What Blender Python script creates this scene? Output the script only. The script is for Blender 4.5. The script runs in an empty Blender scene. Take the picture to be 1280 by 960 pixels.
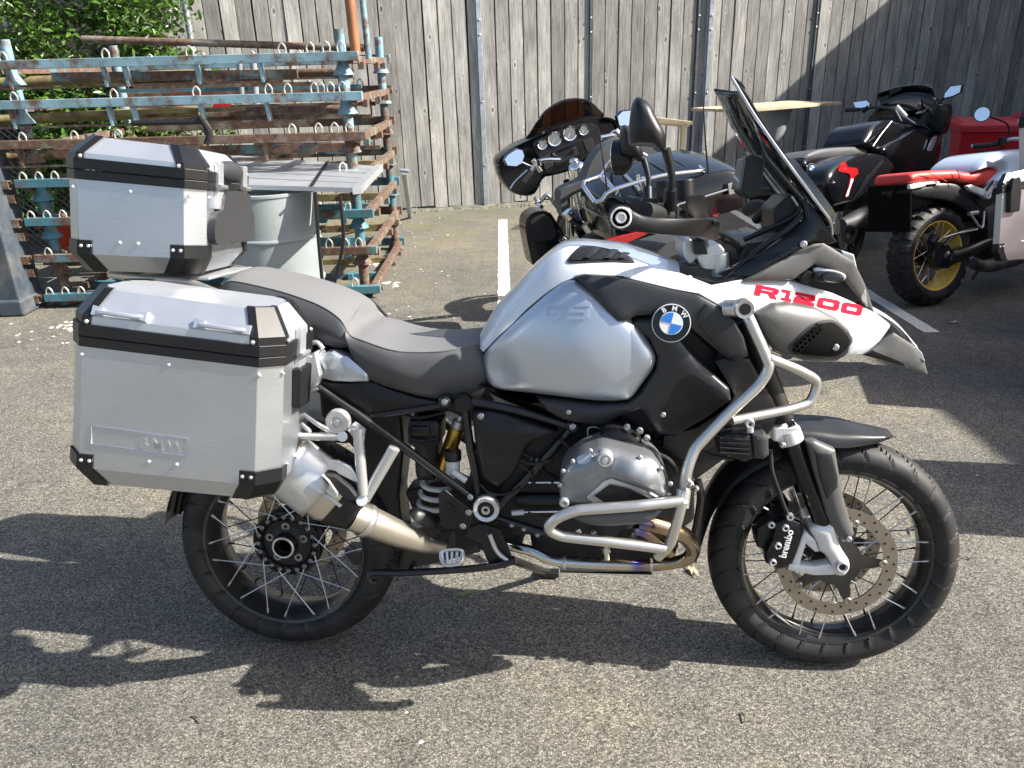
import bpy, math, random
import numpy as np
from mathutils import Vector, Matrix, geometry
random.seed(7)
R = math.radians
C = bpy.context.scene.collection
SC = bpy.context.scene

# ------------------------------------------------------------------ camera
F_PX, PITCH, ROLL, CAM_H = 985.0, 0.3831, 0.03166, 1.567
cam_d = bpy.data.cameras.new('camera'); cam = bpy.data.objects.new('camera', cam_d); C.objects.link(cam)
cam_d.sensor_width = 36; cam_d.lens = F_PX / 1280 * 36; cam_d.clip_start = 0.05; cam_d.clip_end = 3000
_r = Vector((1, 0, 0)); _f = Vector((0, math.cos(PITCH), -math.sin(PITCH))); _d = _f.cross(_r)
CR = math.cos(ROLL)*_r + math.sin(ROLL)*_d
CD = math.cos(ROLL)*_d - math.sin(ROLL)*_r
CF = _f
CO = Vector((0, 0, CAM_H))
cam.matrix_world = Matrix(((CR.x, -CD.x, -CF.x, 0), (CR.y, -CD.y, -CF.y, 0), (CR.z, -CD.z, -CF.z, CAM_H), (0, 0, 0, 1)))
SC.camera = cam
SC.render.resolution_x = 1024; SC.render.resolution_y = 768

# ------------------------------------------------------------------ sky and sun
SUN_EL, SUN_AZ = R(38), R(-8)          # azimuth measured from +X towards +Y
sd = Vector((math.cos(SUN_EL)*math.cos(SUN_AZ), math.cos(SUN_EL)*math.sin(SUN_AZ), math.sin(SUN_EL)))
w = bpy.data.worlds.new('World'); SC.world = w; w.use_nodes = True
nt = w.node_tree; bg = nt.nodes['Background']
sky = nt.nodes.new('ShaderNodeTexSky'); sky.sky_type = 'NISHITA'; sky.sun_disc = False
sky.sun_elevation = SUN_EL; sky.sun_rotation = math.atan2(sd.x, sd.y)
sky.dust_density = 3.0; sky.air_density = 1.0
nt.links.new(sky.outputs[0], bg.inputs[0]); bg.inputs[1].default_value = 0.078
sl = bpy.data.lights.new('sun', 'SUN'); sl.energy = 4.4; sl.angle = R(0.53); sl.color = (1, 0.945, 0.85)
so = bpy.data.objects.new('sun', sl); C.objects.link(so); so.rotation_euler = sd.to_track_quat('Z', 'Y').to_euler()
so.location = (6, -4, 8)
SC.view_settings.view_transform = 'Standard'; SC.view_settings.look = 'None'
SC.view_settings.exposure = 1.55; SC.view_settings.gamma = 1

# ------------------------------------------------------------------ rays
def ray(u, v):
    return CR*((u-640)/F_PX) + CD*((v-480)/F_PX) + CF
def G(u, v, z=0.0):
    d = ray(u, v); t = (z-CAM_H)/d.z; return CO + d*t
def WY(u, v, y):
    d = ray(u, v); return CO + d*(y/d.y)
def WP(u, v, o, n):
    d = ray(u, v); o = Vector(o); n = Vector(n); return CO + d*((o-CO).dot(n)/d.dot(n))
class Frame:
    """A local frame: X forward, Y to the left, Z up, leaning to its left."""
    def __init__(s, x, y, yaw, lean):
        X = Vector((math.cos(yaw), math.sin(yaw), 0)); L = Vector((-math.sin(yaw), math.cos(yaw), 0))
        Y = math.cos(lean)*L - math.sin(lean)*Vector((0, 0, 1)); Z = X.cross(Y)
        s.o = Vector((x, y, 0)); s.A = Matrix((X, Y, Z))
        s.M = Matrix.Translation(s.o) @ s.A.transposed().to_4x4()
    def p(s, u, v, y):
        d = s.A @ ray(u, v); c = s.A @ (CO - s.o); t = (y-c.y)/d.y; return c + d*t
    def px(s, u, v, x):
        d = s.A @ ray(u, v); c = s.A @ (CO - s.o); t = (x-c.x)/d.x; return c + d*t
    def loc(s, wp):
        return s.A @ (Vector(wp) - s.o)

# ------------------------------------------------------------------ objects
def tag(o, label=None, cat=None, group=None, kind=None):
    if label: o['label'] = label
    if cat: o['category'] = cat
    if group: o['group'] = group
    if kind: o['kind'] = kind
    return o
def empty(name, M=None, label=None, cat=None, group=None):
    o = bpy.data.objects.new(name, None); C.objects.link(o); o.empty_display_size = 0.1
    if M is not None: o.matrix_world = M
    return tag(o, label, cat, group)
def copy_tree(o, parent=None):
    c = o.copy(); C.objects.link(c); c.parent = parent
    if parent is None:
        for k in ('label', 'group'):
            pass
    for ch in [x for x in KIDS.get(o.name, [])]:
        copy_tree(ch, c)
    return c
KIDS = {}
STUFFY = {'lugs', 'rivets', 'bolts', 'case_bolts', 'disc_holes', 'disc_bobbins', 'hub_bolts', 'frame_bolts', 'cover_bolts', 'panel_bolts', 'caliper_bolts', 'duct_mesh', 'cable_bundle', 'seat_bracket', 'hollow_tube_end', 'slats'}
def mesh_obj(name, me, m=None, parent=None, ang=40, bevel=0, seg=2):
    o = bpy.data.objects.new(name, me); C.objects.link(o)
    if m: me.materials.append(m)
    if parent is not None:
        o.parent = parent; KIDS.setdefault(parent.name, []).append(o)
    me.validate()
    if name in STUFFY: o['kind'] = 'stuff'
    if ang is not None:
        me.shade_smooth(); me.set_sharp_from_angle(angle=R(ang))
    if bevel:
        b = o.modifiers.new('bevel', 'BEVEL'); b.width = bevel; b.segments = seg; b.limit_method = 'ANGLE'; b.angle_limit = R(35)
        b.harden_normals = True
    return o
def V(*a): return Vector(a)
def catmull(pts, n, closed=False):
    """Resample a polyline through a Catmull-Rom spline to n points by arc length."""
    P = [Vector(p) for p in pts]
    if len(P) == 2: dense = [P[0].lerp(P[1], i/16) for i in range(17)]
    else:
        dense = []; N = len(P); segs = N if closed else N-1
        for i in range(segs):
            if closed: a, b, c, d = P[(i-1) % N], P[i], P[(i+1) % N], P[(i+2) % N]
            else: a = P[i-1] if i else 2*P[0]-P[1]; b = P[i]; c = P[i+1]; d = P[i+2] if i+2 < N else 2*P[-1]-P[-2]
            for k in range(12):
                t = k/12
                dense.append(0.5*((2*b)+(c-a)*t+(2*a-5*b+4*c-d)*t*t+(3*b-a-3*c+d)*t**3))
        dense.append(P[0].copy() if closed else P[-1].copy())
    L = [0]
    for i in range(1, len(dense)): L.append(L[-1]+(dense[i]-dense[i-1]).length)
    out = []; j = 0; cnt = n
    for i in range(cnt):
        s = L[-1]*i/(n if closed else n-1)
        while j < len(L)-2 and L[j+1] < s: j += 1
        d = L[j+1]-L[j]; t = (s-L[j])/d if d > 1e-12 else 0
        out.append(dense[j].lerp(dense[j+1], min(max(t, 0), 1)))
    return out
class MB:
    def __init__(s): s.v = []; s.f = []
    def add(s, vs, fs):
        b = len(s.v); s.v += [tuple(x) for x in vs]; s.f += [tuple(b+i for i in f) for f in fs]; return s
    def box(s, c, size, rot=None, taper=1.0):
        c = Vector(c); x, y, z = [a/2 for a in size]; vs = []
        for sz in (-1, 1):
            k = taper if sz > 0 else 1
            for sx, sy in ((-1, -1), (1, -1), (1, 1), (-1, 1)): vs.append(Vector((sx*x*k, sy*y*k, sz*z)))
        if rot is not None: vs = [rot @ q for q in vs]
        return s.add([c+q for q in vs], [(3, 2, 1, 0), (4, 5, 6, 7), (0, 1, 5, 4), (1, 2, 6, 5), (2, 3, 7, 6), (3, 0, 4, 7)])
    def bar(s, a, b, wd, ht, up=(0, 0, 1)):
        a = Vector(a); b = Vector(b); d = b-a; L = d.length; X = d.normalized(); U = Vector(up)
        Y = U.cross(X).normalized(); Z = X.cross(Y)
        M = Matrix((X, Y, Z)).transposed()
        return s.box((a+b)/2, (L, wd, ht), M)
    def tube(s, pts, r, n=10, smooth=True, samples=None, caps=True, closed=False, flat=1.0):
        P = [Vector(p) for p in pts]
        if smooth and len(P) > 2 or closed: P = catmull(P, samples or max(8, len(P)*5), closed)
        N = len(P); rr = r if isinstance(r, (list, tuple)) else None
        up = None; vs = []
        for i, p in enumerate(P):
            if closed: t = P[(i+1) % N]-P[i-1]
            else: t = P[min(i+1, N-1)]-P[max(i-1, 0)]
            t.normalize()
            if up is None:
                up = Vector((0, 0, 1)) if abs(t.z) < 0.9 else Vector((0, 1, 0))
            b = t.cross(up).normalized(); up = b.cross(t).normalized()
            if rr:
                q = i/(N-1)*(len(rr)-1); k = min(int(q), len(rr)-2); rad = rr[k]*(1-q+k)+rr[k+1]*(q-k)
            else: rad = r
            for k in range(n):
                a = 2*math.pi*k/n; vs.append(p+b*math.cos(a)*rad+up*math.sin(a)*rad*flat)
        fs = []
        for i in range(N if closed else N-1):
            j = (i+1) % N
            for k in range(n):
                l = (k+1) % n; fs.append((i*n+k, i*n+l, j*n+l, j*n+k))
        if caps and not closed: fs.append(tuple(range(n-1, -1, -1))); fs.append(tuple((N-1)*n+k for k in range(n)))
        return s.add(vs, [f[::-1] for f in fs])
    def cyl(s, a, b, r0, r1=None, n=16):
        return s.lathe([(0, 0), (r0, 0), (r0 if r1 is None else r1, (Vector(b)-Vector(a)).length), (0, (Vector(b)-Vector(a)).length)], a, Vector(b)-Vector(a), n)
    def lathe(s, prof, o, ax=(0, 0, 1), n=24, a0=0.0, a1=2*math.pi):
        o = Vector(o); Z = Vector(ax).normalized(); t = Vector((1, 0, 0)) if abs(Z.x) < 0.9 else Vector((0, 0, 1))
        X = (t - Z*t.dot(Z)).normalized(); Y = Z.cross(X); full = abs(a1-a0-2*math.pi) < 1e-6
        m = n if full else n+1; vs = []
        for r, h in prof:
            for k in range(m):
                a = a0+(a1-a0)*k/n; vs.append(o+Z*h+(X*math.cos(a)+Y*math.sin(a))*max(r, 1e-5))
        fs = []
        for i in range(len(prof)-1):
            for k in range(n):
                l = (k+1) % m; fs.append((i*m+k, i*m+l, (i+1)*m+l, (i+1)*m+k))
        return s.add(vs, fs)
    def prism(s, outline, ext):
        """Closed outline of 3D points extruded along a vector."""
        P = [Vector(p) for p in outline]; e = Vector(ext); n = len(P)
        nn = Vector((0, 0, 0))
        for i in range(n): nn += P[i].cross(P[(i+1) % n])
        if nn.dot(e) > 0: P = P[::-1]
        tri = geometry.tessellate_polygon([P])
        vs = P+[p+e for p in P]; fs = []
        for t in tri:
            a, b, c = t
            nrm = (P[b]-P[a]).cross(P[c]-P[a])
            if nrm.dot(e) > 0: t = (a, c, b)
            fs.append(tuple(t)); fs.append(tuple(n+k for k in t[::-1]))
        for i in range(n): j = (i+1) % n; fs.append((i, i+n, j+n, j))
        return s.add(vs, fs)
    def sphere(s, c, r, n=12, sx=1, sy=1, sz=1):
        c = Vector(c); prof = []; m = n//2+1
        vs = []; fs = []
        for i in range(m):
            th = math.pi*i/(m-1)
            for k in range(n):
                a = 2*math.pi*k/n; vs.append(c+Vector((r*sx*math.sin(th)*math.cos(a), r*sy*math.sin(th)*math.sin(a), r*sz*math.cos(th))))
        for i in range(m-1):
            for k in range(n): l = (k+1) % n; fs.append((i*n+k, (i+1)*n+k, (i+1)*n+l, i*n+l))
        return s.add(vs, fs)
    def grid(s, rows, closed_u=False):
        n = len(rows[0]); vs = [p for r in rows for p in r]; fs = []
        for i in range(len(rows)-1):
            for k in range(n if closed_u else n-1):
                l = (k+1) % n; fs.append((i*n+k, i*n+l, (i+1)*n+l, (i+1)*n+k))
        return s.add(vs, fs)
    def build(s, name, m, parent=None, ang=40, bevel=0, seg=2, fix=False):
        me = bpy.data.meshes.new(name); me.from_pydata(s.v, [], s.f)
        if fix:
            import bmesh
            bm = bmesh.new(); bm.from_mesh(me); bmesh.ops.remove_doubles(bm, verts=bm.verts, dist=1e-5)
            bmesh.ops.recalc_face_normals(bm, faces=bm.faces); bm.to_mesh(me); bm.free()
        return mesh_obj(name, me, m, parent, ang, bevel, seg)
def mirror(o, parent=None):
    """The same part on the other side of the machine."""
    c = o.copy(); C.objects.link(c); c.parent = parent or o.parent; c.scale = (1, -1, 1)
    KIDS.setdefault((parent or o.parent).name, []).append(c)
    return c

def inside(p, poly):
    c = False; n = len(poly); x, z = p
    for i in range(n):
        x1, z1 = poly[i]; x2, z2 = poly[i-1]
        if (z1 > z) != (z2 > z) and x < (x2-x1)*(z-z1)/(z2-z1)+x1: c = not c
    return c
def panel(name, outline, m, parent, thick=0.02, bulge=0.01, rnd=0.005, grid=0.012, ctrl=(), smooth=True,
          bs=0.04, holes=(), n=None, ang=35, fit=0):
    """A body panel: closed outline of local 3D points (x, y, z) on the right side (y negative outwards),
    filled with a domed, rounded skin and closed at the back. ctrl = (point, dy, radius) dents or swellings."""
    O = [Vector(p) for p in outline]
    per = sum((O[i]-O[i-1]).length for i in range(len(O)))
    step = max(grid*0.6, 0.004)
    if smooth:
        O = catmull(O, n or max(16, int(per/step)), True)
    else:
        Q = []
        for i in range(len(O)):
            a, b = O[i], O[(i+1) % len(O)]; k = max(1, int((b-a).length/step))
            Q += [a.lerp(b, j/k) for j in range(k)]
        O = Q
    B = np.array([[p.x, p.z] for p in O]); by = np.array([p.y for p in O]); nb = len(O)
    area = 0.5*np.sum(B[:, 0]*np.roll(B[:, 1], -1)-np.roll(B[:, 0], -1)*B[:, 1])
    if area < 0: B = B[::-1].copy(); by = by[::-1].copy()
    poly = [tuple(b) for b in B]
    T = np.roll(B, -1, 0)-np.roll(B, 1, 0); T /= np.linalg.norm(T, axis=1)[:, None]+1e-9
    Nn = np.stack([-T[:, 1], T[:, 0]], 1)
    A0, A1 = B, np.roll(B, -1, 0)
    def dist(p):
        d = A1-A0; L = (d*d).sum(1)+1e-12; t = np.clip(((p-A0)*d).sum(1)/L, 0, 1)
        return np.sqrt((((A0+d*t[:, None])-p)**2).sum(1)).min()
    pts = []
    for q in (0.3, 1.0):
        for i in range(nb):
            p = B[i]+Nn[i]*rnd*q
            if inside(p, poly) and dist(p) > rnd*q*0.85: pts.append(p)
    x0, z0 = B.min(0); x1, z1 = B.max(0); rowi = 0; z = z0
    while z < z1:
        x = x0+(grid/2 if rowi % 2 else 0)
        while x < x1:
            p = np.array([x, z])
            if inside(p, poly) and dist(p) > rnd+grid*0.35: pts.append(p)
            x += grid
        z += grid*0.87; rowi += 1
    allp = np.vstack([B, np.array(pts)]) if pts else B
    vin = [Vector((float(a), float(b))) for a, b in allp]
    vo, eo, fo, ov, oe, of = geometry.delaunay_2d_cdt(vin, [], [list(range(nb))], 1, 1e-7)
    if fit:
        c0_ = B.mean(0); s0_ = np.abs(B-c0_).max()
        def basis(P):
            q = (np.atleast_2d(P)-c0_)/s0_; return np.stack([q[:, 0]**i*q[:, 1]**j for i in range(fit+1) for j in range(fit+1-i)], 1)
        cf_ = np.linalg.lstsq(basis(B), by, rcond=None)[0]
    ys = []; V2 = np.array([[p.x, p.y] for p in vo])
    for k, p in enumerate(V2):
        D = B-p; r = np.sqrt((D*D).sum(1))
        if r.min() < 1e-6: y = by[r.argmin()]; d = 0
        else:
            Dn = np.roll(D, -1, 0); rn = np.roll(r, -1)
            cr = D[:, 0]*Dn[:, 1]-D[:, 1]*Dn[:, 0]; dt = (D*Dn).sum(1)
            tan = np.tan(np.arctan2(cr, dt)/2); wt = (tan+np.roll(tan, 1))/r
            y = float((wt*by).sum()/wt.sum()); d = dist(p)
        if fit: y = float((basis(p) @ cf_)[0])
        yy = y - bulge*(1-math.exp(-d/bs))
        if d < rnd: yy += rnd-math.sqrt(max(0, rnd*rnd-(rnd-d)**2))
        for c, dy, rad in ctrl:
            q = math.hypot(p[0]-c[0], p[1]-c[2])/rad
            if q < 3: yy += dy*math.exp(-q*q)*min(1, d/0.02)
        ys.append(yy)
    nv = len(vo); vs = [(p[0], y, p[1]) for p, y in zip(V2, ys)]+[(p[0], y+thick, p[1]) for p, y in zip(V2, ys)]
    fs = []; cnt = {}
    for f in fo:
        f = list(f)
        for i in range(len(f)): a, b = f[i], f[(i+1) % len(f)]; cnt[(a, b)] = 1
        fs.append(tuple(f)); fs.append(tuple(nv+i for i in f[::-1]))
    for (a, b) in list(cnt):
        if (b, a) not in cnt: fs.append((b, a, a+nv, b+nv))
    mb = MB(); mb.v = vs; mb.f = fs
    return mb.build(name, m, parent, ang)
def rails(name, rl, m, parent, n=24, k=4, sym=True, cap=True, ang=50, flip=False, closed=False):
    """Loft over rails (lists of local points running the same way). sym mirrors them across y = 0 into a closed body."""
    S = [catmull(r, n) for r in rl]
    rows = []
    for i in range(n):
        q = [s[i] for s in S]
        if sym: q = [Vector(p) for p in q]+[Vector((p.x, -p.y, p.z)) for p in q[::-1] if abs(p.y) > 1e-4]
        if k > 1:
            q = catmull(q, (len(q)-(0 if closed else 1))*k+(0 if closed else 1), closed)
        rows.append(q)
    mb = MB(); mb.grid(rows, closed)
    if cap:
        mb.add(rows[0], [tuple(range(len(rows[0])))]); mb.add(rows[-1], [tuple(range(len(rows[0])-1, -1, -1))])
    if flip: mb.f = [f[::-1] for f in mb.f]
    return mb.build(name, m, parent, ang, fix=True)

# ------------------------------------------------------------------ materials
MATS = {}
def mat(name, col, rough=0.5, metal=0.0, var=0.0, vscale=20, bump=0.0, bscale=200, coat=0.0, rvar=0.0, spec=0.5, flake=0, dust=0.0, stretch=None, bdist=0.001):
    m = bpy.data.materials.new(name); m.use_nodes = True; n = m.node_tree.nodes; l = m.node_tree.links
    b = n['Principled BSDF']; b.inputs['Base Color'].default_value = (*col, 1); b.inputs['Roughness'].default_value = rough
    b.inputs['Metallic'].default_value = metal; b.inputs['Coat Weight'].default_value = coat; b.inputs['Coat Roughness'].default_value = 0.04
    b.inputs['Specular IOR Level'].default_value = spec
    tc = n.new('ShaderNodeTexCoord'); co = tc.outputs['Object']
    if stretch:
        mp = n.new('ShaderNodeMapping'); mp.inputs['Scale'].default_value = stretch; l.new(co, mp.inputs[0]); co = mp.outputs[0]
    last = None
    if var or rvar:
        t = n.new('ShaderNodeTexNoise'); t.inputs['Scale'].default_value = vscale; t.inputs['Detail'].default_value = 5; t.inputs['Roughness'].default_value = 0.6
        l.new(co, t.inputs['Vector'])
        if var:
            cr = n.new('ShaderNodeValToRGB'); e = cr.color_ramp.elements
            e[0].position = 0.3; e[1].position = 0.7
            e[0].color = (*[max(0, c*(1-var)) for c in col], 1); e[1].color = (*[min(1, c*(1+var)) for c in col], 1)
            l.new(t.outputs[0], cr.inputs[0]); l.new(cr.outputs[0], b.inputs['Base Color']); last = cr.outputs[0]
        if rvar:
            mr = n.new('ShaderNodeMapRange'); mr.inputs[3].default_value = max(0, rough-rvar); mr.inputs[4].default_value = min(1, rough+rvar)
            mr.inputs[1].default_value = 0.3; mr.inputs[2].default_value = 0.7
            l.new(t.outputs[0], mr.inputs[0]); l.new(mr.outputs[0], b.inputs['Roughness'])
    if dust:
        t3 = n.new('ShaderNodeTexNoise'); t3.inputs['Scale'].default_value = 9; t3.inputs['Detail'].default_value = 8; l.new(tc.outputs['Object'], t3.inputs['Vector'])
        r3 = n.new('ShaderNodeValToRGB'); r3.color_ramp.elements[0].position = 0.45; r3.color_ramp.elements[1].position = 0.75
        r3.color_ramp.elements[0].color = (0, 0, 0, 1); r3.color_ramp.elements[1].color = (dust, dust, dust, 1)
        mx = n.new('ShaderNodeMixRGB'); mx.inputs[2].default_value = (0.3, 0.26, 0.2, 1); l.new(t3.outputs[0], r3.inputs[0]); l.new(r3.outputs[0], mx.inputs[0])
        if last: l.new(last, mx.inputs[1])
        else: mx.inputs[1].default_value = (*col, 1)
        l.new(mx.outputs[0], b.inputs['Base Color'])
    if bump:
        t2 = n.new('ShaderNodeTexNoise'); t2.inputs['Scale'].default_value = bscale; t2.inputs['Detail'].default_value = 4; l.new(co, t2.inputs['Vector'])
        bp = n.new('ShaderNodeBump'); bp.inputs['Strength'].default_value = bump; bp.inputs['Distance'].default_value = bdist
        l.new(t2.outputs[0], bp.inputs['Height']); l.new(bp.outputs[0], b.inputs['Normal'])
    MATS[name] = m
    return m
M = {}
M['silver'] = mat('satin_silver_paint', (0.52, 0.57, 0.64), 0.33, 0.7, var=0.03, vscale=6, bump=0.1, bscale=900, rvar=0.04)
M['white'] = mat('gloss_white_paint', (0.70, 0.735, 0.78), 0.2, 0, coat=0.8, dust=0.05)
M['grey'] = mat('dark_grey_satin_plastic', (0.028, 0.030, 0.034), 0.36, 0.25, bump=0.2, bscale=700, dust=0.03)
M['grey2'] = mat('mid_grey_grained_plastic', (0.10, 0.10, 0.10), 0.45, 0.3, bump=0.3, bscale=900, dust=0.03)
M['black'] = mat('black_plastic', (0.007, 0.0075, 0.009), 0.40, 0, bump=0.2, bscale=500, dust=0.02, spec=0.4)
M['blackg'] = mat('black_gloss_paint', (0.004, 0.0045, 0.006), 0.16, 0, coat=0.25, spec=0.35)
M['frame'] = mat('black_frame_paint', (0.010, 0.011, 0.013), 0.30, 0.1, coat=0.2, dust=0.02)
M['rubber'] = mat('tyre_rubber', (0.012, 0.0125, 0.014), 0.6, 0, bump=0.25, bscale=260, dust=0.07, var=0.2, vscale=8, spec=0.35)
M['seat_top'] = mat('grey_seat_fabric', (0.125, 0.127, 0.132), 0.78, 0, bump=0.6, bscale=420, dust=0.04)
M['seat_side'] = mat('charcoal_seat_vinyl', (0.055, 0.058, 0.063), 0.5, 0, bump=0.3, bscale=330, dust=0.03)
M['alu'] = mat('brushed_aluminium', (0.62, 0.66, 0.71), 0.36, 0.9, rvar=0.06, vscale=5, bump=0.03, bscale=60, stretch=(1, 1, 10), var=0.03)
M['alu2'] = mat('scuffed_aluminium_sheet', (0.62, 0.64, 0.67), 0.42, 0.75, rvar=0.06, vscale=5, bump=0.03, bscale=300, var=0.04)
M['cast'] = mat('cast_aluminium', (0.56, 0.57, 0.58), 0.38, 0.7, bump=0.08, bscale=500, var=0.04, vscale=12)
M['steel'] = mat('stainless_steel_tube', (0.60, 0.59, 0.56), 0.36, 0.9, rvar=0.04, vscale=4)
M['chrome'] = mat('chrome', (0.8, 0.8, 0.8), 0.06, 1)
M['muffler'] = mat('satin_steel_silencer', (0.58, 0.54, 0.47), 0.34, 0.9, rvar=0.05, vscale=5)
M['engine'] = mat('grey_engine_paint', (0.26, 0.275, 0.29), 0.34, 0.7, bump=0.2, bscale=400, dust=0.06)
M['engdark'] = mat('dark_engine_casting', (0.014, 0.0145, 0.016), 0.5, 0.2, bump=0.4, bscale=160, dust=0.06, spec=0.35)
M['deepblack'] = mat('matt_black_plate', (0.003, 0.003, 0.003), 0.8, spec=0.1)
M['gapshade'] = mat('fence_gap_shade', (0.03, 0.028, 0.024), 0.9)  # near-black colour for the shade in the fence gaps
M['gold'] = mat('gold_anodised', (0.62, 0.40, 0.08), 0.3, 0.9)
M['goldrim'] = mat('gold_rim', (0.85, 0.58, 0.10), 0.42, 0.3)
M['fork'] = mat('white_silver_fork_casting', (0.66, 0.67, 0.68), 0.35, 0.3, bump=0.15, bscale=500)
M['disc'] = mat('brake_disc_steel', (0.35, 0.31, 0.26), 0.36, 0.9, rvar=0.08, vscale=20)
M['rimblk'] = mat('black_rim_paint', (0.02, 0.022, 0.024), 0.3, 0.3, coat=0.3, dust=0.12)
M['redp'] = mat('red_plastic', (0.50, 0.012, 0.02), 0.4, 0, dust=0.04)
M['redl'] = mat('red_lettering', (0.55, 0.008, 0.03), 0.75, 0, spec=0.08)
M['redlens'] = mat('red_lamp_lens', (0.30, 0.008, 0.01), 0.12, 0, coat=1)
M['redseat'] = mat('red_seat_leather', (0.55, 0.035, 0.03), 0.5, 0, bump=0.3, bscale=300)
M['whitel'] = mat('white_lettering', (0.8, 0.8, 0.8), 0.4)
M['bluel'] = mat('badge_blue', (0.02, 0.19, 0.62), 0.2, coat=0.6)
M['mirrorg'] = mat('mirror_glass', (0.85, 0.88, 0.9), 0.02, 1)
M['lens'] = mat('clear_lamp_lens', (0.5, 0.52, 0.55), 0.05, 0.6, coat=1)
M['display'] = mat('dark_display_glass', (0.02, 0.022, 0.028), 0.08, 0, coat=1)
M['greybag'] = mat('grey_plastic_cover', (0.036, 0.037, 0.040), 0.5, 0.1, bump=0.2, bscale=400)
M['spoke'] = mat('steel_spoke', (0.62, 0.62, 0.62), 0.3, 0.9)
M['spoke_shaded'] = mat('shaded_steel_spoke', (0.05, 0.05, 0.05), 0.4, 0.6)  # darker copy of the spoke steel, shade put into the colour
M['dirt'] = mat('dusty_black_metal', (0.035, 0.035, 0.036), 0.6, 0.3, dust=0.3)

def glass_mat(name, tint, alpha_mix=0.1, refl=0.12):
    m = bpy.data.materials.new(name); m.use_nodes = True; n = m.node_tree.nodes; l = m.node_tree.links
    n.remove(n['Principled BSDF']); out = n['Material Output']
    t = n.new('ShaderNodeBsdfTransparent'); t.inputs[0].default_value = (*tint, 1)
    g = n.new('ShaderNodeBsdfGlossy'); g.inputs['Roughness'].default_value = 0.03; g.inputs[0].default_value = (0.9, 0.92, 0.95, 1)
    fr = n.new('ShaderNodeFresnel'); fr.inputs[0].default_value = 1.5
    ad = n.new('ShaderNodeMath'); ad.operation = 'ADD'; ad.use_clamp = True; ad.inputs[1].default_value = refl-0.04
    l.new(fr.outputs[0], ad.inputs[0])
    mx = n.new('ShaderNodeMixShader'); l.new(ad.outputs[0], mx.inputs[0]); l.new(t.outputs[0], mx.inputs[1]); l.new(g.outputs[0], mx.inputs[2])
    l.new(mx.outputs[0], out.inputs[0]); return m
M['smoke'] = glass_mat('smoked_screen', (0.50, 0.54, 0.55), refl=0.08)
M['smoke2'] = glass_mat('dark_smoked_screen', (0.22, 0.13, 0.07), refl=0.06)
M['clear'] = glass_mat('clear_plastic', (0.8, 0.82, 0.85), refl=0.08)

def node_mat(name):
    m = bpy.data.materials.new(name); m.use_nodes = True; return m, m.node_tree.nodes, m.node_tree.links, m.node_tree.nodes['Principled BSDF']
def ramp(n, l, src, stops):
    cr = n.new('ShaderNodeValToRGB'); el = cr.color_ramp.elements
    while len(el) < len(stops): el.new(0.5)
    for e, (p, c) in zip(el, stops): e.position = p; e.color = (*c, 1) if len(c) == 3 else c
    l.new(src, cr.inputs[0]); return cr.outputs[0]
def noise(n, l, co, scale, det=4, rough=0.55):
    t = n.new('ShaderNodeTexNoise'); t.inputs['Scale'].default_value = scale; t.inputs['Detail'].default_value = det
    t.inputs['Roughness'].default_value = rough
    if co is not None: l.new(co, t.inputs['Vector'])
    return t.outputs[0]
def mixc(n, l, fac, a, b, mode='MIX'):
    x = n.new('ShaderNodeMixRGB'); x.blend_type = mode
    for i, s in enumerate((fac, a, b)):
        if isinstance(s, (int, float)): x.inputs[i].default_value = s
        elif isinstance(s, tuple): x.inputs[i].default_value = (*s, 1)
        else: l.new(s, x.inputs[i])
    return x.outputs[0]
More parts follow.
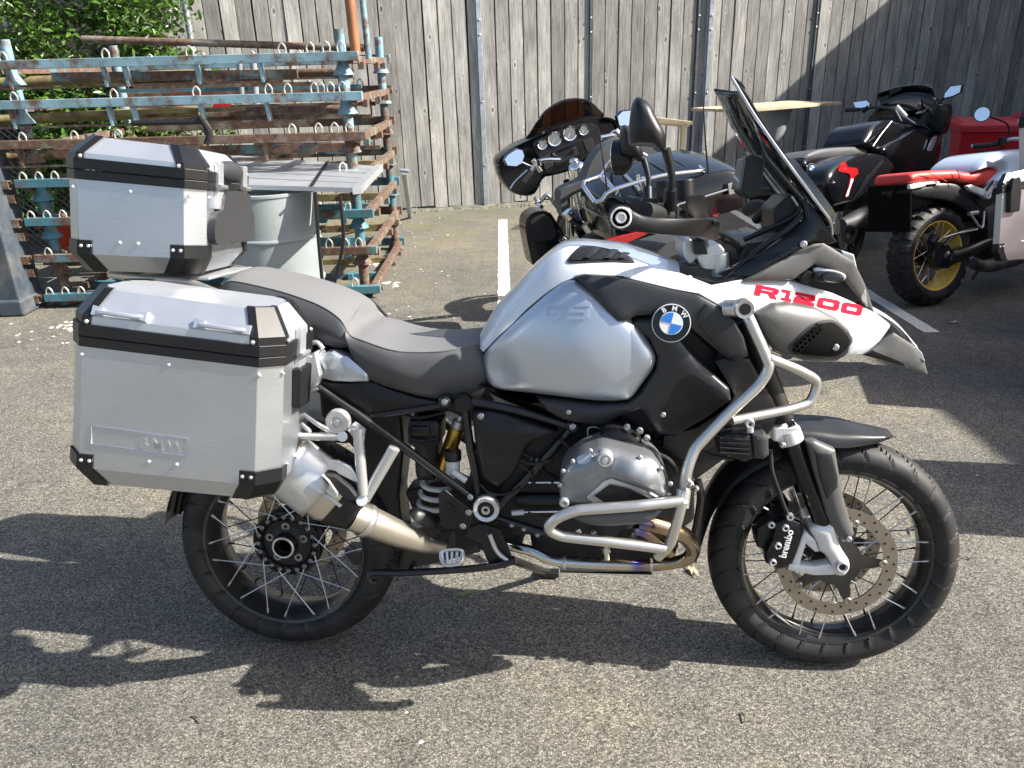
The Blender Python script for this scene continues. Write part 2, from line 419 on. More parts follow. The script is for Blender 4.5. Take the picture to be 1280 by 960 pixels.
def asphalt_mat():
    m, n, l, b = node_mat('coarse_asphalt')
    tc = n.new('ShaderNodeTexCoord'); co = tc.outputs['Object']
    wv = n.new('ShaderNodeVectorMath'); wv.operation = 'ADD'; nz = n.new('ShaderNodeTexNoise'); nz.inputs['Scale'].default_value = 300; l.new(co, nz.inputs['Vector'])
    sc_ = n.new('ShaderNodeVectorMath'); sc_.operation = 'SCALE'; sc_.inputs['Scale'].default_value = 0.004; l.new(nz.outputs['Color'], sc_.inputs[0]); l.new(co, wv.inputs[0]); l.new(sc_.outputs[0], wv.inputs[1])
    v = n.new('ShaderNodeTexVoronoi'); v.inputs['Scale'].default_value = 215; l.new(wv.outputs[0], v.inputs['Vector'])
    sep = n.new('ShaderNodeSeparateColor'); l.new(v.outputs['Color'], sep.inputs[0])
    stone = ramp(n, l, sep.outputs[0], [(0.0, (0.064, 0.061, 0.055)), (0.3, (0.146, 0.140, 0.125)), (0.75, (0.228, 0.217, 0.191)), (1.0, (0.37, 0.35, 0.30))])
    edge = ramp(n, l, v.outputs['Distance'], [(0.25, (1, 1, 1)), (0.85, (0.22, 0.22, 0.22))])
    c = mixc(n, l, 0.7, stone, edge, 'MULTIPLY')
    fine = ramp(n, l, noise(n, l, co, 520, 3), [(0.3, (0.7, 0.7, 0.7)), (0.7, (1.2, 1.2, 1.2))])
    c = mixc(n, l, 0.8, c, fine, 'MULTIPLY')
    big = ramp(n, l, noise(n, l, co, 0.9, 7, 0.62), [(0.3, (0.70, 0.72, 0.75)), (0.45, (0.95, 0.95, 0.96)), (0.58, (1.08, 1.06, 1.02)), (0.70, (1.42, 1.32, 1.13))])
    c = mixc(n, l, 1.0, c, big, 'MULTIPLY')
    mid = ramp(n, l, noise(n, l, co, 9, 7, 0.72), [(0.3, (0.80, 0.80, 0.80)), (0.7, (1.18, 1.16, 1.12))])
    c = mixc(n, l, 1.0, c, mid, 'MULTIPLY')
    # old dark oil drips and pale wear
    oil = n.new('ShaderNodeTexVoronoi'); oil.inputs['Scale'].default_value = 1.7; l.new(wv.outputs[0], oil.inputs['Vector'])
    oc = ramp(n, l, oil.outputs['Distance'], [(0.03, (0.55, 0.55, 0.57)), (0.10, (1, 1, 1))]); c = mixc(n, l, 0.8, c, oc, 'MULTIPLY')
    # hairline cracks
    cv = n.new('ShaderNodeTexVoronoi'); cv.feature = 'DISTANCE_TO_EDGE'; cv.inputs['Scale'].default_value = 0.55
    w2 = n.new('ShaderNodeVectorMath'); w2.operation = 'ADD'; n3 = n.new('ShaderNodeTexNoise'); n3.inputs['Scale'].default_value = 3; n3.inputs['Detail'].default_value = 6; l.new(co, n3.inputs['Vector'])
    s3 = n.new('ShaderNodeVectorMath'); s3.operation = 'SCALE'; s3.inputs['Scale'].default_value = 0.5; l.new(n3.outputs['Color'], s3.inputs[0]); l.new(co, w2.inputs[0]); l.new(s3.outputs[0], w2.inputs[1]); l.new(w2.outputs[0], cv.inputs['Vector'])
    ck = ramp(n, l, cv.outputs['Distance'], [(0.0, (0.45, 0.45, 0.45)), (0.0035, (1, 1, 1))]); c = mixc(n, l, 0.6, c, ck, 'MULTIPLY')
    # moss near the fence foot and the stack
    sx = n.new('ShaderNodeSeparateXYZ'); l.new(co, sx.inputs[0])
    mr = n.new('ShaderNodeMapRange'); mr.inputs[1].default_value = 5.2; mr.inputs[2].default_value = 8.5; l.new(sx.outputs[1], mr.inputs[0])
    mx = n.new('ShaderNodeMapRange'); mx.inputs[1].default_value = 1.2; mx.inputs[2].default_value = -1.5; l.new(sx.outputs[0], mx.inputs[0])
    ms = ramp(n, l, noise(n, l, co, 2.3, 7, 0.7), [(0.42, (0, 0, 0)), (0.66, (0.75, 0.75, 0.75))])
    f = mixc(n, l, 1.0, mr.outputs[0], mx.outputs[0], 'MULTIPLY'); f = mixc(n, l, 1.0, f, ms, 'MULTIPLY')
    c = mixc(n, l, f, c, (0.15, 0.145, 0.06))
    l.new(c, b.inputs['Base Color']); b.inputs['Roughness'].default_value = 0.88; b.inputs['Specular IOR Level'].default_value = 0.3
    hs = mixc(n, l, 0.5, v.outputs['Distance'], noise(n, l, co, 330, 3))
    bp = n.new('ShaderNodeBump'); bp.inputs['Strength'].default_value = 0.8; bp.inputs['Distance'].default_value = 0.0045; bp.invert = True
    l.new(hs, bp.inputs['Height']); l.new(bp.outputs[0], b.inputs['Normal'])
    return m
def wood_mat(name, cols, knots=True):
    m, n, l, b = node_mat(name)
    tc = n.new('ShaderNodeTexCoord'); oi = n.new('ShaderNodeObjectInfo')
    cb = n.new('ShaderNodeCombineXYZ')
    mu = n.new('ShaderNodeMath'); mu.operation = 'MULTIPLY'; mu.inputs[1].default_value = 37; l.new(oi.outputs['Random'], mu.inputs[0])
    l.new(mu.outputs[0], cb.inputs[0]); l.new(mu.outputs[0], cb.inputs[2])
    ad = n.new('ShaderNodeVectorMath'); l.new(tc.outputs['Object'], ad.inputs[0]); l.new(cb.outputs[0], ad.inputs[1])
    mp = n.new('ShaderNodeMapping'); mp.inputs['Scale'].default_value = (1, 1, 0.06); l.new(ad.outputs[0], mp.inputs[0])
    g = noise(n, l, mp.outputs[0], 60, 8, 0.75)
    c = ramp(n, l, g, [(0.25, cols[0]), (0.5, cols[1]), (0.78, cols[2])])
    mp2 = n.new('ShaderNodeMapping'); mp2.inputs['Scale'].default_value = (1, 1, 0.35); l.new(ad.outputs[0], mp2.inputs[0])
    s = ramp(n, l, noise(n, l, mp2.outputs[0], 4, 6, 0.6), [(0.3, (0.62, 0.62, 0.62)), (0.7, (1.2, 1.17, 1.13))])
    c = mixc(n, l, 1.0, c, s, 'MULTIPLY')
    if knots:
        mp3 = n.new('ShaderNodeMapping'); mp3.inputs['Scale'].default_value = (1, 0.1, 0.5); l.new(ad.outputs[0], mp3.inputs[0])
        v = n.new('ShaderNodeTexVoronoi'); v.inputs['Scale'].default_value = 7; l.new(mp3.outputs[0], v.inputs['Vector'])
        k = ramp(n, l, v.outputs['Distance'], [(0.05, (0.2, 0.18, 0.16)), (0.09, (0.62, 0.6, 0.57)), (0.13, (1.35, 1.35, 1.33)), (0.2, (1, 1, 1))])
        c = mixc(n, l, 0.85, c, k, 'MULTIPLY')
    rd = n.new('ShaderNodeMapRange'); rd.inputs[3].default_value = 0.62; rd.inputs[4].default_value = 1.15; l.new(oi.outputs['Random'], rd.inputs[0])
    c = mixc(n, l, 1.0, c, rd.outputs[0], 'MULTIPLY')
    l.new(c, b.inputs['Base Color']); b.inputs['Roughness'].default_value = 0.85; b.inputs['Specular IOR Level'].default_value = 0.2
    bp = n.new('ShaderNodeBump'); bp.inputs['Strength'].default_value = 0.5; bp.inputs['Distance'].default_value = 0.004
    l.new(g, bp.inputs['Height']); l.new(bp.outputs[0], b.inputs['Normal']); return m
def rust_mat(name, paint, amount, rough=0.5):
    m, n, l, b = node_mat(name)
    tc = n.new('ShaderNodeTexCoord'); oi = n.new('ShaderNodeObjectInfo')
    ad = n.new('ShaderNodeVectorMath'); cb = n.new('ShaderNodeCombineXYZ')
    mu = n.new('ShaderNodeMath'); mu.operation = 'MULTIPLY'; mu.inputs[1].default_value = 29; l.new(oi.outputs['Random'], mu.inputs[0]); l.new(mu.outputs[0], cb.inputs[0])
    l.new(tc.outputs['Object'], ad.inputs[0]); l.new(cb.outputs[0], ad.inputs[1]); co = ad.outputs[0]
    r = ramp(n, l, noise(n, l, co, 26, 5, 0.7), [(0.3, (0.055, 0.032, 0.024)), (0.55, (0.13, 0.075, 0.05)), (0.75, (0.25, 0.17, 0.11))])
    p = ramp(n, l, noise(n, l, co, 5, 5, 0.6), [(0.3, tuple(q*0.7 for q in paint)), (0.7, tuple(min(1, q*1.25) for q in paint))])
    msk = ramp(n, l, noise(n, l, co, 7, 9, 0.72), [(1-amount-0.09, (0, 0, 0)), (1-amount+0.05, (1, 1, 1))])
    c = mixc(n, l, msk, p, r); l.new(c, b.inputs['Base Color'])
    rr = ramp(n, l, msk, [(0, (rough,)*3), (1, (0.9,)*3)]); l.new(rr, b.inputs['Roughness'])
    bp = n.new('ShaderNodeBump'); bp.inputs['Strength'].default_value = 0.4; bp.inputs['Distance'].default_value = 0.002
    l.new(noise(n, l, co, 70, 4), bp.inputs['Height']); l.new(bp.outputs[0], b.inputs['Normal']); return m
def alu_mat(name, col, rough):
    m, n, l, b = node_mat(name); co = n.new('ShaderNodeTexCoord').outputs['Object']
    mp = n.new('ShaderNodeMapping'); mp.inputs['Scale'].default_value = (3, 3, 120); l.new(co, mp.inputs[0])
    g = noise(n, l, mp.outputs[0], 6, 3, 0.7)
    c = ramp(n, l, g, [(0.3, tuple(q*0.90 for q in col)), (0.7, tuple(min(1, q*1.08) for q in col))])
    cl = ramp(n, l, noise(n, l, co, 4.5, 6, 0.65), [(0.3, (0.93, 0.925, 0.92)), (0.7, (1.03, 1.03, 1.04))]); c = mixc(n, l, 1.0, c, cl, 'MULTIPLY')
    mp2 = n.new('ShaderNodeMapping'); mp2.inputs['Scale'].default_value = (4, 4, 90); mp2.inputs['Rotation'].default_value = (0, 0.5, 0); l.new(co, mp2.inputs[0])
    s = ramp(n, l, noise(n, l, mp2.outputs[0], 2.2, 2, 0.5), [(0.74, (0, 0, 0)), (0.76, (0.5, 0.5, 0.5))]); c = mixc(n, l, s, c, (0.78, 0.79, 0.8))
    l.new(c, b.inputs['Base Color']); b.inputs['Metallic'].default_value = 0.9
    r = ramp(n, l, noise(n, l, co, 3.0, 5, 0.6), [(0.3, (rough-.05,)*3), (0.7, (rough+.06,)*3)]); l.new(r, b.inputs['Roughness'])
    bp = n.new('ShaderNodeBump'); bp.inputs['Strength'].default_value = 0.08; bp.inputs['Distance'].default_value = 0.001; l.new(g, bp.inputs['Height']); l.new(bp.outputs[0], b.inputs['Normal'])
    return m
M['alu'] = alu_mat('brushed_scuffed_aluminium', (0.57, 0.60, 0.645), 0.36)
M['asphalt'] = asphalt_mat()
M['fence'] = wood_mat('weathered_fence_wood', [(0.135, 0.133, 0.126), (0.36, 0.358, 0.345), (0.58, 0.578, 0.56)])
M['timber'] = wood_mat('raw_timber', [(0.40, 0.32, 0.21), (0.56, 0.47, 0.33), (0.68, 0.59, 0.44)], False)
M['bluer'] = rust_mat('pale_blue_paint_with_rust', (0.19, 0.32, 0.38), 0.44)
M['teal'] = rust_mat('teal_blue_paint', (0.06, 0.185, 0.235), 0.42)
M['tealr'] = rust_mat('rusty_teal_paint', (0.09, 0.20, 0.22), 0.55)
M['rusty'] = rust_mat('rusty_steel', (0.20, 0.20, 0.16), 0.55)
M['orust'] = rust_mat('orange_rusty_tube', (0.30, 0.12, 0.05), 0.3)
M['olive'] = rust_mat('ochre_painted_steel', (0.22, 0.19, 0.08), 0.45)
M['galv'] = mat('galvanised_steel', (0.42, 0.46, 0.50), 0.42, 0.7, var=0.15, vscale=14, rvar=0.08)
M['hook'] = mat('pale_metal_hook', (0.50, 0.48, 0.42), 0.45, 0.5, var=0.25, vscale=30)
M['drum'] = mat('grey_drum_paint', (0.25, 0.28, 0.285), 0.4, 0, var=0.12, vscale=4, dust=0.08)
M['mesh'] = mat('galvanised_wire', (0.35, 0.36, 0.35), 0.45, 0.7)
M['bark'] = mat('bark', (0.12, 0.09, 0.06), 0.9, 0, var=0.4, vscale=25, bump=0.8, bscale=60, bdist=0.005)
M['blackrub'] = mat('black_strap', (0.01, 0.01, 0.012), 0.5)
M['darkpost'] = mat('dark_blue_grey_painted_post', (0.045, 0.06, 0.08), 0.6, 0, var=0.3, vscale=12, dust=0.25)
M['stonew'] = mat('pale_debris', (0.6, 0.57, 0.5), 0.9, var=0.25, vscale=60)
M['brick'] = mat('brown_brick', (0.27, 0.15, 0.10), 0.9, var=0.3, vscale=9, bump=0.4, bscale=120)
M['mortar'] = mat('mortar', (0.35, 0.33, 0.30), 0.95)
def line_mat():
    m, n, l, b = node_mat('worn_white_line_paint')
    co = n.new('ShaderNodeTexCoord').outputs['Object']
    w_ = ramp(n, l, noise(n, l, co, 90, 6, 0.75), [(0.36, (0.22, 0.21, 0.19)), (0.46, (0.72, 0.70, 0.64))])
    g = ramp(n, l, noise(n, l, co, 6, 4), [(0.3, (0.85, 0.85, 0.85)), (0.7, (1.05, 1.05, 1.05))])
    l.new(mixc(n, l, 1.0, w_, g, 'MULTIPLY'), b.inputs['Base Color']); b.inputs['Roughness'].default_value = 0.85
    bp = n.new('ShaderNodeBump'); bp.inputs['Strength'].default_value = 0.6; bp.inputs['Distance'].default_value = 0.003
    l.new(noise(n, l, co, 220, 3), bp.inputs['Height']); l.new(bp.outputs[0], b.inputs['Normal']); return m
M['line'] = line_mat()
def leaf_mat():
    m, n, l, b = node_mat('glossy_leaf')
    oi = n.new('ShaderNodeTexCoord').outputs['Object']
    c = ramp(n, l, noise(n, l, oi, 9, 3), [(0.3, (0.030, 0.070, 0.010)), (0.55, (0.065, 0.14, 0.018)), (0.75, (0.14, 0.24, 0.045))])
    l.new(c, b.inputs['Base Color']); b.inputs['Roughness'].default_value = 0.38
    tr = n.new('ShaderNodeBsdfTranslucent'); l.new(c, tr.inputs[0]); mx = n.new('ShaderNodeMixShader'); mx.inputs[0].default_value = 0.25
    l.new(b.outputs[0], mx.inputs[1]); l.new(tr.outputs[0], mx.inputs[2]); l.new(mx.outputs[0], n['Material Output'].inputs[0]); return m
M['leaf'] = leaf_mat()
def heat_mat():
    m, n, l, b = node_mat('heat_tinted_header')
    co = n.new('ShaderNodeTexCoord').outputs['Object']; sx = n.new('ShaderNodeSeparateXYZ'); l.new(co, sx.inputs[0])
    mr = n.new('ShaderNodeMapRange'); mr.inputs[1].default_value = 0.10; mr.inputs[2].default_value = 0.36; l.new(sx.outputs[0], mr.inputs[0])
    c = ramp(n, l, mr.outputs[0], [(0.0, (0.62, 0.60, 0.57)), (0.42, (0.60, 0.52, 0.40)), (0.50, (0.16, 0.16, 0.45)), (0.58, (0.35, 0.24, 0.20)), (0.75, (0.42, 0.33, 0.2)), (1, (0.38, 0.32, 0.22))])
    l.new(c, b.inputs['Base Color']); b.inputs['Metallic'].default_value = 1; b.inputs['Roughness'].default_value = 0.2; return m
M['heat'] = heat_mat()
def text_obj(s, name, m, parent, origin, xdir, zdir, size, depth=0.002, space=1.0, shear=0.0, squash=1.0, bold=0.0):
    """Raised lettering as a mesh: baseline start, reading direction, upright direction."""
    cu = bpy.data.curves.new(name, 'FONT'); cu.body = s; cu.size = size; cu.extrude = depth/2; cu.space_character = space; cu.shear = shear
    cu.offset = bold; cu.resolution_u = 4
    t = bpy.data.objects.new('tmp', cu); C.objects.link(t)
    bpy.context.view_layer.update()
    me = bpy.data.meshes.new_from_object(t.evaluated_get(bpy.context.evaluated_depsgraph_get()))
    bpy.data.objects.remove(t)
    X = Vector(xdir).normalized(); Z = Vector(zdir); Z = (Z-X*Z.dot(X)).normalized(); N = X.cross(Z)
    Mx = Matrix((X*squash, Z, N)).transposed().to_4x4(); Mx.translation = Vector(origin)
    me.transform(Mx)
    import bmesh
    bm = bmesh.new(); bm.from_mesh(me); bmesh.ops.triangulate(bm, faces=bm.faces)
    for _ in range(3):
        es = [e for e in bm.edges if e.calc_length() > 0.005]
        if not es: break
        bmesh.ops.subdivide_edges(bm, edges=es, cuts=1); bmesh.ops.triangulate(bm, faces=[f for f in bm.faces if len(f.verts) > 3])
    bm.to_mesh(me); bm.free()
    return mesh_obj(name, me, m, parent, 30)
def ring_pts(c, r, n, ax='y'):
    c = Vector(c); return [c+Vector((r*math.cos(2*math.pi*i/n), 0, r*math.sin(2*math.pi*i/n))) for i in range(n)]
def bolt(mb, p, r=0.006, h=0.006, ax=(0, -1, 0), n=10):
    mb.lathe([(0, h), (r*0.45, h), (r*0.5, h*0.5), (r*0.62, h*0.5), (r*0.7, h), (r, h*0.75), (r, 0)][::-1], p, ax, n)
# ================================================================== GROUND
mb = MB(); mb.add([(-60, -40, 0), (80, -40, 0), (80, 90, 0), (-60, 90, 0)], [(0, 1, 2, 3)])
g = mb.build('asphalt_ground', M['asphalt'], ang=None); g['kind'] = 'structure'
def flat_strip(name, pts, z, m):
    b = MB(); b.add([(p[0], p[1], z) for p in pts], [tuple(range(len(pts)))]); o = b.build(name, m, ang=None); return o
def worn_line(x0, x1, y0, y1, seed, label):
    """A painted bay line with a broken outline, 4 mm above the asphalt."""
    rd = random.Random(seed); left = []; right = []; n = 60
    for i in range(n+1):
        y = y0+(y1-y0)*i/n; xc = x0+(x1-x0)*i/n
        left.append((xc-0.047+rd.uniform(-.004, .004), y)); right.append((xc+0.047+rd.uniform(-.004, .004), y))
    o = flat_strip('bay_line', left+right[::-1], 0.004, M['line']); tag(o, kind='structure')
worn_line(-0.035, -0.045, 4.1, 8.72, 1, '')
worn_line(2.545, 2.515, 4.5, 9.3, 2, '')

# ================================================================== TIMBER FENCE
FA = R(12.5); FO = Vector((-1.1, 9.42, 0)); FD = Vector((math.cos(FA), math.sin(FA), 0)); FN = Vector((FD.y, -FD.x, 0))
def fence_s(u, v):
    p = WP(u, v, FO, FN); return (p-FO).dot(FD), p.z
fence = empty('timber_fence', Matrix.Translation(FO) @ Matrix.Rotation(FA, 4, 'Z'),
              'tall weathered grey close-board timber fence along the back of the yard', 'fence')
rd = random.Random(3)
s = fence_s(180, 120)[0]; s_end = fence_s(1330, 60)[0]; H = 2.72
base_meshes = []
for k in range(6):      # six board shapes shared in turn
    mb = MB(); t = 0.02; w2 = 0.0770; segs = 8; rows = []
    for i in range(segs+1):
        z = H*i/segs; j = rd.uniform(-.0015, .0015)
        rows.append([(-w2+j, 0, z), (-w2+j+.004, -t, z), (w2+j-.004, -t+rd.uniform(-.001, .001), z), (w2+j, 0, z)])
    mb.grid(rows, True); mb.add(rows[0], [(0, 1, 2, 3)]); mb.add(rows[-1], [(3, 2, 1, 0)])
    nf = len(mb.f)
    for zn_ in (.34, 1.24, 2.14):
        for xn_ in (-.048, .046): mb.lathe([(0.0001, .0015), (.0035, .001), (.0045, -.001)], (xn_+rd.uniform(-.006, .006), -t-.0005, zn_+rd.uniform(-.012, .012)), (0, -1, 0), 6)
    mb.nf = nf; base_meshes.append(mb)
cache = []
bi = 0
while s < s_end:
    if len(cache) < 6: o = base_meshes[len(cache)].build('board', M['fence'], fence, ang=30); o.data.materials.append(M['engdark']); nf_ = base_meshes[len(cache)].nf; [setattr(q_, 'material_index', 1) for q_ in o.data.polygons if q_.index >= nf_]; cache.append(o)
    else:
        src = cache[bi % 6]; o = bpy.data.objects.new('board', src.data); C.objects.link(o); o.parent = fence
        KIDS.setdefault(fence.name, []).append(o)
    o.location = (s, rd.uniform(-.006, .006), rd.uniform(-.02, .02)+0.05); o.rotation_euler = (0, rd.uniform(-.003, .003), 0)
    s += 0.1610; bi += 1
MB().box(((s_end-3)/2, 0.014, 1.3), (s_end+8.5, 0.012, 2.5)).build('gap_shade_panel', M['gapshade'], fence)  # added dark sheet that paints the shade between the boards
for z in (0.35, 1.25, 2.15):
    MB().box(((s_end-3)/2, 0.055, z), (s_end+8.5, 0.06, 0.09)).build('rail', M['fence'], fence, bevel=.004)
def fence_post(u, v, wd, m, lab, arm=True, h=2.9, d=0.05):
    s_, z_ = fence_s(u, v)
    r = empty('fence_post', fence.matrix_world @ Matrix.Translation((s_, -0.02-d/2, 0)), lab, 'fence post')
    MB().box((0, 0, h/2), (wd, d, h)).box((0, d/2-.004, h/2), (wd*1.5, .006, h)).build('post', m, r, bevel=.003)
    if arm:
        mb = MB(); mb.bar((0, 0, h), (0, -0.42, h+0.42), .05, .05, up=(1, 0, 0)); mb.build('angled_arm', m, r)
    b = MB()
    for z in (0.5, 1.2, 1.9, 2.05): bolt(b, (0, -d/2, z), .012, .008)
    b.build('bolts', M['galv'], r)
    return r
fence_post(606, 240, 0.055, M['galv'], 'pale galvanised fence post left of the big black touring motorcycle')
fence_post(884, 60, 0.055, M['galv'], 'galvanised fence post behind the smoked screen of the silver motorcycle')
fence_post(1145, 40, 0.035, M['galv'], 'thin galvanised post on the fence above the black bagger motorcycle', d=.03)
fence_post(737, 60, 0.022, M['darkpost'], 'narrow dark steel strip on the fence above the domed smoked windshield', arm=False, d=.02)
fence_post(870, 60, 0.028, M['darkpost'], 'narrow dark steel strip on the fence just left of the galvanised post', arm=False, d=.02)
fence_post(1020, 15, 0.018, M['darkpost'], 'narrow dark steel strip on the fence near the top right of the smoked screen', arm=False, d=.02)
# barbed wires on the arms: thin shadows on the boards
for k, (dy, dz) in enumerate(((-0.2, 3.12), (-0.4, 3.30))):
    w_ = MB(); w_.tube([fence.matrix_world @ Vector((x, dy-.03, dz+0.03*math.sin(x*1.7+k))) for x in np.linspace(-5, 11, 60)], .004, 4)
    o = w_.build('barbed_wire', M['mesh']); tag(o, ('lower' if k == 0 else 'upper')+' strand of fence wire strung over the timber fence', 'wire')
# kerb of earth and moss along the fence foot
rdk = random.Random(5); mb = MB(); rows = []
for i in range(120):
    x = -7+i*0.16; rows.append([fence.matrix_world @ Vector((x, yy+rdk.uniform(-.03, .03), zz*rdk.uniform(.6, 1.2))) for yy, zz in ((0.1, .05), (-.03, .045), (-.06, .03), (-.10, -.004))])
mb.grid(rows); o = mb.build('earth_verge', mat('mossy_earth', (0.13, 0.125, 0.10), 0.95, var=.5, vscale=18, bump=.8, bscale=70, bdist=.006)); tag(o, kind='structure')

# ================================================================== CHAIN-LINK FENCE (left)
cl = empty('chain_link_fence', Matrix.Translation((-6.2, 7.9, 0)) @ Matrix.Rotation(R(6), 4, 'Z'), 'galvanised chain-link fence behind the left end of the rusty rack stack', 'fence')
mb = MB(); Wd, Hh, st = 3.3, 2.6, 0.07
n = int((Wd+Hh)/st)
for i in range(n):
    a = i*st-Hh
    for sgn in (1, -1):
        p0 = [max(0, a), 0, 0]; x0, z0 = (a, 0) if a >= 0 else (0, -a); L = min(Wd-x0, Hh-z0)
        if L <= 0: continue
        q0 = Vector((x0, .004*sgn, z0)); q1 = Vector((x0+L, .004*sgn, z0+L))
        if sgn < 0: q0.x = Wd-q0.x; q1.x = Wd-q1.x
        mb.tube([q0, q1], 0.0028, 3, smooth=False)
o = mb.build('wire_mesh', M['mesh'], cl); o['kind'] = 'stuff'
for x in (0.0, 1.62, 3.25): MB().cyl((x, .04, 0), (x, .04, 2.7), .03, n=12).build('post', M['galv'], cl)
MB().cyl((0, .04, 2.62), (3.25, .04, 2.62), .02, n=10).build('top_rail', M['galv'], cl)

# ================================================================== BUSHES
def bush(name, loc, rx, ry, rz, nl, seed, label, leaf=0.085, zc=1.5):
    rd = random.Random(seed)
    r = empty(name, Matrix.Translation(loc), label, 'bush')
    mb = MB()
    cl_ = []
    for i in range(46):
        th = rd.uniform(0, 2*math.pi); ph = math.acos(rd.uniform(-.75, 1)); k = rd.uniform(.45, 1.0)
        cl_.append(Vector((rx*k*math.sin(ph)*math.cos(th), ry*k*math.sin(ph)*math.sin(th), zc+rz*k*math.cos(ph))))
    for i in range(nl):
        c = rd.choice(cl_); p = c+Vector((rd.gauss(0, .13), rd.gauss(0, .13), rd.gauss(0, .11)))
        if p.z < .1: continue
        out = (p-Vector((0, 0, zc-.4))).normalized()
        d = (out*rd.uniform(.1, .8)+Vector((rd.uniform(-1, 1), rd.uniform(-1, 1), rd.uniform(-.9, .3)))).normalized()
        nrm = (out*.6+Vector((rd.uniform(-1, 1), rd.uniform(-1, 1), rd.uniform(0, 1)))).normalized(); sd_ = d.cross(nrm).normalized(); nn = sd_.cross(d)
        L = leaf*rd.uniform(.6, 1.25); w_ = L*.2
        mb.add([p, p+d*L*.35+sd_*w_+nn*.006, p+d*L*.75+sd_*w_*.7-nn*.004, p+d*L-nn*.014, p+d*L*.75-sd_*w_*.7-nn*.004, p+d*L*.35-sd_*w_+nn*.006, p+d*L*.45-nn*.006],
               [(0, 1, 6), (1, 2, 6), (2, 3, 6), (3, 4, 6), (4, 5, 6), (5, 0, 6)])
    o = mb.build('foliage', M['leaf'], r, ang=None); o['kind'] = 'stuff'
    b = MB(); 
    for c in cl_[:24]: b.tube([(rd.uniform(-.08, .08), rd.uniform(-.08, .08), 0), Vector((c.x*.3, c.y*.3, c.z*.5)), c], [.022, .013, .005], 6)
    b.build('stems', M['bark'], r)
    return r
bush('laurel_bush', (-3.75, 8.0, 0), 1.15, .65, 1.35, 13000, 11, 'bright green laurel bush above the rack stack at the top left', zc=1.45)
bush('laurel_bush', (-5.35, 8.9, 0), 1.2, .5, 1.2, 3500, 12, 'green bush seen through the chain-link fence at the far left', zc=1.5)
b = MB(); b.tube([(-4.95, 8.15, 0), (-5.0, 8.15, 1.2), (-5.12, 8.1, 2.0), (-5.25, 8.1, 2.9)], [.045, .035, .03, .02], 8)
b.tube([(-5.0, 8.15, 1.2), (-4.7, 8.1, 1.7), (-4.5, 8.1, 1.85)], [.02, .012], 6)
tag(b.build('bare_tree_stem', M['bark']), 'thin bare stem growing by the chain-link fence', 'tree')

# ================================================================== STACK OF STEEL RACK FRAMES
XL, XR, YF, YB = -3.38, -1.02, 5.72, 7.42
layers = []
for v in (58, 108, 158, 207, 255, 301, 350): layers.append(WY(470, v+5, YF).z)
names = ['topmost', 'second from the top', 'third from the top', 'fourth from the top', 'third from the ground', 'second from the ground', 'lowest']
mats_ = [('bluer', 'pale blue'), ('bluer', 'pale blue'), ('rusty', 'brown rusty'), ('teal', 'teal'), ('teal', 'teal'), ('tealr', 'rusty teal'), ('teal', 'teal')]
hooks_px = [[7, 135, 240, 355, 390, 410, 428], [20, 145, 248, 338, 362, 395, 403, 415, 430], [30, 95, 150, 367, 400, 420, 438], [30, 50, 70, 430], [40, 60, 80, 435], [62, 413, 433, 450], [63, 83, 103, 135, 445]]
rd = random.Random(21)
def cup(mb, x, y, z):
    mb.lathe([(0, .0), (.030, 0), (.034, -.012), (.050, -.045), (.074, -.085), (.066, -.088), (.03, -.05)], (x, y, z), (0, 0, 1), 16)
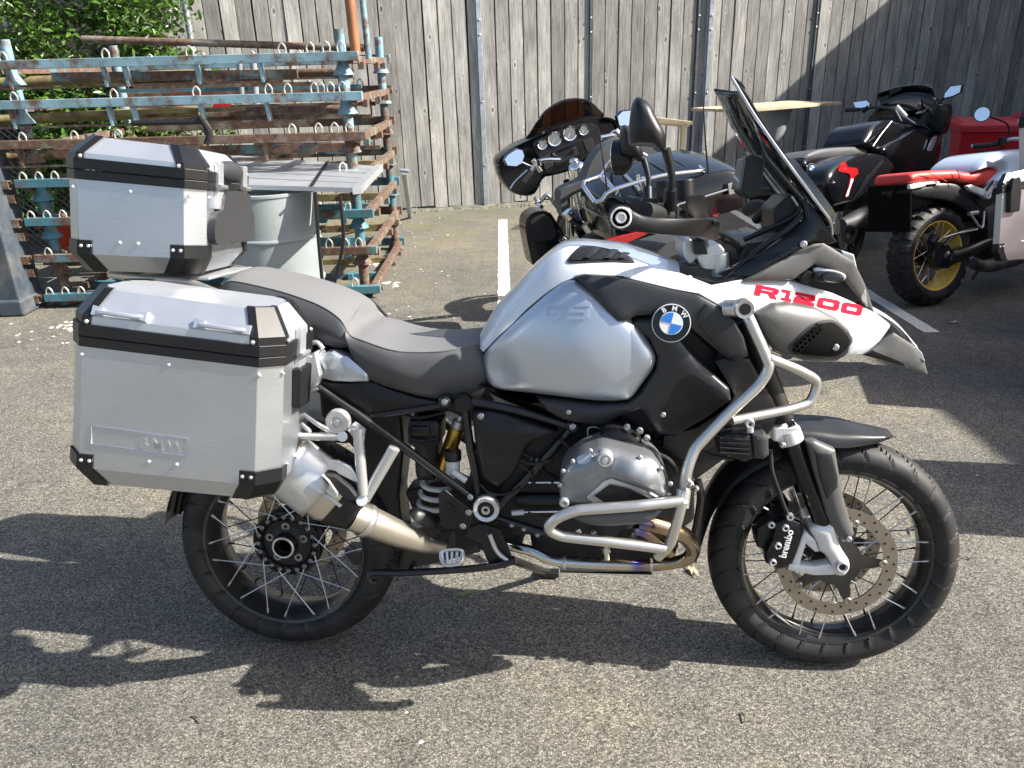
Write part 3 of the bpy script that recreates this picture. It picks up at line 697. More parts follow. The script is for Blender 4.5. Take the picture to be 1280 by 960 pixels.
for k, z in enumerate(layers):
    mk, cn = mats_[k]; m_ = M[mk]
    zn = layers[k+1] if k < 6 else 0.0
    r = empty('rack_frame', Matrix.Translation((XL, YF, 0)), '%s %s steel frame with wire hooks, %s of the stack' % (cn, 'painted' if mk != 'rusty' else 'old', names[k]), 'steel rack', 'stacked rusty steel rack frames')
    dx = rd.uniform(-.03, .03); L = XR-XL; D = YB-YF; sag = .012
    extra = 0.6 if k < 3 else 0.0
    def pt(x, y, zz): return Vector((x, y, zz))
    top = MB(); n = 10
    for i in range(n):
        a = -extra+(L+extra+.06)*i/n; b_ = -extra+(L+extra+.06)*(i+1)/n
    top.bar((-extra-.05, -.03, z-.015), (L+.07, -.03, z-.03), .05, .058); top.build('front_rail', m_, r, bevel=.004)
    # hollow square tube ends at the left
    e = MB()
    for yy, zz in ((-.05, z-.02), (-.02, z-.12)):
        for q in ((-.026, 0, .006, .052), (.026, 0, .006, .052), (0, -.026, .052, .006), (0, .026, .052, .006)):
            e.box((-.16 if not extra else -.62, yy+q[0], zz+q[1]), (.16, q[2], q[3]))
    e.build('hollow_tube_end', M['rusty'], r)
    MB().bar((-.05, D, z-.03), (L+.05, D, z-.03), .05, .07).build('back_rail', M['rusty'] if k % 2 else m_, r, bevel=.004)
    MB().bar((0, 0, z-.05), (0, D, z-.05), .05, .05).build('side_rail', M['tealr'], r, bevel=.003)
    MB().bar((L, 0, z-.05), (L, D, z-.05), .05, .05).build('side_rail', M['rusty'], r, bevel=.003)
    if k < 3:     # a lower bar hung from uprights, and a diagonal tube behind
        MB().bar((-extra, -.01, z-.165), (1.9, -.01, z-.172), .03, .014).build('lower_bar', M['rusty'], r)
        for u in ((8, 128, 155, 245, 325), (12, 135, 165, 250, 333), (22, 172, 330))[k]:
            x = WY(u, 75+50*k, YF).x-XL
            if x < L: MB().bar((x, -.01, z-.04), (x+.012, -.01, z-.175), .02, .06, up=(0, 1, 0)).build('upright', M[('bluer', 'bluer', 'rusty')[k]], r, bevel=.002)
        MB().cyl((-.3, .35, z-.13), (1.15, .42, z-.11), .036, n=10).build('inner_tube', M['olive'], r)
        MB().cyl((1.3+.1*k, .5, z-.12), (L-.05, .3, z-.13), .03, n=10).build('inner_tube', M['rusty'], r)
        if k: MB().bar((.5, .9, z-.1), (L, 1.0, z-.12), .06, .03).build('cross_bar', M['rusty'], r)
    else:
        MB().bar((0, .55, z-.08), (L, .6, z-.09), .05, .07).build('cross_bar', M['teal'], r, bevel=.003)
        MB().bar((0, 1.1, z-.07), (L, 1.12, z-.08), .04, .06).build('cross_bar', M['olive'], r, bevel=.003)
        for x in (.55, 1.5, 2.1): MB().bar((x, .55, z-.05), (x, .55, z-.2), .04, .04, up=(0, 1, 0)).build('upright', M['teal'], r)
    for u in hooks_px[k]:
        x = WY(u, 65+48*k, YF).x-XL; h = MB()
        h.tube([(x-.021, -.045, z+.0), (x-.023, -.045, z+.034), (x, -.045, z+.062), (x+.023, -.045, z+.034), (x+.021, -.045, z+.0)], .0058, 7); h.build('hook', M['hook'], r)
    for x in [q_+rd.uniform(-.12, .12) for q_ in np.linspace(.3, L-.2, 5)]:
        h = MB(); h.tube([(x-.021, D-.02, z), (x-.023, D-.02, z+.034), (x, D-.02, z+.062), (x+.023, D-.02, z+.034), (x+.021, D-.02, z)], .006, 6); h.build('hook', M['hook'], r)
    for (x, y) in ((.06, .06), (L-.06, .06), (.06, D-.05), (L-.03, D-.05)):
        c = MB(); c.cyl((x, y, z+(.02 if k else .14)), (x, y, zn+.02), .036, n=14); cup(c, x, y, z-.06 if k < 6 else .10)
        c.build('corner_post', M[('bluer', 'bluer', 'tealr', 'teal', 'teal', 'rusty', 'tealr')[k]], r)
    for j in range(5):
        y_ = .25+.27*j+rd.uniform(-.08, .08); xa = rd.uniform(-.1, .5); xb = rd.uniform(1.5, L)
        MB().bar((xa, y_, z-.10-.03*j), (xb, y_+rd.uniform(-.05, .05), z-.11-.03*j+rd.uniform(-.02, .02)), rd.choice((.03, .05)), rd.choice((.03, .06)), (0, 0, 1)).build('inner_bar', M[rd.choice(('tealr', 'rusty', 'bluer', 'olive', 'teal'))], r)
    # small rusty lugs under the side rails
    lug = MB()
    for y in (.3, .95, 1.45): lug.box((L+.03, y+rd.uniform(-.1, .1), z-.09), (.04, .08, .05))
    lug.build('lugs', M[('tealr', 'rusty')[k % 2]], r)
p0 = WY(103, 49, 5.95); p1 = WY(330, 55, 5.95)
b = MB(); b.cyl(p0, WY(455, 60, 5.9), .024, n=12); tag(b.build('loose_tube', M['rusty']), 'rusty round tube lying on top of the rack stack', 'steel tube')
q = WY(444, 60, 5.80); b = MB(); b.cyl((q.x, q.y, layers[0]-.02), (q.x-.02, q.y, 2.7), .034, n=14); tag(b.build('upright_tube', M['orust']), 'rusty orange tube standing up at the right end of the rack stack', 'steel tube')
b = MB(); b.cyl((q.x+.07, q.y+.1, layers[0]-.05), (q.x+.05, q.y+.1, 2.7), .022, n=12); tag(b.build('upright_tube', M['bluer']), 'thin pale blue tube standing beside the rusty orange one', 'steel tube')
b = MB(); b.tube([WY(165, 154, 5.6), WY(250, 152, 5.6), WY(254, 150, 5.6), WY(262, 175, 5.6), WY(259, 178, 5.6)], .018, 8)
b.tube([WY(250, 145, 5.6), WY(262, 165, 5.6), WY(258, 180, 5.6)], .022, 8)
tag(b.build('rubber_strap', M['blackrub']), 'black rubber strap hanging over the rusty rail above the top box', 'strap')
# things inside the stack: red and white board, blue tubes, pipes
b = MB(); b.prism([WY(215, 118, 6.6), WY(290, 118, 6.6), WY(285, 140, 6.6), WY(222, 140, 6.6)], (0, .03, 0)); tag(b.build('striped_board', M['redp']), 'red board inside the stack above the top box', 'board')
b = MB(); b.prism([WY(225, 120, 6.55), WY(270, 122, 6.55), WY(262, 138, 6.55), WY(232, 138, 6.55)], (0, .02, 0)); tag(b.build('white_board', M['drum']), 'pale board leaning on the red board inside the stack', 'board')
for i, u in enumerate((299, 316)):
    b = MB(); b.cyl(WY(u, 70, 7.0), WY(u+6, 150, 7.0), .028, n=12); tag(b.build('plastic_pipe', M['drum']), ('left' if i == 0 else 'right')+' one of two short upright grey pipes behind the upper rack rails', 'pipe')
b = MB(); p = WY(74, 295, 6.4); b.prism([WY(62, 285, 6.3), WY(72, 282, 6.3), WY(90, 286, 6.3), WY(90, 312, 6.3), WY(76, 312, 6.3)], (0, .3, 0))
tag(b.build('fuel_can', mat('orange_red_plastic', (.55, .05, .01), .4), bevel=.01), 'orange-red plastic can inside the stack left of the top box', 'can')
# dark painted post at the left edge
gp = G(8, 400); b = MB(); b.box((gp.x-.14, gp.y+.25, .62), (.42, .3, 1.24)); b.box((gp.x-.14, gp.y+.24, .06), (.46, .34, .12))
tag(b.build('gate_pillar', M['darkpost'], bevel=.02), 'dark slate painted pillar at the left edge of the yard', 'pillar')

# ================================================================== DRUM AND PLANKS
dc = WY(330, 300, 4.55); DX, DY = -1.52, 5.15
dr = empty('steel_drum', Matrix.Translation((DX, DY, 0)), 'pale grey steel drum standing behind the top box', 'drum')
pr = [(0, .02), (.27, .02), (.285, 0), (.29, .012)]
for z in np.linspace(.03, .28, 4): pr.append((.285, z))
pr += [(.288, .29), (.297, .30), (.297, .31), (.288, .32)]+[(.285, z) for z in np.linspace(.34, .56, 4)]+[(.288, .58), (.297, .59), (.297, .60), (.288, .61)]
pr += [(.285, .64), (.285, .86), (.292, .865), (.292, .88), (.28, .885), (.278, .865), (0, .865)]
MB().lathe(pr, (0, 0, 0), (0, 0, 1), 64).build('shell', M['drum'], dr, ang=25)
MB().cyl((.15, .1, .865), (.15, .1, .88), .03, n=16).build('bung', M['galv'], dr)
zt = .90
cor = [G(283, 197, zt), G(470, 212, zt), G(441, 241, zt), G(290, 237, zt)]
bd = empty('aluminium_planks', Matrix.Translation((0, 0, 0)), 'bundle of silver aluminium planks lying across the steel drum', 'planks')
for i in range(5):
    t0, t1 = i/5+.012, (i+1)/5-.012
    a0 = cor[0].lerp(cor[3], t0); a1 = cor[0].lerp(cor[3], t1); b0 = cor[1].lerp(cor[2], t0); b1 = cor[1].lerp(cor[2], t1)
    MB().prism([a0, b0, b1, a1], (0, 0, .028)).build('plank', M['alu2'], bd, bevel=.004)
MB().prism([cor[1]+V(.0, 0, -.01), cor[2]+V(0, 0, -.01), cor[2]+V(.05, .02, -.01), cor[1]+V(.05, .02, -.01)], (0, 0, .045)).build('end_angle', M['alu2'], bd)
stp = MB()
s0 = cor[1].lerp(cor[0], .28)+V(0, 0, .034); s1 = cor[2].lerp(cor[3], .32)+V(0, 0, .034); s1.z += .004
stp.bar(s0, s1, .022, .004); stp.build('binding_strap', M['blackrub'], bd)
for (u, v0, v1) in ((394, 240, 355), (425, 245, 358)):
    b = MB(); b.tube([WY(u, v0, 4.6), WY(u+4, (v0+v1)/2, 4.6), WY(u+(9 if u < 400 else -8), v1, 4.6)], .011, 6)
    tag(b.build('hanging_strap', M['blackrub']), 'black strap hanging from the aluminium planks, %s one' % ('left' if u < 400 else 'right'), 'strap')
# blue prop leaning by the stack
b = MB(); b.cyl(G(513, 272), WY(505, 215, 7.9), .028, n=10); b.cyl(WY(500, 213, 7.8), WY(511, 214, 7.8), .02, n=10)
tag(b.build('steel_prop', M['galv']), 'grey steel prop leaning beside the right end of the rack stack', 'prop')
# debris
mb = MB(); rd = random.Random(9)
def chip(x, y, s_):
    a = rd.uniform(0, 6.3); h = s_*rd.uniform(.2, .5); pts_ = []
    for k in range(6): aa = a+k*math.pi/3; rr = s_*rd.uniform(.5, 1); pts_.append((x+math.cos(aa)*rr, y+math.sin(aa)*rr*.8, 0.001))
    mb.add(pts_+[(x, y, h)], [(i, (i+1) % 6, 6) for i in range(6)])
for i in range(70):
    p = G(rd.uniform(480, 560), rd.uniform(272, 400)) if rd.random() < .6 else G(rd.uniform(0, 120), rd.uniform(392, 440))
    if p.x < -1.35 and p.y > 5.6: continue
    chip(p.x+rd.gauss(0, .05), p.y, rd.uniform(.004, .018))
for i in range(90):
    chip(rd.uniform(-3, 5), rd.uniform(1.3, 8), rd.uniform(.004, .012))
for (u, v) in ((480, 355), (492, 356), (88, 405), (75, 410), (95, 412), (470, 330), (483, 318)):
    p = G(u, v)
    for k in range(7): chip(p.x+rd.gauss(0, .035), p.y+rd.gauss(0, .035), rd.uniform(.012, .035))
o = mb.build('pale_stone_chips', M['stonew'], ang=None); tag(o, 'pale stone chips and crumbs scattered on the asphalt', 'debris', kind='stuff')
def leafo(u, v, s_, ang_, label, col):
    p = G(u, v); r_ = random.Random(int(u)); pts_ = []
    for k in range(12):
        a = 2*math.pi*k/12; rr = s_*(1 if k % 2 == 0 else .62)*(1.5 if k in (0, 6) else 1)
        pts_.append(Vector((math.cos(a)*rr, math.sin(a)*rr*.55, .004+.008*abs(math.sin(a*1.5)))))
    b = MB(); b.add(pts_+[(0, 0, .010)], [(i, (i+1) % 12, 12) for i in range(12)]); o = b.build('fallen_leaf', col, ang=None)
    o.location = (p.x, p.y, 0.002); o.rotation_euler = (0, 0, ang_); tag(o, label, 'leaf')
leafo(866, 716, .028, 1.9, 'dry tan leaf on the asphalt behind the front wheel', mat('dry_leaf', (.45, .36, .22), .8))
leafo(583, 744, .022, .2, 'small green leaf on the asphalt under the silver motorcycle', mat('green_leaf', (.16, .24, .08), .6))
leafo(1193, 404, .030, .1, 'brown twig-like leaf on the asphalt right of the bay line', MATS['dry_leaf'])

# ================================================================== TABLE, BINS, PALLETS by the fence
tt = [WY(884, 131, 8.3), WY(1036, 136, 9.4)]
ctr = (tt[0]+tt[1])/2
tab = empty('round_stand_table', Matrix.Translation((ctr.x, ctr.y+.15, 0)), 'raw wooden board on a grey conical stand by the fence, behind the smoked screen', 'table')
zt = ctr.z; b = MB()
dd = tt[1]-tt[0]; dd.z = 0; L = dd.length; dd.normalize(); an = math.atan2(dd.y, dd.x)
Rz = Matrix.Rotation(an, 3, 'Z')
for i in range(4): MB().box(Rz @ Vector((0, -.27+.18*i, zt)), (L*.80, .172, .03), Rz).build('plank', M['timber'], tab, bevel=.004)
MB().lathe([(0, 0), (.30, 0), (.30, .05), (.12, .12), (.10, .5), (.14, .75), (.22, zt-.02), (0, zt-.02)], (.05, 0, 0), (0, 0, 1), 32).build('conical_stand', M['drum'], tab)
pb = G(925, 247); pal = empty('pallet', Matrix.Translation((pb.x, pb.y+.25, 0)) @ Matrix.Rotation(R(12), 4, 'Z'), 'wooden pallet on the ground by the fence, seen under the smoked screen', 'pallet')
for i in range(5): MB().box((0, -.4+.2*i, .13), (1.1, .12, .022)).build('slat', M['timber'], pal, bevel=.002)
for x in (-.5, 0, .5): MB().box((x, 0, .07), (.1, .9, .09)).build('bearer', M['timber'], pal, bevel=.002)
pw = WY(838, 148, 8.0); b = empty('wooden_trestle', Matrix.Translation((pw.x, 8.0, 0)), 'pale wooden slatted bench behind the tour box of the big black motorcycle', 'bench')
for i in range(3): MB().box((0, .1*i, pw.z-.02-.02*i), (.42, .06, .03), Matrix.Rotation(R(8), 3, 'Y')).build('slat', M['timber'], b, bevel=.003)
for x in (-.15, .15): MB().box((x, .1, pw.z/2-.03), (.04, .06, pw.z-.08)).build('leg', M['timber'], b)
def wheelie_bin(x, y, rz, label):
    r = empty('wheelie_bin', Matrix.Translation((x, y, 0)) @ Matrix.Rotation(rz, 4, 'Z'), label, 'bin', 'red wheelie bins')
    def q(w_, d_, z): return [(-w_, -d_, z), (w_, -d_, z), (w_, d_, z), (-w_, d_, z)]
    mb = MB(); mb.grid([q(.22, .24, .06), q(.245, .27, .25), q(.275, .32, .90), q(.285, .34, .96), q(.30, .36, .96), q(.30, .36, 1.0)], True)
    mb.add(q(.22, .24, .06), [(3, 2, 1, 0)]); mb.add(q(.30, .36, 1.0), [(0, 1, 2, 3)]); mb.build('body', M['redp'], r, bevel=.015, seg=3)
    lid = MB(); lid.grid([q(.305, .37, 1.0), q(.305, .37, 1.03), q(.27, .32, 1.07)], True); lid.add(q(.27, .32, 1.07), [(0, 1, 2, 3)]); lid.build('lid', M['redp'], r, bevel=.01)
    for z in (.3, .6): MB().box((0, -.295-.02*z, z), (.34, .02, .03)).build('rib', M['redp'], r, bevel=.004)
    MB().cyl((-.27, .36, 1.01), (.27, .36, 1.01), .018, n=10).build('handle', M['redp'], r)
    r.scale = (.93, .93, .90)
    for s_ in (-1, 1): MB().lathe([(0, -.02), (.09, -.02), (.1, 0), (.09, .02), (0, .02)], (s_*.26, .27, .1), (1, 0, 0), 20).build('wheel', M['black'], r)
    return r
bp = WY(1207, 300, 7.95); wheelie_bin(bp.x, bp.y, R(-20), 'red wheelie bin between the black bagger and the fence')
wheelie_bin(bp.x+.86, bp.y+.35, R(-14), 'red wheelie bin behind the round mirror of the white and red motorcycle')

# ================================================================== BUILDING (off to the right, casts the big shade)
bl = empty('workshop_building', Matrix.Translation((7.65, 1.85, 0)), 'brown brick workshop closing the yard on the right', 'building')
BH = 4.25
MB().box((3.5, 6.5, BH/2), (7, 13, BH)).build('wall', M['brick'], bl)
MB().box((3.5, 6.5, BH+.06), (7.2, 13.2, .12)).build('roof', M['darkpost'], bl)
for y in (2.0, 5.0, 8.0):
    f_ = MB().box((-.01, y, 2.2), (.06, 1.2, 1.1)).build('window', M['darkpost'], bl)
    f_ = MB().box((-.045, y, 2.2), (.02, 1.08, .98)).build('pane', M['display'], bl)
MB().box((-.02, 9.8, 1.05), (.06, 1.0, 2.1)).build('door', M['darkpost'], bl)

mb = MB(); rd = random.Random(31)
for i in range(420):
    x = rd.uniform(-2.5, 8.5); c_ = fence.matrix_world @ Vector((x+.06*math.sin(x*9), -.05-abs(rd.gauss(0, .05)), 0)); h_ = abs(rd.gauss(0, .035))+.012
    if rd.random() < .35+.4*math.sin(x*2.3): continue
    a = rd.uniform(0, 6.3); dx, dy = math.cos(a)*.008, math.sin(a)*.008; lx, ly = rd.gauss(0, .02), rd.gauss(0, .02)
    mb.add([(c_.x-dx, c_.y-dy, 0), (c_.x+dx, c_.y+dy, 0), (c_.x+lx, c_.y+ly, h_)], [(0, 1, 2)])
o = mb.build('weeds', MATS['green_leaf'], ang=None); tag(o, 'sparse low weeds growing along the foot of the timber fence', 'weeds', kind='stuff')
# ================================================================== MOTORCYCLE HELPERS
from mathutils.bvhtree import BVHTree
def bvh(*objs):
    vs = []; fs = []
    for o in objs:
        b = len(vs); vs += [v.co.copy() for v in o.data.vertices]; fs += [[b+i for i in p.vertices] for p in o.data.polygons]
    return BVHTree.FromPolygons(vs, fs)
def conform(o, tree, off=0.0015):
    """Lay a flat raised mark onto the right-hand skin of a panel (keeps its own relief)."""
    ys = [v.co.y for v in o.data.vertices]; y1 = max(ys)
    for v in o.data.vertices:
        h = tree.ray_cast(Vector((v.co.x, -1.2, v.co.z)), Vector((0, 1, 0)))
        if h[0] is not None: v.co.y = h[0].y-off+(v.co.y-y1)
def decal(name, pts2, tree, fr, m, parent, off=0.002, thick=0.004, grid=4.0, smooth=True):
    """A thin inlaid piece that follows the skin under it; outline given as sight lines onto that skin."""
    P = [Vector((a, 0, b)) for a, b in pts2]
    if smooth: P = catmull(P, max(14, len(P)*4), True)
    B = [(p.x, p.z) for p in P]; xs = [b[0] for b in B]; zs = [b[1] for b in B]
    pts = [Vector(b) for b in B]; z = min(zs)
    while z < max(zs):
        x = min(xs)
        while x < max(xs):
            if inside((x, z), B) and min(math.hypot(x-a, z-b) for a, b in B) > grid*.4: pts.append(Vector((x, z)))
            x += grid
        z += grid
    vo, eo, fo, a_, b_, c_ = geometry.delaunay_2d_cdt(pts, [], [list(range(len(B)))], 1, 1e-6)
    vs = []; c0 = fr.A @ (CO-fr.o)
    last = Vector((0, 0, 0)); bad = set()
    for ip, p in enumerate(vo):
        d = (fr.A @ ray(p.x, p.y)).normalized(); h = tree.ray_cast(c0, d)
        q = (h[0]+h[1]*(-1 if h[1].dot(d) > 0 else 1)*off) if h[0] is not None else last
        if h[0] is None: bad.add(ip)
        last = q; vs.append(q)
    c = sum(vs, Vector())/len(vs); nv = len(vs); cnt = {}; fs = []
    d0 = (fr.A @ ray(B[0][0], B[0][1])).normalized()
    vs2 = [v+d0*thick for v in vs]
    for f in fo:
        f = list(f)
        if any(i in bad for i in f): continue
        if not inside((sum(vo[i][0] for i in f)/len(f), sum(vo[i][1] for i in f)/len(f)), B): continue
        for i in range(len(f)): cnt[(f[i], f[(i+1) % len(f)])] = 1
        fs.append(tuple(f)); fs.append(tuple(nv+i for i in f[::-1]))
    for (a, b) in list(cnt):
        if (b, a) not in cnt: fs.append((b, a, a+nv, b+nv))
    mb = MB(); mb.v = vs+vs2; mb.f = fs; return mb.build(name, m, parent, 35)
def hitp(tree, fr, u, v, off=0.0):
    d = (fr.A @ ray(u, v)).normalized(); h = tree.ray_cast(fr.A @ (CO-fr.o), d)
    return (h[0]-d*off) if h[0] is not None else fr.p(u, v, -.2)
def dense(P, step):
    out = []
    for i in range(len(P)):
        a, b = P[i], P[(i+1) % len(P)]; k = max(1, int(math.hypot(a[0]-b[0], a[1]-b[1])/step))
        out += [(a[0]+(b[0]-a[0])*j/k, a[1]+(b[1]-a[1])*j/k) for j in range(k)]
    return out
GLYPH = {   # wide square-shouldered capitals: (advance box 0..1 wide, 0..1 high), slit to open the counters
 'R': [(0, 0), (0, 1), (.86, 1), (1, .86), (1, .50), (.86, .37), (1, 0), (.72, 0), (.58, .34), (.26, .34), (.26, .60), (.74, .60), (.74, .72), (.26, .72), (.26, .595), (.255, .34), (.255, 0)],
 '1': [(.0, .72), (.0, 1), (.78, 1), (.78, .24), (1, .24), (1, 0), (.12, 0), (.12, .24), (.42, .24), (.42, .72)],
 '2': [(0, 1), (.88, 1), (1, .86), (1, .50), (.88, .37), (.30, .37), (.30, .31), (1, .31), (1, 0), (0, 0), (0, .53), (.10, .66), (.72, .66), (.72, .72), (0, .72)],
 '0': [(.12, 0), (0, .14), (0, .86), (.12, 1), (.88, 1), (1, .86), (1, .14), (.88, 0), (.501, 0), (.501, .33), (.74, .33), (.74, .67), (.26, .67), (.26, .33), (.499, .33), (.499, 0)],
 'G': [(1, 1), (.2, 1), (0, .8), (0, .2), (.2, 0), (.8, 0), (.9, .1), (.9, .56), (.45, .56), (.45, .36), (.68, .36), (.68, .22), (.3, .22), (.23, .3), (.23, .7), (.3, .78), (1, .78)],
 'S': [(1, 1), (.15, 1), (0, .86), (0, .55), (.12, .40), (.76, .40), (.76, .22), (0, .22), (0, 0), (.86, 0), (1, .14), (1, .48), (.88, .62), (.24, .62), (.24, .78), (1, .78)]}
def letter(ch, name, at, right, up, tree, fr, m, parent, off, thick, grid=1.6):
    P = [(at[0]+right[0]*a+up[0]*b, at[1]+right[1]*a+up[1]*b) for a, b in GLYPH[ch]]
    return decal(name, dense(P, grid), tree, fr, m, parent, off, thick, grid, smooth=False)
def crop(x0, y0, s): return lambda x, y: (x0+x/s, y0+y/s)

def make_wheel(parent, name, c, Rr, w, rr, rw, grooves, spokes, hubr, discs, rim_m, tyre_m, front=True, knobby=False, nseg=360, yaw=0.0):
    wh = empty(name); wh.parent = parent; KIDS.setdefault(parent.name, []).append(wh); wh.location = c; wh.rotation_euler = (0, 0, yaw)
    # tyre
    prof = []; hw = w/2
    K = 26
    for i in range(K+1):
        a = -math.pi*0.5-0.62+(math.pi+1.24)*i/K; y = math.sin(a) if abs(a) < math.pi/2 else math.copysign(1, a)*(math.cos(abs(a)-math.pi/2))
        cx = math.cos(a)
        sh = Rr-rr; y_ = hw*math.copysign(abs(y)**0.92, a) if abs(a) < math.pi/2 else math.copysign(hw*(1-(abs(a)-math.pi/2)**1.7*0.42), a)
        r_ = Rr-hw*0.72*(1-cx) if abs(a) < math.pi/2 else None
        if r_ is None: t = (abs(a)-math.pi/2)/0.62; r_ = (Rr-hw*0.72)*(1-t)+(rr+.004)*t
        prof.append((y_, r_, abs(a)))
    vs = []; n = nseg
    for k in range(n):
        th = 2*math.pi*k/n
        for (y, r, aa) in prof:
            d = 0
            if not knobby:
                for (cnt, sl, y0, y1, wd) in grooves:
                    yy = abs(y)/hw
                    if y0 <= yy <= y1:
                        ph = (th*cnt/(2*math.pi)+sl*yy+(0.5 if y > 0 else 0)) % 1
                        if ph < wd: d = .007
            else:
                yy = abs(y)/hw
                ph = (th*grooves/(2*math.pi)+(0.5 if y > 0 else 0)+.25*yy) % 1
                d = 0 if (ph < .60 and (yy < .36 or .50 < yy < .93)) or aa > 1.45 else .015
                if aa > 1.75: d = .004
            vs.append((math.cos(th)*(r-d), y, math.sin(th)*(r-d)))
    m_ = len(prof); fs = []
    for k in range(n):
        j = (k+1) % n
        for i in range(m_-1): fs.append((k*m_+i, j*m_+i, j*m_+i+1, k*m_+i+1))
    mb = MB(); mb.v = vs; mb.f = fs; mb.build('tyre', tyre_m, wh, 38)
    # rim
    hw = rw/2
    mb = MB(); pf = [(-hw*1.12, rr+.008), (-hw*1.2, rr+.002), (-hw*1.15, rr-.006), (-hw*.9, rr-.010), (-hw*.62, rr-.013), (-hw*.3, rr-.022), (hw*.3, rr-.022), (hw*.62, rr-.013), (hw*.9, rr-.010), (hw*1.15, rr-.006), (hw*1.2, rr+.002), (hw*1.12, rr+.008), (0, rr-.004)]
    mb.lathe([(r, y) for y, r in pf]+[(pf[0][1], pf[0][0])], (0, 0, 0), (0, 1, 0), 96); mb.build('rim', rim_m, wh, 30)
    # spokes: one near-side mesh and one far-side mesh, shared; far side coloured darker for shade
    first = {}
    for side in (-1, 1):
        for i in range(spokes):
            odd = i % 2
            key = (side, odd)
            if key not in first:
                sw = (0.30 if odd else -0.30)
                p0 = Vector((math.cos(0)*(rr-.009), side*hw*.92, 0)); p1 = Vector((hubr*math.cos(sw+sw*1.2), side*(.028 if front else .045), hubr*math.sin(sw+sw*1.2)))
                b = MB(); b.tube([p0, p1], .0017, 6, smooth=False); b.cyl(p0+(p0-p1).normalized()*.004, p0+(p1-p0).normalized()*.014, .0030, n=6)
                o = b.build('spoke', M['spoke'] if side < 0 else M['spoke_shaded'], wh); first[key] = o
            else:
                o = bpy.data.objects.new('spoke', first[key].data); C.objects.link(o); o.parent = wh; KIDS[wh.name].append(o)
            ang_ = 2*math.pi*(i//2+(0.5*0.72 if odd else 0))/(spokes/2)
            o.rotation_euler = (0, -ang_, 0)
    # hub
    mb = MB(); mb.lathe([(.018, -.055), (.03, -.05), (.03, -.035), (hubr, -.034), (hubr+.004, -.028), (hubr, -.022), (.034, -.018), (.034, .018), (hubr, .022), (hubr+.004, .028), (hubr, .034), (.03, .035), (.03, .05), (.018, .055)], (0, 0, 0), (0, 1, 0), 40)
    mb.build('hub', M['engdark'], wh)
    for (y, ro, ri) in discs:
        d = MB(); d.lathe([(ri, y-.0025), (ro, y-.0025), (ro, y+.0025), (ri, y+.0025), (ri, y-.0025)], (0, 0, 0), (0, 1, 0), 72)
        d.build('brake_disc', M['disc'], wh, 25)
        h = MB()
        for k in range(40):
            a = 2*math.pi*k/40; rr_ = ri+(ro-ri)*(.3 if k % 2 else .72)
            h.cyl((rr_*math.cos(a), y-.0034, rr_*math.sin(a)), (rr_*math.cos(a), y+.0034, rr_*math.sin(a)), .0034, n=8)
        h.build('disc_holes', M['engdark'], wh)
        cr_ = MB(); N_ = 90; o_ = []
        for k in range(N_):
            a = 2*math.pi*k/N_; lobes = max(0, math.cos(a*5))**2.2; q = ri*.56+(ri*.48)*lobes; o_.append(Vector((q*math.cos(a), y+.001, q*math.sin(a))))
        cr_.prism(o_, (0, .004, 0)); cr_.build('disc_carrier', M['rimblk'], wh)
        bb = MB()
        for k in range(5): a = 2*math.pi*k/5; bb.lathe([(0, .001), (.004, .001), (.005, .003), (.009, .003), (.011, .001), (.011, -.006)][::-1], (ri*.99*math.cos(a), y-.002, ri*.99*math.sin(a)), (0, -1, 0), 16)
        bb.build('disc_bobbins', M['disc'], wh)
    v_ = MB(); a = R(20); p = Vector((math.cos(a)*(rr-.02), 0, math.sin(a)*(rr-.02))); v_.tube([p, p*.9, p*.87+V(0, -.03, 0)], .004, 8, smooth=False); v_.build('valve', M['steel'], wh)
    return wh

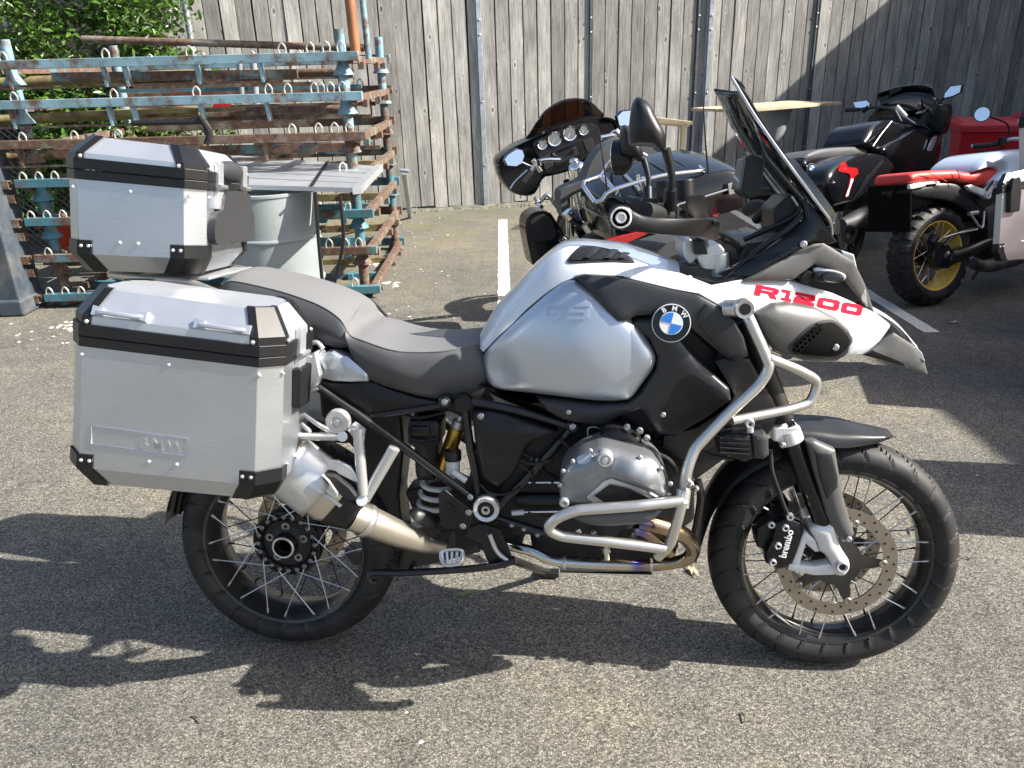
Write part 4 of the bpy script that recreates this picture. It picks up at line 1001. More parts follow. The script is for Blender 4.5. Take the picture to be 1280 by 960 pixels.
def make_case(label, cat, fr, q, D, shift, parts, lidh=.075, lid_in=.05, bandh=.045, handles=True, logo=False, pad=False, group=None, tap=.047, ti=.026):
    """Aluminium luggage case. q = outer face corners TL, TR, BR, BL in the bike's frame; D = depth inwards."""
    TL, TR, BR, BL = q; W = (TR-TL).length; H = (TL-BL).length; sh = Vector(shift)
    org = BL.copy()
    root = empty('luggage_case', fr.M @ Matrix.Translation(org), label, cat, group)
    def cp(a, b, c):      # metres across, up, inward -> local to the case
        s_, t = a/W, b/H
        p = (BL*(1-s_)+BR*s_)*(1-t)+(TL*(1-s_)+TR*s_)*t
        return p+sh*(c/D)-org
    def sect(b, i, ch, ci=None, top=0.0):    # chamfered outline inset by i
        ci = ci if ci is not None else ch
        return [cp(a, b, c) for a, c in ((i, i+ch), (i+ch, i), (W-i-ch, i), (W-i, i+ch), (W-i, D-i-ci), (W-i-ci, D-i), (i+ci, D-i), (i, D-i-ci))]
    ch = .042
    def loft(name, secs, m, bevel=.0015, cap0=True, cap1=True):
        mb = MB(); mb.grid(secs, True)
        if cap0: mb.add(secs[0], [tuple(range(7, -1, -1))])
        if cap1: mb.add(secs[-1], [tuple(range(8))])
        return mb.build(name, m, root, 20, bevel, fix=True)
    bt = .045
    loft('body', [sect(-tap, ti, ch*.8), sect(0, 0, ch), sect(H, 0, ch)], M['alu'])
    # black double band
    loft('lower_seal', [sect(H-.001, -.004, ch), sect(H+bandh*.5-.001, -.004, ch)], M['black'])
    loft('lid_band', [sect(H+bandh*.5+.0005, -.005, ch), sect(H+bandh+.004, -.005, ch)], M['black'])
    hb = H+bandh+.003
    loft('lid', [sect(hb, .001, ch), sect(hb+lidh*.25, .002, ch), sect(hb+lidh, lid_in, ch*.7)], M['alu2'])
    # corner guards on the lid
    def lid_pt(a, c, t):      # t 0 at band, 1 at top
        return a, c
    for (ax, cx) in ((0, 0), (1, 0), (0, 1), (1, 1)):
        mb = MB()
        def P_(al, cl, t, e=.003):
            i = .002+(lid_in-.002)*max(0, (t-.25)/.75); i -= e
            cc = ch if t < .3 else ch*.7
            pts = []
            for (da, dc) in al:
                a = i+da; c = i+dc
                pts.append(cp(a if ax == 0 else W-a, hb+lidh*t+(.003 if t > .9 else 0), c if cx == 0 else D-c))
            return pts
        g = .020
        rows = [P_([(0, ch+g), (0, ch), (ch, 0), (ch+g, 0)], None, 0.0), P_([(0, ch+g), (0, ch), (ch, 0), (ch+g, 0)], None, .25), P_([(0, ch*.7+g), (0, ch*.7), (ch*.7, 0), (ch*.7+g, 0)], None, 1.0), P_([(.012, ch*.7+g), (.012, ch*.7+.004), (ch*.7+.004, .012), (ch*.7+g, .012)], None, 1.0)]
        mb.grid(rows); mb.build('corner_guard', M['black'], root, 25, fix=True)
        b = MB()
        for da, dc in ((ch+g*.55, -.003), (-.003, ch+g*.55)):
            a = da if ax == 0 else W-da; c = dc if cx == 0 else D-dc
            b.sphere(cp(a, hb+lidh*.1, c), .005, 8)
        b.build('rivets', M['cast'], root)
        # bottom corner guards
        mb = MB()
        rows = []
        for (bb, ii) in ((.034, -.003), (0, -.003), (-tap-.002, ti-.003)):
            pts = []
            for (da, dc) in ((0, ch+.03), (0, ch), (ch, 0), (ch+.036, 0)):
                a = ii+da; c = ii+dc; pts.append(cp(a if ax == 0 else W-a, bb, c if cx == 0 else D-c))
            rows.append(pts)
        mb.grid(rows); mb.build('corner_guard', M['black'], root, 25, fix=True)
        b = MB()
        for da in (ch+.007, ch+.026): b.sphere(cp(da if ax == 0 else W-da, .020, -.003 if cx == 0 else D+.003), .0045, 8)
        b.build('rivets', M['cast'], root)
    # rivets on the outer face
    b = MB()
    for t in (.09, .5, .92): b.sphere(cp(W*t, H-.02, 0), .0048, 8)
    for t in (.42, .55): b.sphere(cp(W*t, .032, 0), .0048, 8)
    for t in (.3, .5, .7): b.sphere(cp(W+.0, .03, D*t), .0045, 8)
    for t in (.15, .5, .85): b.sphere(cp(W+.0, H-.02, D*t), .004, 8)
    b.build('rivets', M['cast'], root)
    if handles:
        for t in (.26, .74):
            hx = MB(); z0 = hb+lidh*.42; i0 = lid_in*.30
            pts = [cp(W*t-.055, z0, i0-.004), cp(W*t-.04, z0, i0-.014), cp(W*t+.04, z0, i0-.014), cp(W*t+.055, z0, i0-.004)]
            hx.tube(pts, .0055, 8, smooth=False)
            for s_ in (-1, 1): hx.prism([cp(W*t+s_*.062, z0+.009, i0+.002), cp(W*t+s_*.062, z0-.011, i0-.006), cp(W*t+s_*.038, z0-.007, i0-.006), cp(W*t+s_*.038, z0+.006, i0+.000)], (0, -.008, .003))
            hx.build('lashing_loop', M['alu2'], root)
    # latch on the forward face
    def face_pt(b_, c_, e=0.0): return cp(W+e, b_, c_)
    L = MB(); w0 = .035
    for cc in ((D*.5,) if not pad else (D*.28, D*.78)):
        L2 = MB(); L2.prism([face_pt(H-.05, cc-w0*.6), face_pt(H-.05, cc+w0*.6), face_pt(H+bandh+.03, cc+w0*.45), face_pt(H+bandh+.03, cc-w0*.45)], (face_pt(H, cc, .012)-face_pt(H, cc))); L2.build('latch', M['alu2'], root, bevel=.002)
        L3 = MB(); L3.cyl(face_pt(H+.01, cc-w0*.7, .016), face_pt(H+.01, cc+w0*.7, .016), .006, n=10); L3.build('latch_pin', M['steel'], root)
    if not pad:
        L4 = MB(); L4.prism([face_pt(H-.12, D*.5-.03), face_pt(H-.12, D*.5+.03), face_pt(H-.02, D*.5+.035), face_pt(H-.02, D*.5-.035)], (face_pt(H, 0, .022)-face_pt(H, 0))); L4.build('lock_body', M['black'], root, bevel=.004)
    if pad:   # backrest pad and handle
        e = face_pt(0, 0, .02)-face_pt(0, 0)
        o_ = catmull([face_pt(.04, D*.14), face_pt(.035, D*.5), face_pt(.04, D*.9), face_pt(H*.62, D*.92), face_pt(H*.74, D*.84), face_pt(H*.97, D*.8), face_pt(H*.98, D*.35), face_pt(H*.72, D*.26), face_pt(H*.62, D*.13)], 60, True)
        pb_ = MB(); pb_.prism(o_, e); pb_.build('back_pad', M['greybag'], root, 40, bevel=.006, seg=3)
        h_ = MB(); rows = []
        for t in np.linspace(0, 1, 12):
            c_ = D*(.30+.48*t); k = math.sin(math.pi*(t*.9+.05))**.4
            base = face_pt(H+.02, c_, -.015); rows.append([base+V((.020+.022*math.cos(a))*k, 0, .030+.026*math.sin(a)*k) for a in np.linspace(0, 2*math.pi, 14)[:-1]])
        h_.grid(rows, True); h_.add(rows[0], [tuple(range(13))]); h_.add(rows[-1], [tuple(range(12, -1, -1))]); h_.build('carry_handle', M['greybag'], root, 60, fix=True)
    return root, cp, W, H
# ================================================================== THE SILVER ADVENTURE MOTORCYCLE
GF = Frame(0.09156, 1.8404, -0.1107, 0.13537)
gs = empty('adventure_motorcycle', GF.M, 'large silver and white adventure motorcycle standing side-on in the foreground', 'motorcycle')
def B(u, v, y): return GF.p(u, v, y)
def BL_(lst, y=None): return [GF.p(a[0], a[1], a[2] if len(a) > 2 else y) for a in lst]
def BC(cf, lst, y=None): return [GF.p(*cf(a[0], a[1]), a[2] if len(a) > 2 else y) for a in lst]
cT = crop(540, 280, 4); cB = crop(780, 260, 3.2); cS = crop(740, 90, 3.765); cE = crop(640, 500, 4.365); cM = crop(480, 480, 5.333)
cR = crop(340, 440, 4.8); cP = crop(60, 360, 3.2); cW = crop(200, 560, 3.556); cF = crop(860, 480, 2.667); cX = crop(0, 150, 4); c8 = crop(240, 330, 3.2)

# wheels
FW = make_wheel(gs, 'front_wheel', (.755, 0, .325), .325, .122, .2485, .084, [(27, 1.1, .12, .99, .13)], 20, .052,
                [(-.062, .153, .118), (.062, .153, .118)], M['rimblk'], M['rubber'], yaw=.011, nseg=810)
RW = make_wheel(gs, 'rear_wheel', (-.755, 0, .318), .318, .17, .234, .118, [(22, .9, .12, .99, .10)], 20, .088,
                [(.085, .138, .095)], M['rimblk'], M['rubber'], front=False, nseg=720)
# rear hub flange, seen as a dark ring of bolts with an open centre
hb_ = MB(); hy = -.02
hb_.lathe([(.027, -.045), (.031, -.047), (.034, -.044), (.036, -.02), (.055, -.012), (.070, -.012), (.072, -.020), (.076, -.014), (.090, -.014), (.093, -.020), (.098, -.020), (.101, -.014), (.101, .01), (.05, .03), (.026, .03), (.026, -.045)], (0, 0, 0), (0, 1, 0), 64)
hb_.build('hub_flange', M['black'], RW)
b = MB()
for k in range(20):
    a = 2*math.pi*k/20; bolt(b, (.083*math.cos(a), -.020, .083*math.sin(a)), .0065, .006)
for k in range(5):
    a = 2*math.pi*k/5+.3; b.lathe([(.006, 0), (.012, 0), (.012, .002), (.006, .002)], (.052*math.cos(a), -.015, .052*math.sin(a)), (0, -1, 0), 12)
b.build('hub_bolts', M['engine'], RW)
b = MB(); b.lathe([(.0265, -.0475), (.0300, -.0485), (.0325, -.0465)], (0, 0, 0), (0, 1, 0), 40); b.build('hub_lip', M['steel'], RW)
for o in KIDS[RW.name]:
    if o.name.split('.')[0] in ('hub_flange', 'hub_bolts', 'hub_lip'): o.location.y = -.022

# --- dark core of the machine: engine block, gearbox, radiators, inner plastics
def solid(name, pts, y0, y1, m, bevel=.006, cf=None, parent=None, seg=2, smooth=False):
    P = BC(cf, pts, y0) if cf else BL_(pts, y0)
    if smooth: P = catmull(P, max(16, len(P)*4), True)
    P = [Vector((p.x, y0, p.z)) for p in P]
    mb = MB(); mb.prism(P, (0, y1-y0, 0)); return mb.build(name, m, parent or gs, 35, bevel, seg)
solid('crankcase', [(648, 548), (700, 530), (760, 530), (850, 560), (868, 600), (868, 650), (845, 668), (800, 672), (690, 672), (640, 668), (620, 640), (630, 600)], -.13, .16, M['engdark'], .012)
solid('gearbox', [(596, 560), (650, 560), (665, 640), (650, 690), (600, 690), (575, 660), (585, 600)], -.10, .12, M['engdark'], .012)
solid('oil_sump', [(660, 655), (850, 655), (848, 690), (820, 704), (700, 700), (665, 690)], -.10, .12, M['engdark'], .012)
solid('radiator_core', [(835, 440), (905, 430), (935, 480), (925, 560), (870, 600), (820, 590), (815, 510)], -.12, .14, M['engdark'], .004)
solid('inner_tank', [(612, 430), (700, 400), (860, 395), (905, 440), (900, 520), (820, 545), (700, 530), (640, 508), (606, 492)], -.13, .15, M['black'], .02)
solid('rear_inner_fender', [(396, 474), (470, 480), (500, 500), (505, 560), (498, 620), (505, 690), (480, 700), (462, 660), (456, 600), (440, 560), (400, 520)], -.03, .09, M['black'], .012)
solid('battery_tray', [(500, 505), (600, 500), (612, 520), (600, 530), (560, 515), (520, 518)], -.05, .09, M['black'], .006)
solid('swingarm', [(470, 690), (500, 668), (585, 640), (610, 660), (600, 690), (540, 705), (480, 715), (440, 705), (430, 690)], .03, .10, M['frame'], .012)
solid('lower_linkage', [(505, 615), (560, 600), (600, 620), (610, 660), (590, 690), (555, 680), (520, 650)], -.02, .08, M['engdark'], .01)

# --- crankcase relief: ribs, hoses and small fittings
b = MB()
for i, (u, v) in enumerate(((665, 590), (672, 575), (690, 560), (655, 660), (672, 667), (742, 665), (800, 555), (640, 655), (870, 610))): bolt(b, B(u, v, -.14), .007, .012)
b.build('case_bolts', M['cast'], gs)
for pts, r_, m_, y in (([(700, 548), (712, 560), (722, 580), (716, 600)], .006, 'rubber', -.16), ([(650, 580), (664, 592), (668, 605), (673, 612)], .003, 'black', -.17),
                       ([(735, 545), (736, 535), (748, 535), (752, 545), (742, 552), (736, 548)], .002, 'steel', -.17), ([(872, 600), (876, 620), (872, 650), (868, 668)], .010, 'black', -.12),
                       ([(735, 655), (755, 660), (765, 672), (760, 678)], .008, 'rubber', -.12), ([(640, 560), (662, 572), (680, 590), (697, 600)], .008, 'engdark', -.13)):
    MB().tube([B(a, c, y) for a, c in pts], r_, 8).build('hose', M[m_], gs)
MB().cyl(B(658, 603, -.15), B(712, 603, -.15), .0025, n=8).build('push_rod', M['chrome'], gs)
MB().cyl(B(652, 640, -.15), B(712, 639, -.15), .003, n=8).build('push_rod', M['chrome'], gs)
MB().cyl(B(640, 641, -.16), B(655, 640, -.16), .008, n=10).build('rod_end', M['cast'], gs)
st_ = B(647, 624, -.13); en_ = B(702, 624, -.13); MB().cyl(st_, en_, .019, n=24).build('starter_motor', M['black'], gs, bevel=.002)
bb = MB(); bb.cyl(B(722, 660, -.12), B(728, 672, -.12), .012, n=12); bb.cyl(B(757, 680, -.14), B(759, 700, -.14), .007, n=10); bb.cyl(B(757, 684, -.14), B(758, 691, -.14), .011, n=6); bb.build('lambda_sensor', M['steel'], gs)

# --- cylinder head (right), valve cover with its inlay
hd = [(255, 500), (262, 440), (290, 370), (370, 305), (440, 275), (500, 258), (600, 275), (740, 305), (800, 345), (835, 400), (862, 480), (850, 540), (760, 560), (600, 570), (450, 590), (330, 580), (265, 540)]
head = panel('valve_cover', BC(cE, hd, -.33), M['engine'], gs, thick=.10, bulge=.018, rnd=.016, grid=.008, bs=.014, ctrl=[(B(*cE(640, 380), -.33), -.014, .025), (B(*cE(720, 420), -.33), -.012, .022), (B(*cE(330, 480), -.33), .008, .03)])
mirror(head)
for i in range(7):
    y_ = -.150-.014*i
    solid('cooling_fin', [(716, 572), (760, 566), (805, 572), (834, 600), (828, 642), (782, 653), (718, 646), (708, 610)], y_, y_-.004, M['engdark'], 0)
solid('cylinder_barrel', [(720, 575), (800, 575), (830, 600), (825, 640), (780, 650), (720, 640)], -.27, -.12, M['engdark'], .01)
ht = bvh(head)
decal('cover_inlay', [cE(*p) for p in ((410, 525), (500, 440), (545, 425), (690, 470), (800, 530), (640, 548), (440, 560))], ht, GF, M['cast'], gs, .004, .01, 3, smooth=False)
decal('cover_inlay_grip', [cE(*p) for p in ((450, 515), (535, 455), (640, 475), (755, 528), (640, 540), (500, 545))], ht, GF, M['black'], gs, .0075, .006, 3, smooth=False)
decal('cover_highlight_edge', [cE(*p) for p in ((570, 318), (640, 322), (770, 375), (790, 470), (775, 482), (640, 420), (545, 385))], ht, GF, M['engine'], gs, .007, .012, 3)
decal('spark_cap', [cE(*p) for p in ((360, 320), (420, 298), (440, 305), (425, 335), (375, 352))], ht, GF, M['cast'], gs, .004, .01, 3)
b = MB(); p = B(*cE(507, 320), -.362); b.lathe([(.018, -.02), (.018, .008), (.015, .012), (.011, .012), (.010, .008), (.007, .010), (.0065, .016), (.0, .016)], p, (0, -1, 0), 24)
p2 = B(*cE(285, 560), -.345); b.lathe([(.0115, -.02), (.0115, .004), (.009, .007), (.005, .007), (.004, .003), (0, .003)], p2, (0, -1, 0), 20); b.build('cover_bolts', M['cast'], gs)
low = panel('cylinder_guard', BC(cE, [(315, 635), (400, 618), (560, 606), (700, 600), (810, 596), (815, 625), (730, 678), (600, 692), (480, 696), (385, 676)], -.372), M['grey2'], gs, thick=.06, bulge=.012, rnd=.01, grid=.012, bs=.03)
mirror(low)
panel('throttle_body_cover', BC(cE, [(478, 225), (500, 170), (560, 158), (645, 178), (700, 215), (712, 262), (680, 285), (600, 278), (500, 252)], -.25), M['black'], gs, thick=.08, bulge=.015, rnd=.012, grid=.010, bs=.02)
for (x, y) in ((697, 165), (735, 205), (735, 278), (627, 148)): 
    b = MB(); bolt(b, B(*cE(x, y), -.24), .008, .012); b.build('bolt', M['cast'], gs)

for (u, v) in ((704, 588), (716, 576), (738, 563), (800, 571), (826, 585), (838, 604), (700, 606), (836, 618)):
    b = MB(); bolt(b, B(u, v, -.335), .0055, .008); b.build('bolt', M['cast'], gs)
for pts, r_, m_, y in (([(632, 560), (650, 575), (668, 580), (690, 575)], .005, 'rubber', -.16), ([(800, 560), (818, 566), (836, 575), (846, 590)], .006, 'rubber', -.20), ([(660, 640), (690, 648), (720, 648)], .004, 'rubber', -.15),
                       ([(500, 516), (520, 522), (545, 518), (560, 512)], .004, 'rubber', -.10), ([(600, 605), (612, 616), (630, 618), (650, 610)], .0035, 'rubber', -.17), ([(870, 560), (880, 548), (898, 545), (905, 552)], .0035, 'rubber', -.29),
                       ([(742, 548), (748, 556), (744, 566)], .007, 'rubber', -.24)):
    MB().tube([B(a_, c_, y) for a_, c_ in pts], r_, 8).build('hose', M[m_], gs)
for (u, v, y) in ((665, 603, -.155), (690, 603, -.155), (664, 573, -.165), (520, 520, -.105)):
    b = MB(); b.cyl(B(u-1, v, y), B(u+2, v, y), .0075, n=10); b.build('cable_tie', M['black'], gs)
# --- exhaust
hp = BL_([(800, 652, -.27), (815, 655, -.27), (845, 664, -.25), (860, 674, -.21), (866, 687, -.17), (858, 699, -.15), (838, 704, -.14), (812, 706.5, -.14), (760, 705, -.14), (704, 702, -.14), (684, 698, -.14), (668, 690, -.13), (650, 685, -.12), (630, 680, -.10)])
MB().tube(hp, [.019, .0195, .0205, .0205, .0195, .016, .0155, .0155, .0155, .0155, .015, .0145, .014, .014], 18, samples=70).build('header_pipe', M['heat'], gs, 60)
MB().tube(BL_([(775, 668, -.1), (790, 668, -.16), (800, 662, -.22), (812, 668, -.22), (838, 690, -.16)]), .016, 14).build('header_pipe', M['heat'], gs, 60)
b = MB(); a_ = B(703, 703, -.14); b.lathe([(.0165, 0), (.0185, .001), (.0185, .010), (.0165, .011)], a_, V(1, 0, .02), 20); a_ = B(812, 706.5, -.14); b.lathe([(.016, 0), (.018, .001), (.018, .006), (.016, .007)], a_, V(1, 0, 0), 20); b.build('pipe_clamp', M['steel'], gs)
MB().bar(B(700, 713, -.12), B(815, 716, -.12), .03, .004).build('skid_rail', M['chrome'], gs)
sk = solid('engine_guard_plate', [(690, 700), (820, 707), (845, 698), (840, 712), (815, 716), (700, 712)], -.10, .12, M['cast'], .003)
# silencer: lower link pipe, then the large can rising behind the case
link = BL_([(553, 683, -.13), (535, 680, -.16), (500, 668, -.21), (462, 652, -.26), (440, 643, -.28)])
MB().tube(link, [.018, .028, .034, .038, .040], 22, samples=24).build('silencer_link_pipe', M['muffler'], gs, 60)
b = MB(); a_ = B(480, 660, -.235); d_ = (link[2]-link[4]).normalized(); b.lathe([(.041, -.006), (.0425, -.004), (.0425, .010), (.041, .012)], B(456, 650, -.265), d_, 28); b.build('link_clamp', M['steel'], gs)
link_cover = panel('link_heat_guard', BC(cW, [(1105, 285, -.20), (1150, 280, -.20), (1235, 315, -.17), (1265, 350, -.16), (1262, 395, -.16), (1200, 370, -.19), (1130, 330, -.22)], -.2), M['black'], gs, thick=.012, bulge=.012, rnd=.006, grid=.01, bs=.02)
s0 = B(442, 642, -.285); s1 = B(318, 545, -.30); ax = (s1-s0)
can = MB(); nn = 40; X1 = ax.normalized(); Z1 = V(0, 0, 1); Z1 = (Z1-X1*Z1.dot(X1)).normalized(); Y1 = X1.cross(Z1)
def can_rows(t0, t1, n, e=0.0, a0=0, a1=2*math.pi, m=36):
    rows = []
    for i in range(n):
        t = t0+(t1-t0)*i/(n-1); k = min(1, .62+.38*min(1, t/.22)) if t < .22 else 1
        ry, rz = (.056+e)*k, (.073+e)*k
        rows.append([s0+ax*t+Y1*ry*math.cos(a0+(a1-a0)*j/m)+Z1*rz*math.sin(a0+(a1-a0)*j/m) for j in range(m+(0 if a1-a0 > 6.2 else 1))])
    return rows
rw_ = can_rows(0, 1.0, 24); can.grid(rw_, True); can.add(rw_[-1], [tuple(range(36))]); can.build('silencer_can', M['muffler'], gs, 50, fix=True)
b = MB(); rr_ = can_rows(-.02, .16, 6, .004); b.grid(rr_, True); b.build('silencer_black_collar', M['black'], gs, 50, fix=True)
ct = bvh([o for o in KIDS[gs.name] if o.name.startswith('silencer_can')][0])
for (t0, t1, a0, a1, e_, m_) in ((.30, .66, 95, 290, .007, 'cast'), (.72, .98, 95, 280, .005, 'muffler')):
    b = MB(); b.grid(can_rows(t0, t1, 6, e_, R(a0), R(a1), 24)); o = b.build('heat_shield', M[m_], gs, 50); o.modifiers.new('t', 'SOLIDIFY').thickness = .004
ct2 = bvh(*[o for o in KIDS[gs.name] if o.name.startswith('heat_shield')], *[o for o in KIDS[gs.name] if o.name.startswith('silencer_can')])
decal('shield_slot', [cR(*p) for p in ((212, 790), (240, 785), (420, 915), (405, 930))], ct2, GF, M['alu2'], gs, .004, .006, 3, smooth=False)
decal('shield_recess', [cR(*p) for p in ((110, 745), (190, 615), (245, 642), (165, 772))], ct2, GF, M['alu'], gs, .003, .004, 3, smooth=False)

# --- pillion peg hanger: cast Y bracket with its peg
def strut(name, pts, w0, w1, y, m, bev=.003, d=.018):
    P = BL_(pts, y); mb = MB(); mb.tube(P, [w0, w1], 12, smooth=False, flat=1.0); return mb.build(name, m, gs, 40)
strut('hanger_strut', [(447, 536), (454, 618)], .0125, .013, -.335, M['cast']); strut('hanger_strut', [(493, 560), (456, 624)], .014, .013, -.325, M['cast'])
b = MB(); b.prism(BL_([(433, 538), (441, 529), (455, 539), (452, 556), (446, 560), (441, 548)], -.325), (0, .022, 0)); b.build('hanger_head', M['cast'], gs, bevel=.004)
b = MB(); b.cyl(B(428, 546, -.345), B(428, 546, -.30), .012, n=20); b.build('hanger_boss', M['cast'], gs, bevel=.002)
b = MB(); b.cyl(B(452, 626, -.345), B(452, 626, -.29), .0135, n=20); b.build('hanger_boss', M['cast'], gs, bevel=.002)
b = MB(); b.prism(BC(cR, [(345, 650), (400, 655), (470, 690), (505, 745), (520, 790), (470, 770), (400, 735), (350, 690)], -.345), (0, .01, 0)); b.build('hanger_plate', M['alu2'], gs, bevel=.003)
b = MB(); b.prism(BC(cR, [(300, 735), (380, 748), (470, 820), (510, 870), (480, 900), (430, 880), (340, 800)], -.36), (0, .04, 0)); b.build('pillion_peg_rubber', M['rubber'], gs, bevel=.005)
b = MB(); b.prism(BC(cR, [(292, 745), (300, 735), (340, 770), (395, 850), (390, 880), (330, 800)], -.365), (0, .012, 0)); b.build('pillion_peg', M['cast'], gs, bevel=.003)
b = MB(); p = B(422, 527, -.335); b.lathe([(.029, .012), (.029, 0), (.026, -.006), (.014, -.006), (.012, -.002), (.006, -.002), (.005, -.008), (0, -.008)], p, (0, 1, 0), 32); b.build('round_mount', M['cast'], gs, 30)
MB().cyl(B(360, 545, -.31), B(428, 546, -.325), .0095, n=14).build('case_rack_tube', M['steel'], gs)
MB().tube(BL_([(370, 512), (400, 532), (430, 548)], -.29), .006, 10, smooth=False).build('case_rack_tube', M['steel'], gs)
MB().tube(BL_([(368, 522), (388, 542), (360, 540)], -.30), .006, 10).build('case_rack_tube', M['steel'], gs)

# --- frame tubes
def ftube(pts, r_, y, name='frame_tube', m='frame'): return MB().tube([B(a[0], a[1], a[2] if len(a) > 2 else y) for a in pts], r_, 12, smooth=len(pts) > 2).build(name, M[m], gs, 60)
for sgn in (1,):
    ts = [ftube([(398, 484), (470, 534), (588, 621)], .0115, -.16), ftube([(463, 521), (548, 507), (560, 503)], .0085, -.15), ftube([(581, 512), (588, 560), (594, 590), (597, 628)], .0115, -.15),
          ftube([(590, 502), (649, 514), (716, 533)], .0115, -.15), ftube([(713, 538), (662, 594), (622, 634)], .0115, -.15), ftube([(622, 648), (690, 668), (740, 676)], .011, -.13)]
    for o in ts: mirror(o)
b = MB(); p = B(578, 505, -.165); b.lathe([(.020, 0), (.0225, -.001), (.0225, -.03)], p, (0, -1, 0), 28); b.lathe([(0, .004), (.019, .004)], p, (0, -1, 0), 24); b.build('frame_end_cap', M['black'], gs)
for (u, v) in ((556, 502), (716, 533)): MB().lathe([(0, .012), (.012, .012), (.016, .008), (.018, -.03)][::-1], B(u, v, -.165), (0, -1, 0), 20).build('frame_boss', M['frame'], gs)
b = MB()
for (u, v, y) in ((588, 621, -.175), (556, 502, -.178), (716, 533, -.178), (586, 640, -.19), (579, 657, -.19), (601, 520, -.17)): bolt(b, B(u, v, y), .008, .007)
b.build('frame_bolts', M['cast'], gs)
b = MB(); p = B(607.5, 636.6, -.18); b.lathe([(.022, .0), (.022, .004), (.031, .007), (.034, .004), (.034, -.02)][::-1], p, (0, -1, 0), 40); b.build('pivot_ring', M['alu2'], gs)
b = MB(); b.lathe([(0, .001), (.021, .001)], p, (0, -1, 0), 24); b.build('pivot_recess', M['engdark'], gs)
b = MB(); b.lathe([(.004, .004), (.007, .009), (.011, .009), (.012, 0)], p, (0, -1, 0), 20); b.build('pivot_bolt', M['steel'], gs)
hg = solid('heel_guard', [(548, 621), (549, 617), (556, 612), (592, 641), (590, 652), (586, 661), (553, 661), (549, 645)], -.195, -.188, M['black'], .002)
for (pts) in ([(556, 631), (561, 629), (568, 636), (566, 640)], [(558, 646), (562, 637), (571, 642), (567, 648)]): solid('guard_slot', pts, -.198, -.1955, M['engdark'], 0)
# --- rider footpeg, brake lever, stand
b = MB(); 
for t in np.linspace(0, 1, 5): b.bar(B(552+26*t, 690, -.24), B(554+22*t, 706, -.26), .006, .010)
b.tube(BL_([(552, 690, -.24), (577, 688, -.24), (576, 703, -.27), (556, 706, -.27)]), .004, 8, closed=True, samples=30); b.build('rider_footpeg', M['cast'], gs)
MB().tube(BL_([(566, 684, -.2), (566, 664, -.19)]), .009, 10, smooth=False).build('footpeg_mount', M['engdark'], gs)
solid('footpeg_hanger', [(585, 660), (600, 655), (625, 662), (640, 700), (632, 712), (610, 705), (600, 680), (580, 672)], -.19, -.17, M['engdark'], .005)
MB().tube(BL_([(640, 704, -.2), (622, 690, -.2), (612, 668, -.2)]), .006, 8).build('brake_lever', M['cast'], gs)
MB().tube(BL_([(645, 700, -.20), (615, 708, -.2), (560, 713, -.17), (500, 716, -.14), (466, 716, -.12), (461, 722, -.12), (465, 729, -.12), (472, 727, -.12)]), .0095, 12, samples=50).build('centre_stand', M['frame'], gs, 60)
MB().tube(BL_([(528, 690, 0.05), (518, 704, .05), (512, 715, .0)]), .008, 8).build('centre_stand_link', M['frame'], gs, 60)
sst = MB(); sp0 = B(640, 700, .12); ft_ = GF.loc(Vector((0.10, 2.18, 0.012))); sst.tube([sp0, ft_], [.014, .012], 10, smooth=False); sst.box(ft_, (.07, .04, .012)); sst.build('side_stand', M['frame'], gs)

# --- shock, spring, reservoirs
a0 = B(574, 527, -.06); a1 = B(552, 590, -.06)
b = MB(); b.cyl(a0+(a1-a0)*.12, a1, .0205, n=24); b.build('shock_body', M['gold'], gs, bevel=.002)
b = MB(); b.cyl(a0+(a1-a0)*(-.02), a0+(a1-a0)*.14, .018, n=20); b.cyl(a0+(a0-a1)*.12, a0, .010, n=14); b.build('shock_top', M['cast'], gs, bevel=.002)
b = MB(); b.cyl(a0+(a1-a0)*.45, a0+(a1-a0)*.50, .0215, n=24); b.build('shock_ring', M['gold'], gs)
b = MB(); c0 = B(566, 569, -.12); c1 = B(566, 581, -.12); b.lathe([(0, .014), (.020, .014), (.0225, .011), (.0225, -.012), (0, -.012)][::-1], c0, (0, 0, 1), 24); b.build('reservoir_cap', M['black'], gs)
b = MB(); b.cyl(B(566, 592, -.12), c0, .019, n=20); b.cyl(B(566, 590, -.14), B(583, 601, -.15), .009, n=14); b.build('reservoir', mat('translucent_white_plastic', (.62, .63, .62), .35), gs, bevel=.002)
b = MB(); sp = []
for k in range(64):
    a = 2*math.pi*k/22; t = k/63; c_ = B(548-3*t, 600, -.02); sp.append(c_+V(math.cos(a)*.042-.01*t, math.sin(a)*.042, -.085*t+.01))
b.tube(sp, .0075, 8, smooth=False); b.build('shock_spring', M['fork'], gs, 60)

# --- side covers
panel('airbox_cover', BC(cM, [(588, 182), (700, 180), (800, 200), (1160, 318), (1100, 350), (985, 385), (950, 430), (885, 560), (830, 640), (762, 692), (700, 665), (655, 630), (625, 480), (600, 350)], -.165), M['black'], gs, thick=.05, bulge=.014, rnd=.006, grid=.010, smooth=False, bs=.02,
      ctrl=[(B(*cM(760, 480), -.165), .008, .02), (B(*cM(900, 300), -.165), -.006, .04)])
b = MB(); bolt(b, B(*cM(650, 210), -.185), .007, .006); b.build('bolt', M['cast'], gs)
panel('charcoal_canister', BC(cM, [(152, 300), (165, 250), (200, 240), (345, 240), (372, 270), (368, 400), (350, 430), (345, 600), (330, 650), (220, 650), (205, 600), (198, 430), (160, 400)], -.10), M['black'], gs, thick=.08, bulge=.006, rnd=.010, grid=.012, smooth=False)
panel('canister_label_recess', BC(cM, [(180, 285), (300, 285), (305, 340), (180, 345)], -.112), M['black'], gs, thick=.008, bulge=0, rnd=.003, grid=.01, smooth=False)
